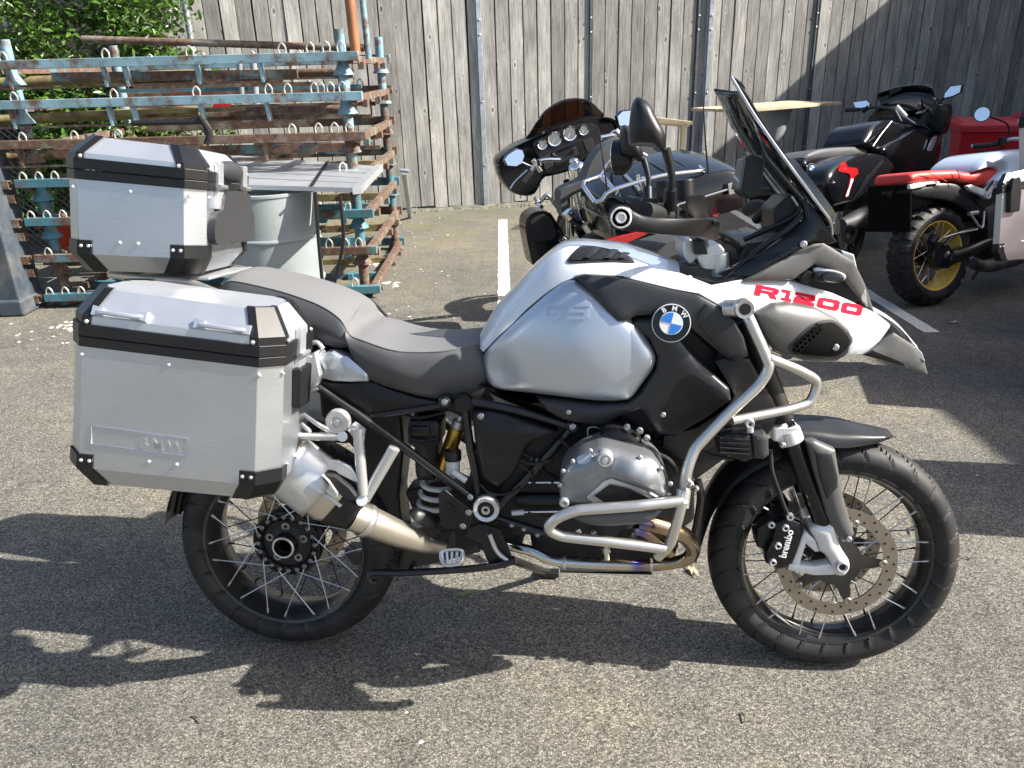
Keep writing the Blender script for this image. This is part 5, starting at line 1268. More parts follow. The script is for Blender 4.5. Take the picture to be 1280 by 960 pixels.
for z in (365, 385): MB().tube(BC(cM, [(160, z), (250, z+12), (365, z)], -.112), .003, 6).build('canister_rib', M['black'], gs)
sp_ = panel('seat_side_cover', BC(c8, [(506, 466), (560, 474), (640, 476), (710, 470), (790, 500), (900, 535), (1000, 556), (960, 570), (820, 592), (706, 612), (650, 590), (580, 540), (530, 505)], -.15), M['black'], gs, thick=.03, bulge=.012, rnd=.005, grid=.012)
mirror(sp_)
for nm, pts, mm in (('rear_side_panel', [(498, 372), (540, 352), (575, 352), (622, 370), (665, 405), (702, 440), (704, 470), (640, 474), (560, 470), (498, 452)], 'silver'), ('rear_panel_facet', [(498, 375), (560, 352), (600, 372), (560, 430), (530, 428)], 'silver')):
    o = panel(nm, BC(c8, pts, -.165 if nm[5] == 's' else -.18), M[mm], gs, thick=.03, bulge=.010, rnd=.005, grid=.012, smooth=False); mirror(o)
solid('rack_mount_block', [(378, 448), (394, 440), (400, 470), (392, 486), (380, 482)], -.2, -.13, M['cast'], .004)
b = MB(); b.tube(BL_([(372, 478), (384, 470), (395, 455), (405, 438)], -.17), .005, 8); b.tube(BL_([(374, 462), (380, 488), (398, 486)], -.17), .004, 8); b.tube(BL_([(386, 430), (396, 428), (404, 436)], -.16), .006, 8); b.build('seat_bracket', M['cast'], gs)
solid('tail_structure', [(260, 395), (300, 400), (430, 440), (440, 470), (400, 480), (300, 470), (262, 430)], -.12, .12, M['black'], .02)
solid('tail_lamp', [(248, 402), (262, 398), (264, 425), (250, 424)], -.07, .07, M['redlens'], .006)

# --- seats
cr = BC(c8, [(95, 118, -.10), (120, 88, -.12), (160, 68, -.13), (300, 96, -.135), (420, 130, -.14), (520, 170, -.145), (590, 218, -.15), (618, 262, -.15), (632, 296, -.15)])
def up(pts, dz, y=0.0, dx=0.0): return [Vector((p.x+dx, y, p.z+dz)) for p in pts]
def midr(A, Bp, t, dy=0, dz=0): return [a.lerp(b_, t)+V(0, dy, dz) for a, b_ in zip(A, Bp)]
ctr_ = up(cr, .020)
rails('passenger_seat_top', [cr, midr(cr, ctr_, .45, 0, .006), ctr_], M['seat_top'], gs, n=40, k=4, cap=False)
bo = BC(c8, [(88, 165, -.10), (120, 190, -.12), (180, 205, -.13), (260, 225, -.135), (380, 268, -.14), (470, 300, -.14), (560, 330, -.14), (600, 335, -.14), (634, 330, -.14)])
sd1 = rails('passenger_seat_side', [cr, midr(cr, bo, .2, -.008), midr(cr, bo, .6, -.014), bo], M['seat_side'], gs, n=40, k=4, sym=False, cap=False); mirror(sd1)
b = MB(); b.add([V(cr[0].x-.005, s_*abs(cr[0].y), z_) for s_, z_ in ((-1, cr[0].z), (1, cr[0].z), (1, bo[0].z), (-1, bo[0].z))], [(0, 1, 2, 3)]); b.build('passenger_seat_back', M['seat_side'], gs, ang=None)
cr2 = BC(c8, [(618, 262, -.148), (640, 290, -.155), (700, 312, -.165), (780, 340, -.17), (860, 352, -.165), (1000, 350, -.15), (1100, 330, -.125), (1140, 322, -.105), (1155, 330, -.09)])
ct2 = up(cr2, .016); ct2[0].z += .02; ct2[-1].z += .012
rails('rider_seat_top', [cr2, midr(cr2, ct2, .5, 0, .006), ct2], M['seat_top'], gs, n=44, k=4, cap=False)
bo2 = BC(c8, [(628, 330, -.145), (650, 385, -.15), (712, 462, -.15), (820, 502, -.15), (950, 536, -.14), (1040, 538, -.13), (1120, 515, -.12), (1190, 480, -.105), (1218, 405, -.09)])
sd2 = rails('rider_seat_side', [cr2, midr(cr2, bo2, .15, -.012), midr(cr2, bo2, .5, -.02), midr(cr2, bo2, .85, -.01), bo2], M['seat_side'], gs, n=44, k=4, sym=False, cap=False); mirror(sd2)
for cc, yy in ((cr, 0), (cr2, 0)):
    MB().tube([p+V(0, -.0005, .0005) for p in cc], .0016, 6, samples=60).build('seat_piping', M['seat_top'], gs, 60)

# --- tank
lowr = BL_([(604, 440, -.115), (622.5, 421, -.135), (640, 405, -.15), (660, 385, -.165), (690, 361, -.175), (716, 348, -.18), (760, 344, -.19), (800, 347, -.195), (850, 345, -.16)])
shr = BL_([(598, 428, -.075), (618, 398, -.09), (638, 376, -.105), (662, 350, -.115), (690, 325, -.12), (716, 314, -.125), (760, 318, -.13), (800, 326, -.13), (850, 340, -.11)])
rdg = BL_([(604, 411, 0), (622, 380, 0), (642, 358, 0), (665, 333, 0), (695, 307, 0), (720, 299, 0), (757, 301, 0), (790, 306, 0), (846, 326, 0)])
tank = rails('tank_cover', [lowr, midr(lowr, shr, .5, -.012), shr, midr(shr, rdg, .5, -.01, .006), rdg], M['white'], gs, n=56, k=4, cap=False, ang=60)
tt_ = bvh(tank)
for nm, pts, o_, m_ in (('tank_vent', ((675, 185), (735, 118), (790, 112), (860, 122), (955, 148), (1012, 190), (1000, 198), (900, 193), (760, 196), (690, 198)), .002, 'grey'), ('tank_vent_recess', ((695, 182), (745, 128), (800, 122), (870, 132), (945, 155), (985, 186), (900, 183), (770, 185)), .004, 'engdark')):
    decal(nm, [cT(*p) for p in pts], tt_, GF, M[m_], gs, o_, .006, 3)
for (a_, b_) in (((760, 182), (820, 128)), ((860, 185), (905, 140)), ((930, 185), (960, 155))):
    decal('vent_vane', [cT(*p) for p in (a_, (b_[0]-8, b_[1]), (b_[0]+28, b_[1]+6), (a_[0]+30, a_[1]))], tt_, GF, M['grey'], gs, .009, .006, 3, smooth=False)
sil = [(606, 441, -.125), (622.5, 423, -.142), (640, 406, -.158), (660, 387, -.17), (690, 362, -.182), (714, 350, -.188), (735, 358, -.196), (768, 382, -.210), (792, 402, -.219), (805, 418, -.222), (816, 436, -.225), (820, 448, -.225), (816, 462, -.223), (803, 480, -.22), (789, 498, -.215), (775, 501, -.21), (745, 501, -.205), (700, 496, -.19), (660, 492, -.17), (628, 488, -.14), (612, 482, -.125), (606, 465, -.12), (604, 450, -.12)]
side = panel('side_tank_panel', BL_(sil), M['silver'], gs, thick=.05, bulge=.016, rnd=.008, grid=.009, bs=.012, n=190, fit=2,
             ctrl=[(B(626, 462, -.13), .014, .045), (B(715, 440, -.2), -.016, .13)])
mirror(side)
st = bvh(side)
for ch_, u in (('G', 677), ('S', 708)): letter(ch_, 'raised_letter', (u-1, 399.5), (28, 0), (4, -20.5), st, GF, M['silver'], gs, .0040, .006)
dgu = panel('upper_side_trim', BL_([(718, 346, -.200), (730, 343.5, -.202), (760, 345, -.210), (800, 353, -.218), (842, 363, -.224), (874, 369, -.228), (902, 384, -.23), (918, 402, -.225), (930, 420, -.22), (937, 446, -.215), (920, 452, -.215), (905, 446, -.217), (880, 425, -.222), (860, 408, -.225), (838, 398, -.225), (820, 394, -.238), (795, 396, -.240), (784, 401, -.240), (773, 402, -.240), (760, 390, -.236), (740, 366, -.222)]), M['grey'], gs, thick=.04, bulge=.010, rnd=.004, grid=.012, bs=.012, smooth=False, fit=2)
mirror(dgu)
tr_ = panel('raised_trim_plate', BC(cB, [(292, 455), (300, 420), (330, 385), (395, 410), (440, 450), (480, 520), (495, 575), (470, 598), (415, 595), (350, 530)], -.242), M['grey'], gs, thick=.02, bulge=.004, rnd=.004, grid=.012, smooth=False)
shroud = panel('radiator_shroud', BL_([(784, 402, -.222), (800, 398, -.226), (824, 398, -.228), (842, 412, -.232), (856, 432, -.235), (872, 450, -.235), (896, 472, -.23), (912, 486, -.225), (914, 500, -.22), (880, 525, -.21), (846, 545, -.20), (822, 543, -.195), (800, 512, -.20), (772, 522, -.20), (754, 533, -.195), (741, 533, -.195), (702, 525, -.185), (683, 514, -.175), (669, 496, -.168), (700, 500, -.185), (745, 505, -.2), (785, 504, -.21), (800, 492, -.217), (820, 462, -.222), (822, 446, -.224), (812, 424, -.223)]), M['grey'], gs, thick=.04, bulge=.012, rnd=.006, grid=.011, bs=.014, smooth=False, fit=3)
mirror(shroud)
fr_in = panel('radiator_inner_frame', BL_([(893, 452, -.2), (905, 446, -.2), (937, 448, -.19), (952, 475, -.17), (966, 500, -.15), (975, 520, -.13), (968, 532, -.12), (930, 545, -.14), (880, 566, -.17), (850, 575, -.18), (828, 560, -.19), (830, 545, -.19), (870, 535, -.19), (905, 512, -.20), (918, 495, -.21), (910, 480, -.21)]), M['black'], gs, thick=.03, bulge=.008, rnd=.005, grid=.013, smooth=False)
mirror(fr_in)
op = decal('radiator_opening', [cB(*p) for p in ((270, 668), (330, 700), (412, 752), (402, 775), (320, 840), (205, 900), (165, 885), (150, 850), (165, 790), (192, 740), (225, 695))], bvh(shroud), GF, M['engdark'], gs, .002, .003, 4)
b = MB(); 
for (u, v, y, t) in ((829, 518, -.235, 0), (711, 515, -.215, 0), (906, 389, -.247, 0)): bolt(b, B(u, v, y), .006, .005)
b.build('panel_bolts', M['cast'], gs)
solid('oil_cooler_bracket', [(803, 556), (830, 548), (860, 558), (905, 545), (940, 500), (960, 480), (975, 520), (960, 545), (905, 560), (872, 588), (830, 582), (806, 566)], -.13, -.10, M['black'], .006)

# badge
bc_ = B(839, 404, -.247); bx = MB(); 
bn = V(-.05, -1, .12).normalized()
def badge(c, r, fr_parent, n=bn, xd=V(1, 0, -.12), letters=True, name='round_badge'):
    X = (xd-n*xd.dot(n)).normalized(); Z = n.cross(X)*-1; Z = X.cross(-n)*-1
    Z = (n.cross(X)).normalized()
    if Z.z < 0: Z = -Z
    def circ(r0, k=40, e=0.0, a0=0, a1=2*math.pi): return [c+X*r0*math.cos(a0+(a1-a0)*i/k)+Z*r0*math.sin(a0+(a1-a0)*i/k)+n*e for i in range(k)]
    root_ = MB(); root_.prism(circ(r, 48, .001), -n*.008); base = root_.build(name, M['whitel'] if letters else M['cast'], fr_parent, bevel=.0005)
    o = MB(); o.prism(circ(r*.955, 48, .0025), -n*.002); o.build('badge_ring', M['blackg'], base if False else fr_parent)
    o = MB(); o.prism(circ(r*.60, 40, .0035), -n*.002); o.build('badge_centre', M['whitel'], fr_parent)
    for q in (0, 2):
        pts = [c+n*.0045]+[c+X*r*.56*math.cos(a)+Z*r*.56*math.sin(a)+n*.0045 for a in np.linspace(q*math.pi/2+math.pi/2-.1, q*math.pi/2+math.pi-.1, 12)]
        o = MB(); o.prism(pts, -n*.001); o.build('badge_quadrant', M['bluel'], fr_parent)
    o = MB(); o.prism(circ(r*.63, 40, .003), -n*.001); 
    if letters:
        for ch_, a in (('B', 128), ('M', 87), ('W', 46)):
            a = math.radians(a); p = c+(X*math.cos(a)+Z*math.sin(a))*r*.66+n*.0035; t = X*math.sin(a)-Z*math.cos(a)
            s_ = r*.36; wd = {'B': .55, 'M': .8, 'W': .9}[ch_]*s_*.8
            rd_ = (X*math.cos(a)+Z*math.sin(a)); text_obj(ch_, 'badge_letter', M['whitel'], fr_parent, p-t*wd*.5, t, rd_, s_, .001, bold=.0004)
badge(bc_, .0435, gs)

# white front wing and beak
wing = panel('beak_side_panel', BL_([(775, 341, -.185), (800, 333, -.17), (850, 341, -.175), (889, 356, -.19), (927, 351, -.195), (967, 350, -.175), (992, 352, -.15), (1040, 366, -.11), (1092, 389, -.07), (1117, 408, -.05), (1100, 428, -.05), (1080, 445, -.062), (1055, 444, -.085), (1064, 424, -.11), (1042, 404, -.14), (1012, 393, -.17), (980, 388, -.20), (945, 394, -.225), (912, 394, -.232), (902, 384, -.232), (874, 368, -.23), (842, 362, -.222), (800, 352, -.21), (780, 347, -.195)]), M['white'], gs, thick=.008, bulge=.004, rnd=.003, grid=.010, bs=.02, smooth=False, fit=2)
mirror(wing)
bu = BL_([(967, 350, -.13), (992, 351.5, -.115), (1040, 365.5, -.085), (1092, 388.5, -.05), (1123, 408, -.034), (1148, 437, -.022)])
rails('beak_top', [bu, midr(bu, up(bu, .006), .5, 0, .004), up(bu, .010)], M['white'], gs, n=24, k=3, cap=False)
wt_ = bvh(wing)
for ch_, u, v, w_ in (('R', 942, 369.0, 29), ('1', 974, 374.6, 14.5), ('2', 991, 378.0, 26), ('0', 1020, 383.8, 27), ('0', 1050, 390.2, 25.5)):
    letter(ch_, 'red_letter', (u, v), (w_, w_*.20), (3.4, -13.0), wt_, GF, M['redl'], gs, .0018, .002)
tip = panel('beak_tip_trim', BL_([(1080, 444, -.066), (1100, 430, -.055), (1118, 416, -.05), (1144, 433, -.036), (1156, 452, -.03), (1161, 469, -.028), (1150, 466, -.032), (1137, 461, -.038), (1120, 452, -.05), (1100, 447, -.06)]), M['grey2'], gs, thick=.05, bulge=.004, rnd=.004, grid=.012, smooth=False); mirror(tip)
panel('beak_tip_underside', BL_([(1079, 444, -.067), (1092, 438, -.067), (1128, 452, -.055), (1137, 461, -.05), (1120, 455, -.055), (1098, 449, -.06)]), M['black'], gs, thick=.03, bulge=.001, rnd=.002, grid=.012, smooth=False)
b = MB(); b.prism(BL_([(1144, 432, -.034), (1153, 441, -.034), (1157, 453, -.034), (1148, 447, -.034)]), (0, .06, 0)); b.build('beak_tip_lens', M['lens'], gs, bevel=.002)
duct = panel('oil_cooler_duct', BC(cB, [(518, 420, -.235), (600, 385, -.23), (660, 382, -.22), (770, 400, -.19), (850, 440, -.16), (900, 486, -.13), (917, 530, -.12), (890, 590, -.12), (850, 615, -.13), (720, 612, -.17), (600, 568, -.21), (560, 500, -.23)]), M['grey2'], gs, thick=.03, bulge=.014, rnd=.005, grid=.009, bs=.014, smooth=False, fit=2); mirror(duct)
dt = bvh(duct)
decal('duct_rim', [cB(*p) for p in ((655, 570), (680, 530), (745, 468), (800, 448), (845, 455), (905, 512), (908, 545), (885, 585), (840, 600), (760, 600), (700, 590))], dt, GF, M['grey'], gs, .002, .006, 3)
decal('duct_mouth_shade', [cB(*p) for p in ((672, 568), (700, 530), (752, 478), (800, 460), (840, 466), (890, 518), (893, 545), (872, 572), (835, 588), (760, 585), (705, 578))], dt, GF, M['deepblack'], gs, .005, .006, 3)  # flat black inlay painted in for the shade of the recess
b = MB()
for i in range(7):
    for j in range(2): p = hitp(dt, GF, *cB(690+15*i+6*j, 552-14*i+18*j), .007); b.lathe([(.005, 0), (.0065, 0), (.0065, .004), (.005, .004), (.005, 0)], p, (0, -1, 0), 6)
b.build('duct_mesh', M['black'], gs)
b = MB(); bolt(b, hitp(dt, GF, *cB(845, 556), .006), .008, .006); b.build('bolt', M['cast'], gs)

# headlight surround, screen base, lamps
hs = panel('headlight_surround', BL_([(928, 352, -.195), (955, 338, -.19), (1000, 312, -.165), (1017, 304, -.16), (1030, 303, -.155), (1068, 327, -.13), (1082, 355, -.10), (1094, 391, -.075), (1082, 386, -.085), (1068, 366, -.11), (1056, 350, -.125), (1045, 340, -.14), (1018, 331, -.155), (1003, 342, -.165), (992, 350, -.168), (967, 351, -.18)]), M['grey2'], gs, thick=.03, bulge=.004, rnd=.006, grid=.010, bs=.02, smooth=False); mirror(hs)
solid('headlight_housing', [(985, 345), (1018, 325), (1055, 335), (1080, 375), (1060, 385), (1010, 368)], -.10, .10, M['black'], .01)
b = MB(); b.prism(BL_([(1050, 312, -.1), (1068, 318, -.1), (1072, 335, -.1), (1082, 360, -.1), (1086, 385, -.09), (1078, 378, -.1), (1064, 340, -.1)]), (0, .2, 0)); b.build('headlight_lens', M['lens'], gs, bevel=.004)
b = MB(); b.lathe([(0, .008), (.012, .008), (.015, 0), (.015, -.02)][::-1], B(1008, 346, -.15), (0, -1, 0), 20); b.build('lamp_pivot', M['black'], gs)
panel('indicator_stalk', BC(cB, [(760, 270), (770, 258), (850, 258), (878, 270), (880, 290), (850, 300), (790, 295), (765, 290)], -.17), M['black'], gs, thick=.03, bulge=.006, rnd=.004, grid=.008)
panel('indicator_lens', BC(cB, [(800, 262), (860, 260), (878, 274), (874, 290), (845, 298), (800, 290)], -.178), M['clear'], gs, thick=.02, bulge=.006, rnd=.004, grid=.008)
panel('lamp_bracket', BC(cB, [(760, 240), (790, 238), (880, 262), (880, 290), (800, 292), (765, 275)], -.145), M['cast'], gs, thick=.01, bulge=.003, rnd=.003, grid=.01)
scb = panel('screen_side_cowl', BC(cS, [(590, 955, -.17), (640, 930, -.17), (800, 850, -.165), (960, 745, -.155), (1010, 690, -.155), (1000, 640, -.15), (975, 600, -.15), (1010, 600, -.15), (1060, 660, -.16), (1120, 750, -.16), (1155, 800, -.15), (1120, 810, -.15), (1060, 800, -.16), (1030, 800, -.165), (950, 850, -.17), (800, 930, -.18), (740, 965, -.18)]), M['blackg'], gs, thick=.02, bulge=.005, rnd=.004, grid=.010, smooth=False); mirror(scb)
# windscreen: curved smoked sheet
nearE = BL_([(914, 96, -.125), (926, 116, -.135), (941, 141, -.15), (962, 172, -.165), (982, 200, -.175), (1004, 230, -.175), (1024, 257, -.17), (1038, 277, -.16), (1040, 293, -.14)])
NE = catmull(nearE, 26); rows = []; rows2 = []
for i, p in enumerate(NE):
    t = i/25; w0 = -p.y; bul = .040*(1-.15*t)+.008; row = []
    for j in range(25):
        s_ = -1+2*j/24; row.append(V(p.x+bul*(1-abs(s_)**2.2), s_*w0, p.z-.018*(1-s_*s_)*(1-t)))
    rows.append(row)
b = MB(); b.grid(rows); nrow = len(rows)
scr = b.build('windscreen', M['smoke'], gs, 60, fix=True)
so_ = scr.modifiers.new('thickness', 'SOLIDIFY'); so_.thickness = .004
for s_ in (1, -1): MB().tube([V(p.x, p.y*s_, p.z) for p in nearE], .0035, 8, samples=40).build('windscreen_edge', M['lens'] if s_ > 0 else M['black'], gs, 60)
MB().tube([r_ for r_ in rows[0]], .003, 6, smooth=False).build('windscreen_edge', M['black'], gs, 60)
# lower side deflector
dfl = rails('wind_deflector', [BL_([(992, 197, -.185), (1020, 232, -.195), (1048, 272, -.18), (1050, 292, -.16)]), BL_([(985, 200, -.19), (1008, 235, -.2), (1036, 275, -.19), (1044, 294, -.17)])], M['smoke'], gs, n=16, k=4, sym=False, cap=False); mirror(dfl)
for pts in ([(1003, 250), (960, 200), (955, 190)], [(930, 300), (990, 272), (1003, 252)]): MB().tube(BL_(pts, -.10), .006, 8).build('screen_bracket', M['black'], gs)
# instrument and navigation mount
solid('navigation_mount', [(925, 240), (932, 196), (944, 192), (958, 197), (950, 246), (936, 249)], -.05, .05, M['black'], .006)
b = MB(); b.prism(BL_([(926, 238, -.048), (933, 199, -.048), (930, 198, -.048), (922, 237, -.048)]), (0, .096, 0)); b.build('navigation_screen', M['display'], gs, bevel=.002)
b = MB(); b.prism([V(p.x, -.09, p.z) for p in BL_([(962, 262, -.05), (985, 240, -.05), (1000, 262, -.05), (985, 292, -.05), (965, 290, -.05)])], (0, .18, 0)); b.build('instrument_cluster', M['black'], gs, bevel=.012)
solid('cockpit_panel', [(930, 305), (965, 300), (1000, 270), (1020, 300), (990, 330), (940, 345), (915, 345)], -.12, .12, M['black'], .012)
b = MB()
for pts, r_ in (([(945, 275, .10), (960, 262, .05), (990, 270, 0), (1000, 285, -.03)], .012), ([(935, 262, .18), (948, 258, .12), (968, 270, .05), (995, 280, .0)], .018), ([(905, 300, -.1), (920, 306, -.1), (932, 325, -.1), (930, 345, -.08)], .007), ([(895, 290, -.12), (918, 300, -.12), (925, 318, -.1)], .006), ([(935, 300, .1), (930, 320, .05), (935, 340, 0)], .010)):
    b.tube(BL_(pts), r_, 10)
b.build('cable_bundle', M['rubber'], gs, 60)
for pts in ([(905, 347), (950, 310), (985, 285), (1003, 270)], [(892, 352), (940, 340), (975, 318)]): MB().tube(BL_(pts, -.17), .005, 8).build('cockpit_edge', M['blackg'], gs, 60)
panel('cockpit_tray', BC(cB, [(232, 290), (240, 274), (290, 276), (360, 290), (440, 280), (470, 296), (380, 310), (280, 305)], -.175), M['black'], gs, thick=.02, bulge=.003, rnd=.003, grid=.01)
b = MB(); bolt(b, B(861, 348, -.185), .008, .006); bolt(b, B(1004, 305, -.175), .008, .006); b.build('bolt', M['cast'], gs)

# fork yoke and handlebar
b = MB(); b.prism(BC(cB, [(235, 130), (262, 118), (300, 150), (300, 200), (262, 230), (238, 190)], -.10), (0, .2, 0)); b.build('handlebar_clamp', M['cast'], gs, bevel=.006)
b = MB(); b.prism(BC(cB, [(290, 190), (330, 150), (385, 140), (408, 170), (402, 225), (370, 250), (310, 245)], -.13), (0, .26, 0)); b.build('upper_yoke', M['cast'], gs, bevel=.008)
for y in (-.11, .11):
    b = MB(); q_ = B(*cB(375, 200), -.11); q2 = B(*cB(385, 275), -.11); b.cyl((q2.x, y, q2.z), (q_.x, y, q_.z+.01), .024, n=24); b.build('fork_top_tube', M['cast'], gs, bevel=.003)
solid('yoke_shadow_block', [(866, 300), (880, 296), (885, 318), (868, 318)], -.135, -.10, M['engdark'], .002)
hbp = BL_([(806, 265, -.40), (835, 270, -.30), (868, 290, -.18), (880, 300, -.08)]); hbp = hbp+[V(p.x, -p.y, p.z) for p in hbp[::-1]]
MB().tube(hbp, .011, 12, samples=60).build('handlebar', M['frame'], gs, 60)
for s_ in (1, -1):
    g0 = V(hbp[0].x, s_*-.42, hbp[0].z+.004) if s_ > 0 else V(hbp[0].x, .42, hbp[0].z+.004); g1 = V(hbp[1].x, s_*-.30, hbp[1].z)
    MB().cyl(g0, g1, .017, n=16).build('grip', M['rubber'], gs, bevel=.002)
    b = MB(); b.box((hbp[1].x, s_*-.275, hbp[1].z+.004), (.05, .045, .045)); b.build('switch_block', M['black'], gs, bevel=.008)
    MB().cyl((hbp[1].x+.04, s_*-.24, hbp[1].z+.03), (hbp[1].x+.035, s_*-.24, hbp[1].z+.075), .024, n=20).build('fluid_reservoir', M['black'], gs, bevel=.004)
    lv = MB(); lv.tube([(hbp[1].x+.05, s_*-.26, hbp[1].z), (hbp[1].x+.09, s_*-.32, hbp[1].z-.01), (hbp[1].x+.085, s_*-.42, hbp[1].z-.012)], .006, 8); lv.build('lever', M['black'], gs, 60)
# hand guards: blade from the bar end forward
hgp = BC(cS, [(100, 665, -.445), (135, 640, -.445), (185, 650, -.445), (245, 676, -.44), (350, 688, -.43), (500, 690, -.40), (560, 690, -.37), (600, 715, -.33), (600, 750, -.31), (585, 790, -.31), (540, 790, -.34), (480, 778, -.38), (330, 765, -.43), (200, 752, -.445), (125, 742, -.445), (95, 705, -.445)])
hg_ = panel('hand_guard', hgp, M['black'], gs, thick=.010, bulge=.012, rnd=.004, grid=.009, bs=.02); mirror(hg_)
hf = panel('hand_guard_fin', BC(cS, [(443, 600, -.40), (470, 580, -.40), (528, 578, -.39), (545, 630, -.36), (552, 680, -.35), (595, 700, -.32), (600, 715, -.31), (520, 695, -.37), (490, 690, -.39), (455, 650, -.40)]), M['black'], gs, thick=.008, bulge=.004, rnd=.003, grid=.009); mirror(hf)
for s_ in (1, -1):
    p = B(776, 272, -.452); b = MB(); b.lathe([(.024, -.03), (.0245, .004), (.021, .008), (.0175, .008)], V(p.x, p.y*s_, p.z), (0, -1*s_, 0), 28); b.build('bar_end', M['black'], gs)
    b = MB(); b.lathe([(.017, .0095), (.0185, .010), (.0205, .009), (.0215, .007)], V(p.x, p.y*s_, p.z), (0, -1*s_, 0), 28); b.lathe([(0, .009), (.006, .009), (.0075, .013), (.010, .013), (.0115, .004)], V(p.x, p.y*s_, p.z), (0, -1*s_, 0), 20); b.build('bar_end_ring', M['fork'], gs)
# mirrors
mc = [(B(*cS(*q_), -.40)) for q_ in ((215, 116), (245, 126), (272, 150), (300, 205), (335, 270), (350, 312), (346, 350), (335, 372), (312, 372), (290, 352), (240, 345), (190, 345), (176, 330), (176, 260), (186, 170), (198, 130))]
mo = catmull(mc, 40, True); cx_ = sum((p for p in mo), Vector())/len(mo)
rows = []
for (dy, k) in ((-.050, .30), (-.047, .62), (-.036, .88), (-.012, 1.0), (.02, 1.0), (.05, .92), (.075, .70), (.085, .42)):
    rows.append([V(cx_.x+(p.x-cx_.x)*k, -.385+dy, cx_.z+(p.z-cx_.z)*(k if k < 1 else 1)) for p in mo])
b = MB(); b.grid(rows, True); b.add(rows[0], [tuple(range(40))]); b.add(rows[-1], [tuple(range(39, -1, -1))])
mh = b.build('mirror_housing', M['black'], gs, 60, fix=True)
mh2 = mirror(mh)
stp_ = BL_([(832, 186, -.37), (837, 205, -.365), (840, 225, -.36), (838, 240, -.355), (837, 262, -.34)]); ms = MB().tube(stp_, [.010, .0085, .0075, .0075, .010], 12, samples=24).build('mirror_stem', M['black'], gs, 60); mirror(ms)
b = MB(); b.cyl(B(838, 237, -.355), B(837, 262, -.34), .0135, n=16); bm_ = b.build('mirror_boot', M['black'], gs); mirror(bm_)
# left mirror glass faces back
lm = V(cx_.x-.045, .375, cx_.z-.035)
b = MB(); b.lathe([(0, .0), (.044, .0), (.047, .004)], lm, V(1, -.25, .05), 30); o = b.build('mirror_glass', M['mirrorg'], gs)
b = MB(); b.lathe([(.046, .002), (.050, .004), (.050, .03), (.03, .05), (0, .05)], lm, V(1, -.25, .05), 30); o = b.build('mirror_rim', M['black'], gs)

# --- fork, caliper, mudguards
f0 = B(988, 548, -.105); f1 = B(1031, 660, -.105)
for s_ in (1, -1):
    a_ = V(f0.x, f0.y*s_, f0.z); c_ = V(f1.x, f1.y*s_, f1.z); ax_ = (a_-c_)
    MB().cyl(c_, a_+ax_*.15, .0235, n=28).build('fork_tube', M['blackg'], gs)
    b = MB(); b.cyl(a_-ax_*.04, a_+ax_*.10, .031, n=28); b.build('lower_yoke_clamp', M['fork'], gs, bevel=.004)
    b = MB(); b.cyl(a_+ax_*.2, a_+ax_*1.25, .027, n=20); b.build('upper_fork_tube', M['engdark'], gs)
b = MB(); q0 = f0+(f0-f1)*.03; b.prism([V(q0.x-.05, -.13, q0.z+.03), V(q0.x+.02, -.13, q0.z+.03), V(q0.x+.025, -.13, q0.z-.01), V(q0.x-.045, -.13, q0.z-.01)], (0, .26, 0)); b.build('fork_bridge', M['fork'], gs, bevel=.008)
b = MB(); bolt(b, B(978, 556, -.145), .007, .008); b.build('bolt', M['cast'], gs)
ax_c = V(.755, -.098, .325)
lo = panel('fork_leg', BC(cF, [(410, 478), (485, 462), (500, 490), (508, 540), (525, 570), (540, 595), (540, 620), (520, 642), (490, 638), (480, 610), (462, 575), (440, 560), (430, 530)], -.125), M['fork'], gs, thick=.05, bulge=.014, rnd=.010, grid=.009, bs=.02); mirror(lo)
for pts in ([(392, 492), (425, 520), (440, 560), (425, 562), (400, 540), (378, 515)], [(335, 600), (420, 608), (470, 600), (492, 612), (490, 638), (420, 640), (335, 622)], [(385, 500), (402, 510), (372, 608), (345, 606)]):
    o = panel('fork_leg_brace', BC(cF, pts, -.122), M['fork'], gs, thick=.025, bulge=.003, rnd=.005, grid=.009, smooth=False); mirror(o)
b = MB(); p = B(*cF(514, 610), -.14); b.lathe([(.008, -.004), (.009, .003), (.013, .004), (.016, 0), (.016, -.01)], p, (0, -1, 0), 24); b.build('axle_end', M['cast'], gs)
b = MB(); b.lathe([(0, -.002), (.009, -.002)], p, (0, -1, 0), 16); b.build('axle_hole', M['engdark'], gs)
cal = panel('brake_caliper', BC(cF, [(290, 460), (330, 440), (378, 460), (385, 500), (370, 560), (345, 612), (300, 620), (262, 600), (258, 560), (280, 520)], -.115), M['blackg'], gs, thick=.07, bulge=.012, rnd=.008, grid=.009, bs=.02, smooth=False); mirror(cal)
panel('caliper_rear_half', BC(cF, [(235, 480), (290, 440), (310, 470), (290, 530), (262, 560), (232, 545), (228, 510)], -.09), M['black'], gs, thick=.06, bulge=.006, rnd=.006, grid=.01, smooth=False)
o = text_obj('brembo', 'caliper_lettering', M['whitel'], gs, B(*cF(330, 590), -.14), B(*cF(352, 515), -.14)-B(*cF(330, 590), -.14), (-1, 0, .3), .026, .001, bold=.0006, squash=.95); conform(o, bvh(cal), .0008)
b = MB()
for (x, y) in ((325, 480), (300, 540), (283, 595), (278, 470)): b.lathe([(.004, .004), (.007, .005), (.009, .003), (.009, -.005)], B(*cF(x, y), -.128), (0, -1, 0), 14)
b.build('caliper_bolts', M['cast'], gs)
MB().tube(BC(cF, [(275, 220, -.14), (280, 290, -.14), (300, 350, -.13), (318, 400, -.13), (335, 440, -.13)]), .0055, 8).build('brake_hose', M['rubber'], gs, 60)
b = MB(); b.lathe([(.004, -.006), (.009, -.006), (.009, .006), (.004, .006)], B(*cF(340, 442), -.14), (0, -1, 0), 14); b.build('hose_banjo', M['cast'], gs)
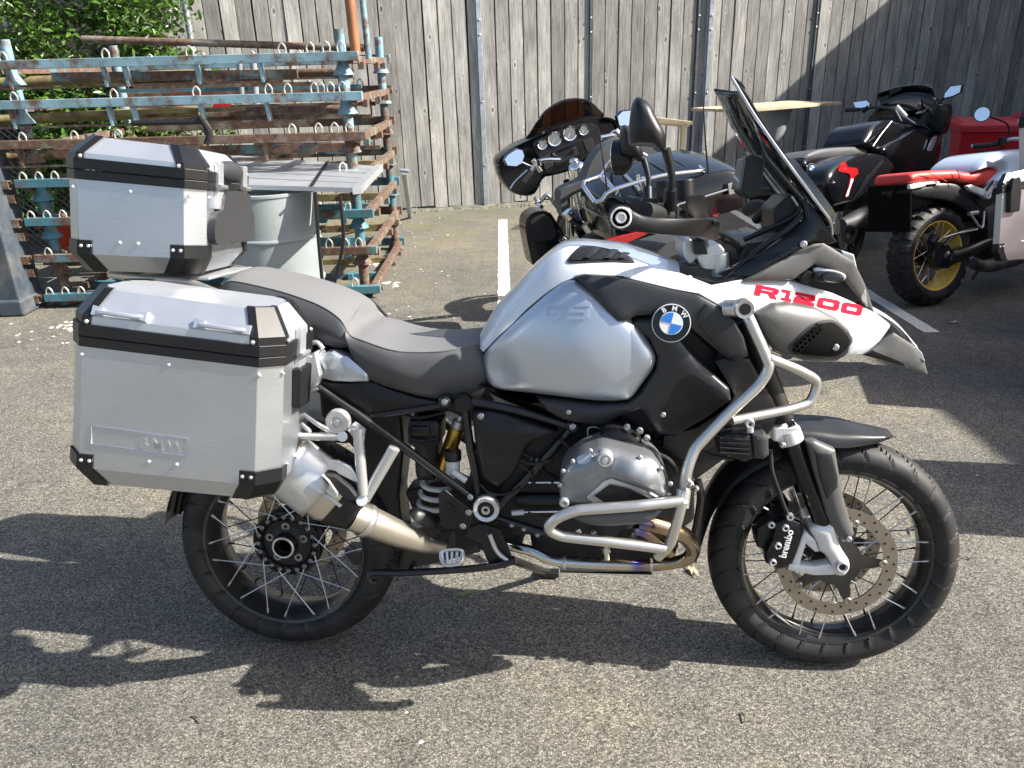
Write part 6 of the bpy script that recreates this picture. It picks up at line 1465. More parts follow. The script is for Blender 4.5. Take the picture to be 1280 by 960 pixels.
fs_ = panel('fork_shroud', BC(cF, [(395, 192), (420, 188), (492, 220), (505, 300), (520, 380), (540, 450), (556, 500), (545, 520), (520, 530), (480, 480), (462, 440), (440, 360), (415, 280)], -.13), M['grey2'], gs, thick=.02, bulge=.012, rnd=.006, grid=.010, bs=.02, smooth=False); mirror(fs_)
panel('shroud_inset', BC(cF, [(425, 225), (480, 235), (500, 310), (500, 345), (465, 385), (440, 310)], -.143), M['grey'], gs, thick=.01, bulge=.002, rnd=.003, grid=.01, smooth=False)
b = MB(); bolt(b, B(*cF(536, 516), -.145), .007, .006); b.build('bolt', M['cast'], gs)
# front mudguard as a lofted arch
fe = BL_([(985, 548, -.085), (1015, 553, -.085), (1047, 560, -.082), (1075, 558, -.07), (1100, 553, -.05), (1116, 547, -.02)])
fc = BL_([(985, 524, 0), (1008, 520, 0), (1035, 521, 0), (1062, 526, 0), (1095, 537, 0), (1117, 546, 0)])
rails('front_mudguard', [fe, midr(fe, fc, .35, -.022, .008), midr(fe, fc, .7, -.012, .006), fc], M['grey'], gs, n=30, k=4, cap=False, ang=60)
fr_e = BL_([(975, 574, -.07), (945, 588, -.075), (920, 606, -.078), (903, 625, -.078), (890, 645, -.076), (880, 672, -.07), (871, 702, -.06)])
fr_c = BL_([(975, 546, 0), (935, 560, 0), (906, 580, 0), (888, 606, 0), (875, 636, 0), (868, 668, 0), (866, 698, 0)])
fr_c = [Vector((p.x, 0, p.z)) for p in fr_c]
rails('front_mudguard_rear', [fr_e, midr(fr_e, fr_c, .4, -.02), midr(fr_e, fr_c, .75, -.015), fr_c], M['black'], gs, n=30, k=4, cap=False, ang=60)
# rear mudguard tip
re_ = [V(-.755+.345*math.cos(a), -.075, .318+.345*math.sin(a)) for a in np.linspace(R(172), R(70), 14)]
rc_ = [V(-.755+.365*math.cos(a), 0, .318+.365*math.sin(a)) for a in np.linspace(R(172), R(70), 14)]
rails('rear_mudguard', [re_, midr(re_, rc_, .4, -.015, .0), rc_], M['black'], gs, n=24, k=3, cap=False)
MB().tube(BL_([(222, 640, 0), (236, 600, 0), (300, 560, 0)]), .012, 8).build('mudguard_stay', M['black'], gs)
# --- auxiliary lamp
panel('lamp_body', BC(cF, [(100, 185), (110, 170), (160, 165), (215, 170), (225, 250), (190, 265), (150, 250), (105, 232)], -.30), M['black'], gs, thick=.06, bulge=.008, rnd=.010, grid=.009, smooth=False)
panel('lamp_ring', BC(cF, [(212, 168), (255, 165), (270, 180), (272, 240), (255, 255), (220, 252)], -.305), M['greybag'], gs, thick=.07, bulge=.006, rnd=.010, grid=.009, smooth=False)
for yy in (180, 195, 212, 228): MB().tube(BC(cF, [(106, yy), (205, yy+6)], -.308), .0025, 6, smooth=False).build('lamp_fin', M['black'], gs)
b = MB(); b.cyl(B(*cF(207, 135), -.30), B(*cF(207, 160), -.30), .008, n=12); b.lathe([(.004, .006), (.009, .007), (.011, 0), (.011, -.02)], B(*cF(206, 132), -.31), (0, -1, 0), 16); b.build('lamp_mount', M['cast'], gs)
MB().tube(BC(cF, [(150, 250), (80, 240), (40, 225), (20, 240)], -.28), .005, 8).build('lamp_cable', M['rubber'], gs, 60)

# --- crash bars
def cbar(pts, r_=.0125, n=60, name='crash_bar'):
    o = MB().tube(BL_(pts), r_, 16, samples=n).build(name, M['steel'], gs, 60); mirror(o); return o
def rounded(pts, rad=9):
    """Round a polyline's corners with short arcs so that straight runs stay straight."""
    out = [pts[0]]
    for i in range(1, len(pts)-1):
        a, b_, c_ = [np.array(q, float) for q in pts[i-1:i+2]]
        for (o_, k) in ((a, 0), (c_, 1)):
            d = o_-b_; L = np.linalg.norm(d[:2]); r_ = min(rad, L*.45); q = tuple(b_+d/L*r_)
            if k == 0: out.append(q); m1 = q
            else:
                mid = tuple((np.array(m1)+np.array(q))/4+b_/2); out.append(mid); out.append(q)
    out.append(pts[-1]); return out
cbar(rounded([(928, 382, -.26), (937, 400, -.29), (963, 458, -.30), (950, 480, -.30), (910, 517, -.31), (868, 561, -.32), (858, 590, -.33), (855, 622, -.33)], 10), n=90)
cbar(rounded([(962, 448, -.30), (1000, 463, -.28), (1023, 476, -.25), (1014, 503, -.25), (985, 512, -.27), (915, 526, -.305)], 9), .011, 70)
cbar(rounded([(853, 626, -.36), (800, 632, -.38), (720, 638, -.385), (694, 648, -.385), (683, 661, -.38), (700, 670, -.375), (760, 677, -.37), (832, 686, -.355)], 9), n=90)
cbar(rounded([(853, 626, -.36), (847, 650, -.36), (838, 680, -.35), (822, 696, -.33)], 8), n=40)
b = MB(); b.cyl(B(929, 384, -.30), B(929, 384, -.20), .021, n=24); b.build('bar_end_boss', M['steel'], gs, bevel=.002)
p = B(931, 386.5, -.305); b = MB(); b.lathe([(0, -.004), (.0125, -.004), (.013, .002), (.020, .003), (.0215, -.01)], p, (0, -1, 0), 24); b.build('bar_end_cap', M['steel'], gs)
b = MB(); b.lathe([(0, .0035), (.0122, .0035)], p, (0, -1, 0), 20); b.build('bar_end_hole', M['engdark'], gs)
b = MB(); b.cyl(B(905, 385, -.23), B(930, 385, -.25), .020, n=20); b.build('bar_mount', M['steel'], gs, bevel=.004)
b = MB(); b.cyl(B(855, 612, -.335), B(852, 634, -.345), .0165, n=20); bolt(b, B(862, 604, -.34), .009, .016); b.build('crash_bar_clamp', M['steel'], gs, bevel=.002)
# --- rear rack
MB().tube(rounded([tuple(x) for x in [(140, 345, -.14), (180, 349, -.15), (236, 352, -.15), (250, 356, -.15), (300, 377, -.155), (322, 390, -.155), (334, 398, -.15)]], 6) and BL_(rounded([(138, 343, -.14), (180, 348, -.15), (236, 352, -.15), (300, 377, -.155), (322, 389, -.155), (334, 400, -.15)], 6)), .0095, 14, samples=60).build('luggage_rack_tube', M['steel'], gs, 60)
MB().tube([V(p_.x, -p_.y, p_.z) for p_ in BL_([(138, 343, -.14), (180, 348, -.15), (236, 352, -.15), (300, 377, -.155), (334, 400, -.15)])], .0095, 14, samples=50).build('luggage_rack_tube', M['steel'], gs, 60)
b = MB(); q_ = [B(150, 346, -.13), B(262, 350, -.13)]; b.box(((q_[0].x+q_[1].x)/2, 0, q_[0].z-.006), (abs(q_[1].x-q_[0].x), .26, .008)); b.build('rack_plate', M['cast'], gs, bevel=.003)
panel('rack_side_plate', BC(cX, [(730, 815), (800, 825), (900, 840), (955, 880), (950, 915), (900, 905), (800, 880)], -.12), M['cast'], gs, thick=.006, bulge=0, rnd=.002, grid=.02, smooth=False)

# --- luggage: right case, left case, top box
qR = [B(79, 429, -.47), B(346, 461.5, -.47), B(342, 609, -.47), B(75, 582, -.47)]
caseR, cpR, Wr, Hr = make_case('large silver aluminium side case on the near side of the foreground motorcycle', 'luggage case', GF, qR, .245, (.0, .245, 0), None, lidh=.075, lid_in=.040, group='aluminium luggage cases on the silver motorcycle')
# embossed nameplate
e_ = MB()
pl_ = [cpR(.070, .105, -.0015), cpR(.285, .098, -.0015), cpR(.285, .056, -.0015), cpR(.070, .061, -.0015)]
e_.tube(pl_, .0013, 6, smooth=False, closed=False); e_.tube([pl_[3], pl_[0]], .0013, 6, smooth=False)
e_.build('embossed_frame', M['alu'], caseR)
for ch_, a_ in (('B', .178), ('M', .205), ('W', .240)):
    text_obj(ch_, 'embossed_letter', M['alu'], caseR, cpR(a_, .063, -.0005), cpR(.3, .05, 0)-cpR(.1, .05, 0), cpR(.1, .1, 0)-cpR(.1, .05, 0), .038, .003, bold=.0004)
qL = [V(p_.x, .47, p_.z-.10) for p_ in qR]
caseL, cpL, _, _ = make_case('silver aluminium side case on the far side of the foreground motorcycle, under the top box', 'luggage case', GF, qL, .245, (0, -.245, 0), None, group='aluminium luggage cases on the silver motorcycle')
qT = [B(75, 221, -.22), B(251, 237, -.22), B(251, 324, -.22), B(78, 316, -.22)]
caseT, cpT, Wt, Ht = make_case('silver aluminium top box with black trim and a padded back on the rear rack', 'luggage case', GF, qT, .40, (-.055, .40, -.01), None, lidh=.055, lid_in=.045, handles=False, pad=True, tap=.044, ti=.028, group='aluminium luggage cases on the silver motorcycle')
# ================================================================== BLACK TOURER WITH TOUR BOX (behind the tank)
HF = Frame(0.78, 4.45, R(103), R(12))
ht = empty('touring_motorcycle', HF.M, 'big black touring motorcycle with batwing fairing, chrome luggage rack and red tail lamp', 'motorcycle')
def XP(fr, cf, pts, x): return [fr.px(*cf(a[0], a[1]), a[2] if len(a) > 2 else x) for a in pts]
def plate(name, fr, root, cf, pts, x, d, m, bevel=.004, smooth=True, n=None):
    P = XP(fr, cf, pts, x)
    if smooth: P = catmull(P, n or max(24, len(P)*4), True)
    mb = MB(); mb.prism(P, (d, 0, 0)); return mb.build(name, m, root, 40, bevel)
def mplate(name, fr, root, cf, pts, x, d, m, bevel=.004, smooth=False, k=.26, kd=0.0):
    P0 = XP(fr, cf, pts, x); zc = sum(p.z for p in P0)/len(P0); yc = sum(p.y for p in P0)/len(P0)
    P = []
    for a, p in zip(pts, P0):
        for _ in range(4): p = fr.px(*cf(a[0], a[1]), x+(p.z-zc)*k+(p.y-yc)*kd)
        P.append(p)
    if smooth: P = catmull(P, max(24, len(P)*4), True)
    mb = MB(); mb.prism(P, (d, 0, 0)); return mb.build(name, m, root, 40, bevel)
cH = crop(610, 110, 7.111); c4 = crop(600, 110, 4); cK = crop(640, 200, 4.571)
fo = XP(HF, cH, [(88, 650), (130, 595), (200, 540), (290, 490), (400, 440), (560, 365), (760, 290), (870, 262), (1000, 258), (1090, 268), (1150, 310), (1165, 390), (1080, 480), (960, 560), (900, 620), (720, 730), (560, 775), (480, 800), (400, 940), (260, 945), (170, 880), (110, 780)], .42)
fo = catmull(fo, 64, True); fc_ = sum(fo, Vector())/64
b = MB(); rows = []
for x, k in ((.40, .955), (.40, 1.0), (.44, 1.02), (.55, 1.0), (.66, .86), (.74, .60), (.78, .30), (.785, .05)): rows.append([V(x, fc_.y+(p.y-fc_.y)*k, fc_.z+(p.z-fc_.z)*(k if k < .9 else k)) for p in fo])
b.grid(rows, True); b.build('batwing_fairing', M['blackg'], ht, 60, fix=True)
b = MB(); b.prism([V(.425, fc_.y+(p.y-fc_.y)*.96, fc_.z+(p.z-fc_.z)*.96) for p in fo], (.02, 0, 0)); b.build('fairing_inner', M['blackg'], ht, 40)
plate('dash_panel', HF, ht, cH, [(400, 500), (520, 430), (700, 350), (850, 310), (940, 320), (1000, 400), (975, 530), (880, 600), (700, 720), (540, 760), (470, 640)], .41, .03, M['black'], .006)
for (x, y, r) in ((482, 502, 42), (592, 452, 60), (728, 402, 62), (850, 372, 43)):
    c_ = HF.px(*cH(x, y), .405); e_ = HF.px(*cH(x+r, y), .405); rr = (e_-c_).length
    g_ = MB(); g_.lathe([(rr*.80, .002), (rr, .004), (rr, -.012), (rr*.8, -.012)], c_, (-1, 0, 0), 32); g_.build('gauge_bezel', M['chrome'], ht)
    g_ = MB(); g_.lathe([(0, .001), (rr*.84, .001)], c_, (-1, 0, 0), 32); gg = g_.build('gauge_face', M['engine'], ht)
    g_ = MB(); g_.bar(c_+V(-.003, 0, 0), c_+V(-.003, rr*.45, -rr*.5), .002, .001, up=(1, 0, 0)); g_.build('gauge_needle', M['whitel'], ht)
plate('screen_bezel', HF, ht, cH, [(560, 580), (800, 480), (845, 490), (870, 590), (640, 705), (600, 690)], .402, .02, M['blackg'], .003, smooth=False)
plate('radio_screen', HF, ht, cH, [(605, 590), (780, 515), (815, 585), (635, 672)], .399, .01, M['display'], .001, smooth=False)
plate('speaker_grille', HF, ht, cH, [(475, 620), (545, 580), (590, 690), (510, 735)], .401, .02, M['grey'], .004, smooth=False)
plate('speaker_grille', HF, ht, cH, [(840, 472), (925, 440), (955, 530), (885, 580)], .401, .02, M['grey'], .004, smooth=False)
wb = XP(HF, cH, [(300, 470), (400, 425), (560, 360), (760, 285), (900, 262), (1005, 258)], .50); wtp = XP(HF, cH, [(325, 400), (415, 300), (520, 185), (690, 98), (870, 105), (985, 225)], .56)
wb = [V(.46+.13*(1-((i-2.5)/2.6)**2), p.y, p.z) for i, p in enumerate(wb)]; wtp = [V(.46+.10*(1-((i-2.5)/2.6)**2)-.0, p.y, p.z) for i, p in enumerate(wtp)]
ws = rails('windshield', [wb, midr(wb, wtp, .5, 0, 0), wtp], M['smoke2'], ht, n=30, k=4, sym=False, cap=False)
so2 = ws.modifiers.new('t', 'SOLIDIFY'); so2.thickness = .004
mplate('mirror_glass', HF, ht, cH, [(148, 635), (180, 592), (255, 545), (305, 555), (322, 605), (300, 668), (250, 695), (175, 688)], .20, .004, M['mirrorg'], 0)
mplate('mirror_shell', HF, ht, cH, [(140, 637), (175, 585), (255, 536), (312, 548), (330, 606), (305, 675), (250, 703), (168, 696)], .205, .04, M['blackg'], .008)
mplate('mirror_glass', HF, ht, c4, [(688, 142), (712, 118), (760, 112), (790, 130), (785, 175), (735, 190), (698, 188)], .25, .004, M['mirrorg'], 0)
mplate('mirror_shell', HF, ht, c4, [(682, 142), (708, 113), (762, 107), (797, 128), (790, 180), (735, 196), (694, 194)], .255, .04, M['blackg'], .008)
def xt(pts, r_, name, m, cf=cH, x=.15, n=10, sm=True): return MB().tube([HF.px(*cf(a[0], a[1]), a[2] if len(a) > 2 else x) for a in pts], r_, n, smooth=sm and len(pts) > 2).build(name, M[m], ht, 60)
xt([(310, 830), (385, 735)], .019, 'grip', 'rubber'); xt([(385, 735), (440, 660), (520, 640), (640, 640)], .0125, 'handlebar', 'chrome'); xt([(200, 895), (235, 840), (300, 775), (350, 730)], .006, 'clutch_lever', 'chrome')
xt([(445, 690), (440, 640)], .024, 'switch_block', 'chrome'); xt([(400, 640), (470, 740)], .014, 'lever_clamp', 'chrome'); xt([(300, 660), (370, 690), (420, 700)], .005, 'mirror_stem', 'chrome')
xt([(1180, 420), (1280, 425)], .018, 'grip', 'rubber'); xt([(1180, 420), (1110, 420), (1000, 440)], .0125, 'handlebar', 'chrome'); xt([(1130, 380), (1170, 420)], .018, 'switch_block', 'chrome'); xt([(1200, 400), (1120, 380), (1060, 440)], .005, 'lever', 'chrome')
c_ = HF.px(*cH(790, 715), .12); b = MB(); b.sphere(c_, .055, 20, 1, 1, .75); b.sphere(c_+V(0, .01, .045), .028, 14, 1, 1, .6); b.build('headstock_cap', M['chrome'], ht, 60)
b = MB(); b.cyl(c_+V(.02, 0, -.22), c_, .045, .055, n=24); b.build('steering_head', M['chrome'], ht)
# tank, seat and bodywork in machine coordinates
def hull(name, secs, m, root=None, n=16, ang=60):
    """Sections (x, half width, z bottom, z top, squareness) joined into one rounded body."""
    rows = []
    for (x, w_, z0, z1, q) in secs:
        row = []
        for j in range(n*2):
            a = 2*math.pi*j/(n*2); c_, s_ = math.cos(a), math.sin(a)
            row.append(V(x, w_*math.copysign(abs(c_)**q, c_), (z0+z1)/2+(z1-z0)/2*math.copysign(abs(s_)**q, s_)))
        rows.append(row)
    b = MB(); b.grid(rows, True); b.add(rows[0], [tuple(range(n*2))]); b.add(rows[-1], [tuple(range(n*2-1, -1, -1))]); return b.build(name, m, root or ht, ang, fix=True)
hull('fuel_tank', [(-.12, .08, .72, .84, .8), (0, .14, .70, .92, .8), (.15, .17, .70, .96, .8), (.3, .14, .72, .97, .8), (.36, .08, .8, .95, .8)], M['blackg'])
hull('seat', [(-.75, .16, .66, .80, .6), (-.45, .20, .62, .78, .6), (-.2, .17, .62, .74, .6), (-.05, .10, .66, .78, .6)], M['seat_side'])
hull('engine', [(-.25, .15, .2, .6, .6), (0, .22, .18, .68, .6), (.3, .2, .2, .68, .6), (.4, .1, .3, .5, .6)], M['engdark'])
hull('rear_mudguard', [(-1.12, .09, .45, .7, .7), (-.9, .11, .5, .74, .7), (-.5, .10, .5, .72, .7)], M['blackg'])
for s_ in (1, -1):
    rows = [(-1.10, .05, .44, .66, .5), (-1.04, .10, .38, .73, .5), (-.7, .11, .36, .75, .5), (-.42, .07, .40, .66, .5), (-.38, .03, .46, .58, .5)]
    o = hull('saddlebag', rows, M['blackg']); o.location = (0, s_*.34, 0)
make_wheel(ht, 'rear_wheel', (-.8, 0, .32), .32, .17, .21, .12, [(12, .4, .2, .9, .06)], 20, .07, [], M['chrome'], M['rubber'], nseg=120)
make_wheel(ht, 'front_wheel', (.83, 0, .33), .33, .12, .24, .08, [(12, .4, .2, .9, .06)], 20, .06, [], M['chrome'], M['rubber'], nseg=120)
rails('front_mudguard', [[V(.83+.36*math.cos(a), -.08, .33+.36*math.sin(a)) for a in np.linspace(R(200), R(10), 16)], [V(.83+.375*math.cos(a), -.05, .33+.375*math.sin(a)) for a in np.linspace(R(200), R(10), 16)], [V(.83+.385*math.cos(a), 0, .33+.385*math.sin(a)) for a in np.linspace(R(200), R(10), 16)]], M['blackg'], ht, n=20, k=3, cap=False)
for s_ in (1, -1): MB().cyl((.83, s_*.10, .33), (.52, s_*.10, .95), .026, n=16).build('fork_leg', M['chrome'], ht)
for s_ in (1, -1): MB().tube([(-.2, s_*.26, .25), (-.8, s_*.28, .25), (-1.15, s_*.3, .27)], .045, 16).build('exhaust', M['chrome'], ht, 60)
lw = [(78, 385), (92, 325), (150, 292), (215, 300), (252, 350), (285, 400), (300, 450), (260, 540), (200, 600), (130, 620), (95, 500)]
o = plate('leg_shield', HF, ht, cK, lw, .42, .16, M['blackg'], .02); mirror(o)
plate('leg_shield_inset', HF, ht, cK, [(105, 380), (120, 335), (180, 312), (225, 340), (245, 400), (240, 450), (130, 460)], .412, .02, M['grey'], .008)
for p_, r_ in ((((130, 215), (160, 240), (200, 200), (250, 260), (330, 360)), .011), (((150, 265), (160, 250)), .03), (((280, 440), (310, 470)), .03)): xt(list(p_), r_, 'engine_guard', 'chrome', cK, .35)
xt([(320, 310), (345, 345), (420, 385), (500, 380)], .012, 'side_guard', 'blackg', cK, -.7); xt([(310, 295), (335, 330)], .024, 'guard_clamp', 'chrome', cK, -.7); xt([(420, 365), (445, 405)], .022, 'guard_clamp', 'chrome', cK, -.75)
# backrest
bk = XP(HF, c4, [(400, 545), (420, 505), (520, 455), (548, 390), (605, 305), (700, 256), (790, 262), (900, 320), (1000, 372), (1010, 400), (800, 420), (620, 460), (520, 510), (440, 560), (440, 640), (415, 640)], -.50)
b = MB(); b.prism(catmull(bk, 64, True), (.10, 0, 0)); b.build('passenger_backrest', M['seat_side'], ht, 40, bevel=.02, seg=3)
# tour box
rl_, rr_ = HF.px(766, 296, -1.02), HF.px(893, 262, -1.02)
tl_ = HF.px(738, 262, -1.0); tz = HF.px(812, 232, -1.0).z
yL, yR, z0, z1 = max(rl_.y, .25), min(rr_.y, -.25), min(rl_.z, rr_.z)-.02, tz+.01
rows = []
for (x, k, dz) in ((-1.06, .86, -.06), (-1.04, .97, -.02), (-.95, 1, 0), (-.75, 1, .03), (-.6, .96, .035), (-.56, .9, 0)):
    r_ = []; cy = (yL+yR)/2; hw_ = (yL-yR)/2*k
    for (a, c_) in ((-1, 0), (-1, .55), (-.93, .80), (-.75, .93), (-.4, 1.0), (0, 1.02), (.4, 1.0), (.75, .93), (.93, .80), (1, .55), (1, 0)): r_.append(V(x, cy+a*hw_, z0+(z1+dz-z0)*c_))
    rows.append(r_)
b = MB(); b.grid(rows, True); b.add(rows[0], [tuple(range(11))]); b.add(rows[-1], [tuple(range(10, -1, -1))]); tp = b.build('tour_box', M['blackg'], ht, 35, fix=True, bevel=.01)
zt = z1+.01
for a in (-.62, -.31, 0, .31, .62):
    b = MB(); cy = (yL+yR)/2+a*(yL-yR)/2; dz = -.03*abs(a)**2*2; b.tube([(-1.03, cy, zt-.055+dz), (-.95, cy, zt-.012+dz), (-.78, cy, zt+.015+dz), (-.62, cy, zt+.02+dz)], .008, 6); b.build('lid_strip', M['rubber'], ht, 60)
zs = z0+(z1-z0)*.50
MB().tube([(-1.03, yL*.99, zs), (-1.068, yL*.8, zs), (-1.068, yR*.8, zs), (-1.03, yR*1.0, zs), (-.8, yR*1.03, zs+.01), (-.6, yR*1.0, zs+.015)], .004, 6).build('lid_seam', M['chrome'], ht)
MB().tube([(-1.03, yL*.99, zs), (-.8, yL*1.03, zs+.01), (-.6, yL*1.0, zs+.015)], .004, 6).build('lid_seam', M['chrome'], ht)
for q_ in (.6, -.6): MB().box((-1.075, q_*.25, zs), (.012, .03, .05)).build('lid_latch', M['chrome'], ht, bevel=.003)
red = XP(HF, cK, [(535, 462), (640, 428), (740, 405), (800, 408), (770, 425), (640, 485), (560, 480)], -1.065); b = MB(); b.prism(red, (.03, 0, 0)); b.build('tail_lamp', M['redlens'], ht, bevel=.004)
red = XP(HF, cK, [(1130, 285), (1150, 268), (1197, 250), (1198, 300), (1165, 330), (1140, 320)], -1.06); b = MB(); b.prism(red, (.08, 0, 0)); b.build('tail_lamp', M['redlens'], ht, bevel=.008)
ch_ = XP(HF, cK, [(1120, 265), (1160, 190), (1170, 140), (1185, 150), (1198, 235), (1150, 262)], -1.05); b = MB(); b.prism(ch_, (.1, 0, 0)); b.build('lamp_bezel', M['chrome'], ht, bevel=.006)
# chrome rack
def rk(pts, r_=.009, x=None): return MB().tube([HF.px(*c4(a[0], a[1]), a[2]) for a in pts], r_, 10, samples=60).build('rack_tube', M['chrome'], ht, 60)
rk([(575, 572, -1.05), (520, 495, -.98), (520, 470, -.95), (600, 440, -.9), (625, 400, -.75), (650, 365, -.62), (700, 343, -.58), (800, 325, -.58), (900, 372, -.56), (1005, 338, -.6), (1040, 350, -.7), (1112, 408, -1.0), (1100, 415, -1.05), (900, 440, -1.06), (690, 500, -1.06), (640, 520, -1.06), (600, 572, -1.06), (575, 572, -1.05)])
for a, c_ in (((690, 345, -.6), (710, 420, -.8)), ((710, 420, -.8), (795, 505, -1.05)), ((610, 430, -.85), (680, 520, -1.0)), ((930, 350, -.62), (1010, 430, -.95)), ((600, 440, -.9), (690, 530, -1.0))): rk([a, ((a[0]+c_[0])/2, (a[1]+c_[1])/2, (a[2]+c_[2])/2), c_], .0075)
for (x, y) in ((688, 545), (795, 470), (1008, 455), (820, 480)):
    b = MB(); p = HF.px(*c4(x, y), -.95); b.cyl(p+V(0, 0, -.05), p+V(0, 0, .03), .009, n=10); b.build('rack_foot', M['chrome'], ht)
for pts in ([(592, 195, -1.03), (625, 430, -1.05), (665, 735, -1.06)], [(1115, 50, -1.0), (1130, 300, -1.02), (1157, 580, -1.03)]): MB().tube([HF.px(*c4(a[0], a[1]), a[2]) for a in pts], [.0022, .004, .0055], 8).build('aerial', M['black'], ht, 60)

# ================================================================== BLACK BAGGER (right, by the fence)
BF = Frame(3.32, 6.80, R(43), R(9.4))
bg_ = empty('bagger_motorcycle', BF.M, 'black bagger motorcycle with dark screen and red strip lamp in its pannier, by the fence', 'motorcycle')
cb = crop(980, 90, 4.267)
def bp_(name, pts, x, d, m, bevel=.004, smooth=True): return plate(name, BF, bg_, cb, pts, x, d, M[m], bevel, smooth)
def by_(name, pts, y, d, m, bevel=.01, bulge=.03, grid=.025): return panel(name, [BF.p(*cb(a[0], a[1]), y) for a in pts], M[m], bg_, thick=d, bulge=bulge, rnd=bevel, grid=grid, bs=.08)
ff = catmull(XP(BF, cb, [(445, 262), (470, 225), (520, 165), (600, 125), (700, 112), (790, 135), (825, 180), (868, 175), (870, 255), (835, 335), (760, 300), (680, 285), (560, 262), (500, 262)], .42), 48, True); fcc = sum(ff, Vector())/48
b = MB(); rows = [[V(x, fcc.y+(p.y-fcc.y)*k, fcc.z+(p.z-fcc.z)*k) for p in ff] for x, k in ((.43, .3), (.41, .9), (.42, 1), (.5, 1.02), (.62, .9), (.72, .6), (.76, .2))]; b.grid(rows, True); b.build('front_fairing', M['blackg'], bg_, 60, fix=True)
bp_('display', [(562, 165), (600, 150), (725, 138), (732, 150), (728, 195), (640, 215), (565, 200)], .395, .02, 'display', .003, False)
bp_('fairing_winglet', [(700, 218), (760, 203), (745, 215), (705, 225)], .39, .02, 'lens', .002, False)
sw = XP(BF, cb, [(498, 135), (600, 110), (700, 95), (806, 130)], .45); sw = [V(.44+.07*(1-((i-1.5)/1.6)**2), p.y, p.z) for i, p in enumerate(sw)]
st2 = XP(BF, cb, [(515, 112), (600, 80), (730, 64), (795, 75)], .45); st2 = [V(.40+.07*(1-((i-1.5)/1.6)**2), p.y, p.z) for i, p in enumerate(st2)]
sb_ = XP(BF, cb, [(520, 175), (600, 150), (700, 135), (805, 180)], .5); sb_ = [V(.50+.07*(1-((i-1.5)/1.6)**2), p.y, p.z) for i, p in enumerate(sb_)]
rails('windscreen', [sb_, sw, st2], M['smoke'], bg_, n=24, k=4, sym=False, cap=False).modifiers.new('t', 'SOLIDIFY').thickness = .005
for gl, sh_ in (([(370, 162), (440, 152), (458, 170), (438, 196), (382, 192)], [(364, 158), (440, 146), (466, 170), (442, 204), (378, 198)]), ([(858, 115), (888, 78), (946, 70), (937, 108), (900, 127), (855, 137)], [(852, 118), (884, 72), (954, 64), (943, 113), (902, 134), (848, 145)])):
    mplate('mirror_glass', BF, bg_, cb, gl, .22, .003, M['mirrorg'], 0); mplate('mirror_shell', BF, bg_, cb, sh_, .224, .03, M['blackg'], .005)
def bt(pts, r_, name, m, x=.2): return MB().tube([BF.px(*cb(a[0], a[1]), a[2] if len(a) > 2 else x) for a in pts], r_, 10, smooth=len(pts) > 2).build(name, M[m], bg_, 60)
bt([(330, 204), (400, 200)], .018, 'grip', 'rubber'); bt([(400, 200), (480, 188), (560, 195), (620, 225)], .013, 'handlebar', 'frame'); bt([(590, 210), (622, 268)], .018, 'grip', 'rubber', .1); bt([(600, 185), (650, 240)], .02, 'switch_block', 'cast', .15)
bt([(640, 235), (700, 275)], .006, 'lever', 'cast', .15); bt([(850, 140), (820, 170)], .012, 'mirror_stem', 'blackg'); bt([(455, 185), (420, 210)], .02, 'switch_block', 'black')
by_('fuel_tank', [(420, 395), (440, 320), (480, 272), (560, 252), (640, 280), (700, 300), (640, 350), (520, 420)], -.14, .28, 'blackg', .03, .05)
MB().tube([BF.p(*cb(a, c_), -.20) for a, c_ in ((475, 395), (520, 330), (575, 262))], .003, 6).build('tank_seam', M['cast'], bg_)
by_('side_fairing', [(530, 400), (620, 350), (720, 300), (830, 330), (835, 420), (815, 490), (850, 520), (700, 520), (640, 560), (590, 520), (540, 460)], -.22, .30, 'blackg', .02, .04)
by_('leg_fairing', [(680, 290), (800, 290), (868, 250), (868, 300), (845, 350), (838, 430), (820, 500), (850, 520), (760, 522), (690, 480), (670, 380)], -.10, .20, 'blackg', .02, .02)
by_('rider_seat', [(560, 460), (620, 435), (690, 430), (700, 445), (680, 490), (640, 520), (600, 520)], -.20, .36, 'seat_side', .03, .03)
by_('passenger_seat', [(110, 455), (150, 425), (230, 405), (400, 398), (520, 420), (520, 445), (400, 450), (220, 460), (130, 465)], -.10, .24, 'seat_side', .02, .02)
by_('side_case', [(215, 620), (230, 530), (300, 470), (380, 440), (480, 432), (552, 450), (588, 505), (575, 545), (480, 620), (400, 680), (330, 705), (255, 712)], -.30, .20, 'blackg', .03, .05)
by_('tail_unit', [(100, 470), (130, 455), (220, 445), (300, 450), (290, 490), (220, 540), (150, 545), (100, 520)], -.10, .22, 'blackg', .03, .04)
redp = [(300, 492), (326, 478), (332, 508), (386, 514), (392, 542), (372, 560), (338, 662), (320, 670), (322, 655), (348, 560), (344, 545), (284, 532), (286, 512)]
bt_ = bvh([o for o in KIDS[bg_.name] if o.name.startswith('side_case')][0])
decal('strip_lamp', [cb(*p) for p in redp], bt_, BF, M['redlens'], bg_, .008, .012, 3, smooth=False)
decal('lamp_diffuser', [cb(*p) for p in ((352, 570), (364, 572), (334, 660), (322, 662))], bt_, BF, M['whitel'], bg_, .010, .012, 3, smooth=False)
decal('case_chrome_strip', [cb(*p) for p in ((350, 690), (430, 560), (520, 470), (535, 475), (440, 590), (375, 685))], bt_, BF, M['frame'], bg_, .008, .01, 4, smooth=False)
badge(BF.p(*cb(148, 512), -.165), .032, bg_, V(-.55, -.8, .2).normalized(), V(.8, -.5, 0), letters=False)
MB().tube([BF.p(*cb(a, c_), -.26) for a, c_ in ((300, 820), (360, 800), (450, 760), (520, 740), (620, 700))], [.05, .07, .075, .06, .04], 18).build('exhaust', M['greybag'], bg_, 60)
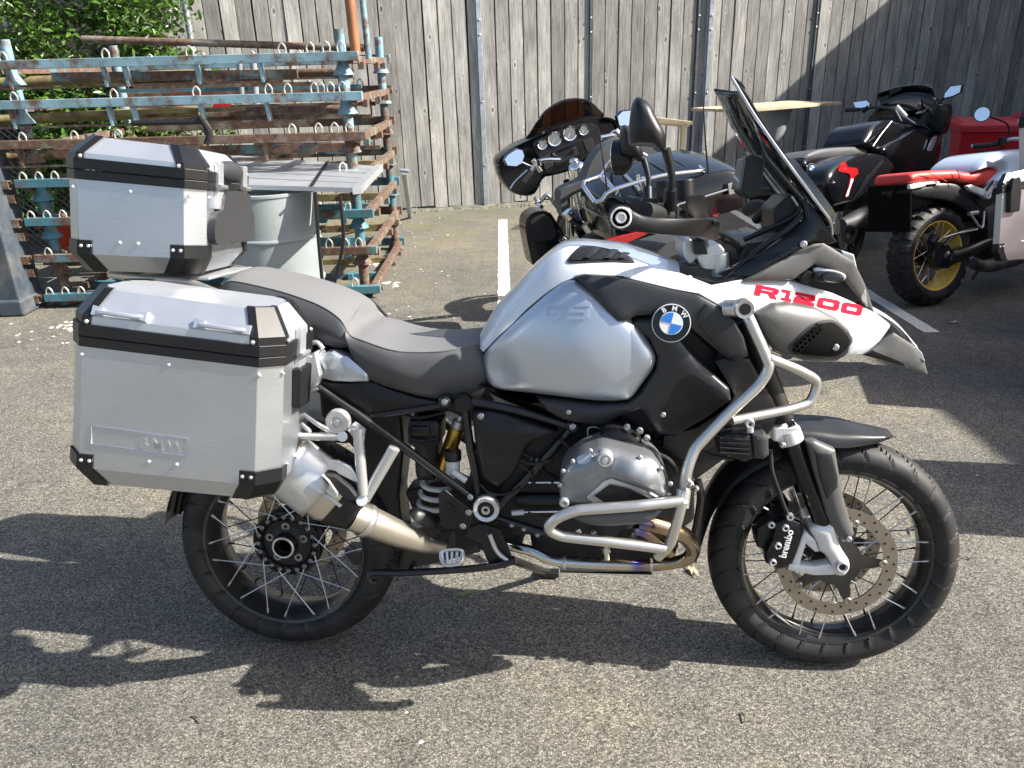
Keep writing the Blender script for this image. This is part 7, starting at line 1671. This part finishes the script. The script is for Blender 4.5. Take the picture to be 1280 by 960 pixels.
by_('silver_blade', [(768, 415), (800, 348), (816, 350), (790, 416)], -.275, .01, 'lens', .002, 0, .01)
for s_ in ((-.86, .16), (.86, .12)): make_wheel(bg_, 'wheel', (s_[0], 0, .32), .32, s_[1], .22, .1, [(12, .4, .2, .9, .06)], 20, .07, [(-.07, .15, .11)], M['rimblk'], M['rubber'], nseg=90)
hull('engine_block', [(-.4, .14, .2, .7, .6), (0, .22, .2, .75, .6), (.35, .18, .25, .7, .6), (.5, .1, .4, .6, .6)], M['engdark'], bg_)
hull('rear_frame', [(-1.0, .1, .45, .65, .6), (-.6, .16, .4, .75, .6), (-.2, .16, .4, .8, .6)], M['black'], bg_)
o = by_('side_case', [(215, 620), (230, 530), (300, 470), (380, 440), (480, 432), (552, 450), (588, 505), (575, 545), (480, 620), (400, 680), (330, 705), (255, 712)], -.30, .20, 'blackg', .03, .05); o.scale = (1, -1, 1)
for s_ in (1, -1): MB().cyl((.86, s_*.09, .32), (.55, s_*.09, .95), .024, n=14).build('fork_leg', M['black'], bg_)

# ================================================================== WHITE AND RED ROADSTER
NF = Frame(3.503, 5.396, R(24), R(9.8))
nn_ = empty('roadster_motorcycle', NF.M, 'classic roadster with red seat, pale blue-white tank and gold-rimmed knobbly rear tyre', 'motorcycle')
cn = crop(1080, 120, 6.4); cg = crop(1080, 230, 5.645)
def ny(name, pts, y, d, m, cf=cn, rnd=.008, bulge=.02, grid=.014, smooth=True): return panel(name, [NF.p(*cf(a[0], a[1]), y) for a in pts], M[m], nn_, thick=d, bulge=bulge, rnd=rnd, grid=grid, bs=.04, smooth=smooth)
make_wheel(nn_, 'rear_wheel', (-.755, 0, .325), .332, .18, .224, .125, 22, 20, .07, [(.08, .13, .09)], M['goldrim'], M['rubber'], front=False, knobby=True, nseg=528)
make_wheel(nn_, 'front_wheel', (.755, 0, .325), .325, .12, .224, .09, 22, 20, .06, [(-.06, .15, .11)], M['goldrim'], M['rubber'], knobby=True, nseg=264)
ny('seat', [(358, 665), (378, 622), (440, 604), (600, 592), (740, 590), (800, 604), (900, 606), (1000, 580), (1078, 574), (1104, 606), (1060, 645), (985, 705), (930, 722), (860, 702), (800, 690), (740, 682), (640, 682), (500, 688), (380, 700)], -.12, .24, 'redseat', rnd=.02, bulge=.02)
MB().tube([NF.p(*cn(a, c_), -.150) for a, c_ in ((742, 590), (758, 620), (762, 660), (752, 684))], .003, 6).build('seat_seam', M['black'], nn_)
MB().tube([NF.p(*cn(a, c_), -.148) for a, c_ in ((480, 606), (560, 630), (660, 684))], .0025, 6).build('seat_seam', M['redseat'], nn_)
M['paleblue'] = mat('pale_blue_white_tank_paint', (.52, .60, .70), .22, 0.1, coat=.8)
ny('fuel_tank', [(905, 605), (935, 545), (1010, 480), (1100, 440), (1250, 422), (1400, 430), (1480, 520), (1450, 650), (1280, 740), (1100, 740), (1020, 700), (1060, 640), (1100, 600), (1075, 572), (1000, 580)], -.16, .32, 'paleblue', rnd=.04, bulge=.03)
ny('tail_rail', [(372, 722), (380, 708), (480, 690), (600, 686), (600, 698), (500, 712), (490, 722), (380, 745)], -.13, .02, 'fork', rnd=.003, bulge=.003)
ny('side_panel', [(372, 745), (500, 715), (600, 695), (740, 705), (800, 760), (900, 860), (1000, 960), (1020, 1020), (860, 940), (700, 850), (560, 820), (400, 800)], -.11, .2, 'black', rnd=.01, bulge=.01)
ny('seat_bracket', [(825, 720), (860, 708), (940, 735), (975, 745), (1060, 655), (1065, 680), (1020, 780), (1010, 815), (985, 825), (950, 800), (850, 755)], -.15, .02, 'fork', rnd=.004, bulge=.004, smooth=False)
b = MB(); b.lathe([(.010, 0), (.012, .006), (.024, .006), (.026, -.01)], NF.p(*cn(993, 793), -.165), (0, -1, 0), 20); b.build('bracket_ring', M['fork'], nn_)
ny('bracket_window', [(975, 760), (1035, 670), (1040, 690), (985, 765)], -.158, .004, 'engdark', rnd=.001, bulge=0, smooth=False)
c_ = NF.p(*cn(945, 146), .33); b = MB(); b.lathe([(0, .004), (.048, .004)], c_, (-.8, -.55, .1), 32); b.build('mirror_glass', M['mirrorg'], nn_); b = MB(); b.lathe([(.047, .003), (.053, .006), (.054, -.006), (.03, -.02), (0, -.022)], c_, (-.8, -.55, .1), 32); b.build('mirror_shell', M['black'], nn_)
def nt_(pts, r_, name, m, y=.3, cf=cn): return MB().tube([NF.p(*cf(a[0], a[1]), a[2] if len(a) > 2 else y) for a in pts], r_, 10, smooth=len(pts) > 2).build(name, M[m], nn_, 60)
nt_([(1005, 165), (1090, 195), (1145, 225), (1160, 270), (1165, 340)], .006, 'mirror_stem', 'black', .3)
nt_([(870, 402, .38), (1000, 392, .32), (1110, 372, .26)], .019, 'grip', 'rubber'); nt_([(862, 403, .39), (875, 402, .38)], .016, 'bar_end', 'cast'); nt_([(1110, 365, .26), (1180, 345, .2), (1260, 345, .1), (1400, 360, -.1)], .013, 'handlebar', 'fork')
nt_([(900, 435, .36), (1010, 445, .3), (1130, 400, .24)], .008, 'clutch_lever', 'black'); nt_([(1110, 330, .25), (1110, 390, .25)], .026, 'switch_block', 'black')
# driveline, frame and exhaust
nt_([(600, 520, -.10), (720, 480, -.10), (850, 420, -.10), (1100, 330, -.1)], [.055, .04, .035, .05], 'swingarm_tube', 'frame', cf=cg)
nt_([(560, 440, -.11), (640, 360, -.11), (760, 320, -.11), (900, 300, -.1)], .013, 'strut_tube', 'frame', cf=cg)
nt_([(560, 380, -.12), (660, 348, -.12), (800, 320, -.12)], .006, 'brake_line', 'cast', cf=cg)
b = MB(); ca = NF.p(*cg(610, 525), -.12); b.lathe([(0, .035), (.03, .035), (.034, .028), (.034, 0), (.065, -.02), (.07, -.06)][::-1], ca, (0, -1, 0), 28); b.build('final_drive', M['frame'], nn_)
b = MB(); b.lathe([(0, 0), (.08, 0), (.09, .02), (.09, .05)], (-.755, -.11, .325), (0, 1, 0), 32); b.build('hub_carrier', M['frame'], nn_)
nt_([(500, 370, -.10), (470, 420, -.10)], .03, 'brake_caliper', 'engdark', cf=cg)
nt_([(770, 560, -.2), (850, 580, -.2), (960, 560, -.2), (1130, 520, -.2), (1300, 500, -.18)], [.035, .045, .045, .022, .022], 'exhaust', 'dirt', cf=cg)
nt_([(640, 10, -.1), (780, 120, -.1), (900, 240, -.1), (960, 330, -.1)], .008, 'frame_tube', 'frame', cf=cg); nt_([(800, 200, -.12), (740, 210, -.12)], .014, 'peg', 'cast', cf=cg); nt_([(850, 190, -.12), (830, 310, -.12), (750, 210, -.12)], .008, 'peg_hanger', 'cast', cf=cg)
nt_([(800, 610, .1), (760, 680, .12)], .01, 'side_stand', 'frame', cf=cg)
hull('engine_block', [(-.35, .12, .3, .62, .6), (-.1, .18, .2, .7, .6), (.25, .2, .2, .7, .6), (.42, .12, .3, .6, .6)], M['engdark'], nn_)
hull('rear_frame_box', [(-.62, .06, .62, .76, .6), (-.3, .10, .5, .76, .6), (0, .1, .5, .76, .6)], M['engdark'], nn_)
pp = [NF.px(1085, 233, -1.06), NF.px(1138, 232, -1.06), NF.px(1138, 290, -1.06), NF.px(1085, 290, -1.06)]
b = MB(); b.prism(pp, (.008, 0, 0)); b.build('number_plate', M['deepblack'], nn_, bevel=.002)
nt_([(372, 735, 0), (250, 760, 0), (200, 800, 0)], .014, 'plate_bracket', 'black')
for s_ in (1, -1): MB().cyl((.755, s_*.09, .325), (.52, s_*.09, .95), .024, n=14).build('fork_leg', M['gold'], nn_)
MB().lathe([(0, -.06), (.06, -.05), (.09, 0), (.095, .04), (0, .045)], (.68, 0, .88), (1, 0, 0), 28).build('headlamp', M['black'], nn_)

# ================================================================== CASE-CARRYING MOTORCYCLE at the right edge
EF = Frame(3.95, 4.55, R(22), R(7))
em = empty('travel_motorcycle', EF.M, 'motorcycle cut off by the right edge of the picture, carrying the steel cases', 'motorcycle')
make_wheel(em, 'rear_wheel', (-.5, 0, .32), .32, .16, .216, .11, [(12, .4, .2, .9, .06)], 20, .07, [(.08, .13, .09)], M['rimblk'], M['rubber'], front=False, nseg=90)
make_wheel(em, 'front_wheel', (1.0, 0, .325), .325, .12, .24, .08, [(12, .4, .2, .9, .06)], 20, .06, [(-.06, .15, .11)], M['rimblk'], M['rubber'], nseg=90)
hull('engine_block', [(-.05, .14, .25, .6, .6), (.2, .22, .2, .7, .6), (.55, .2, .2, .7, .6), (.7, .1, .3, .6, .6)], M['engdark'], em)
hull('seat', [(-.55, .13, .80, .9, .7), (-.2, .15, .78, .9, .7), (.15, .12, .76, .86, .7)], M['seat_side'], em)
hull('fuel_tank', [(.1, .12, .76, .9, .8), (.3, .2, .72, 1.0, .8), (.55, .2, .74, 1.05, .8), (.75, .1, .8, 1.0, .8)], M['white'], em)
for s_ in (1, -1): MB().cyl((1.0, s_*.09, .325), (.75, s_*.09, 1.0), .026, n=14).build('fork_leg', M['frame'], em)
MB().tube([(.72, -.42, 1.12), (.74, -.2, 1.1), (.78, 0, 1.06), (.74, .2, 1.1), (.72, .42, 1.12)], .012, 10).build('handlebar', M['frame'], em, 60)
yq = -.34
dE = (EF.A @ ray(1262, 270)).normalized()
qE = [EF.p(1245, 243, yq), EF.p(1330, 226, yq), EF.p(1328, 306, yq), EF.p(1240, 315, yq)]
cE2, cp_, w2_, h2_ = make_case('worn steel side case with a black latch, at the right edge of the picture', 'luggage case', EF, qE, .22, dE*.22, None, lidh=.05, lid_in=.035, bandh=.03, handles=False)
b = MB(); b.prism([cp_(.075, h2_-.09, -.002), cp_(.135, h2_-.09, -.002), cp_(.14, h2_-.01, -.002), cp_(.13, h2_+.06, -.002), cp_(.08, h2_+.06, -.002), cp_(.07, h2_-.01, -.002)], (0, -.02, 0)); b.build('latch', M['black'], cE2, bevel=.004)
b = MB(); b.prism([cp_(.088, h2_-.03, -.022), cp_(.122, h2_-.03, -.022), cp_(.118, h2_+.03, -.022), cp_(.092, h2_+.03, -.022)], (0, -.006, 0)); b.build('latch_lever', M['steel'], cE2, bevel=.002)
qE2 = [EF.p(1274, 160, -.2), EF.p(1370, 150, -.2), EF.p(1370, 215, -.2), EF.p(1274, 222, -.2)]
make_case('steel top box cut off at the right edge of the picture', 'luggage case', EF, qE2, .30, (EF.A @ ray(1270, 200)).normalized()*.30, None, lidh=.05, lid_in=.035, bandh=.03, handles=False)
# off-frame: invented bins added to throw the extra shade on the right foreground
wheelie_bin(3.30, 3.50, R(75), 'red bin-shaped shade blocker added out of view, beside the travel motorcycle')
wheelie_bin(3.02, 2.42, R(80), 'red bin-shaped shade blocker added out of view, in the yard to the right')
# ------------------------------------------------------------------ small litter: grit, twigs and a flattened wrapper near the bikes
rd = random.Random(77)
for (u, v, L, a, lb) in ((1075, 462, .05, .3, 'small dry twig under the tip of the white beak'), (930, 905, .035, 1.2, 'tiny twig on the asphalt below the front wheel'), (250, 905, .04, 2.2, 'small dark twig on the sunlit asphalt at the bottom left'), (1215, 700, .045, 2.8, 'small dry twig just right of the front tyre')):
    p = G(u, v); b = MB(); b.tube([(p.x, p.y, .004), (p.x+L*.5*math.cos(a), p.y+L*.5*math.sin(a), .008), (p.x+L*math.cos(a+.3), p.y+L*math.sin(a+.3), .004)], .0022, 5)
    tag(b.build('twig', M['bark']), lb, 'twig')
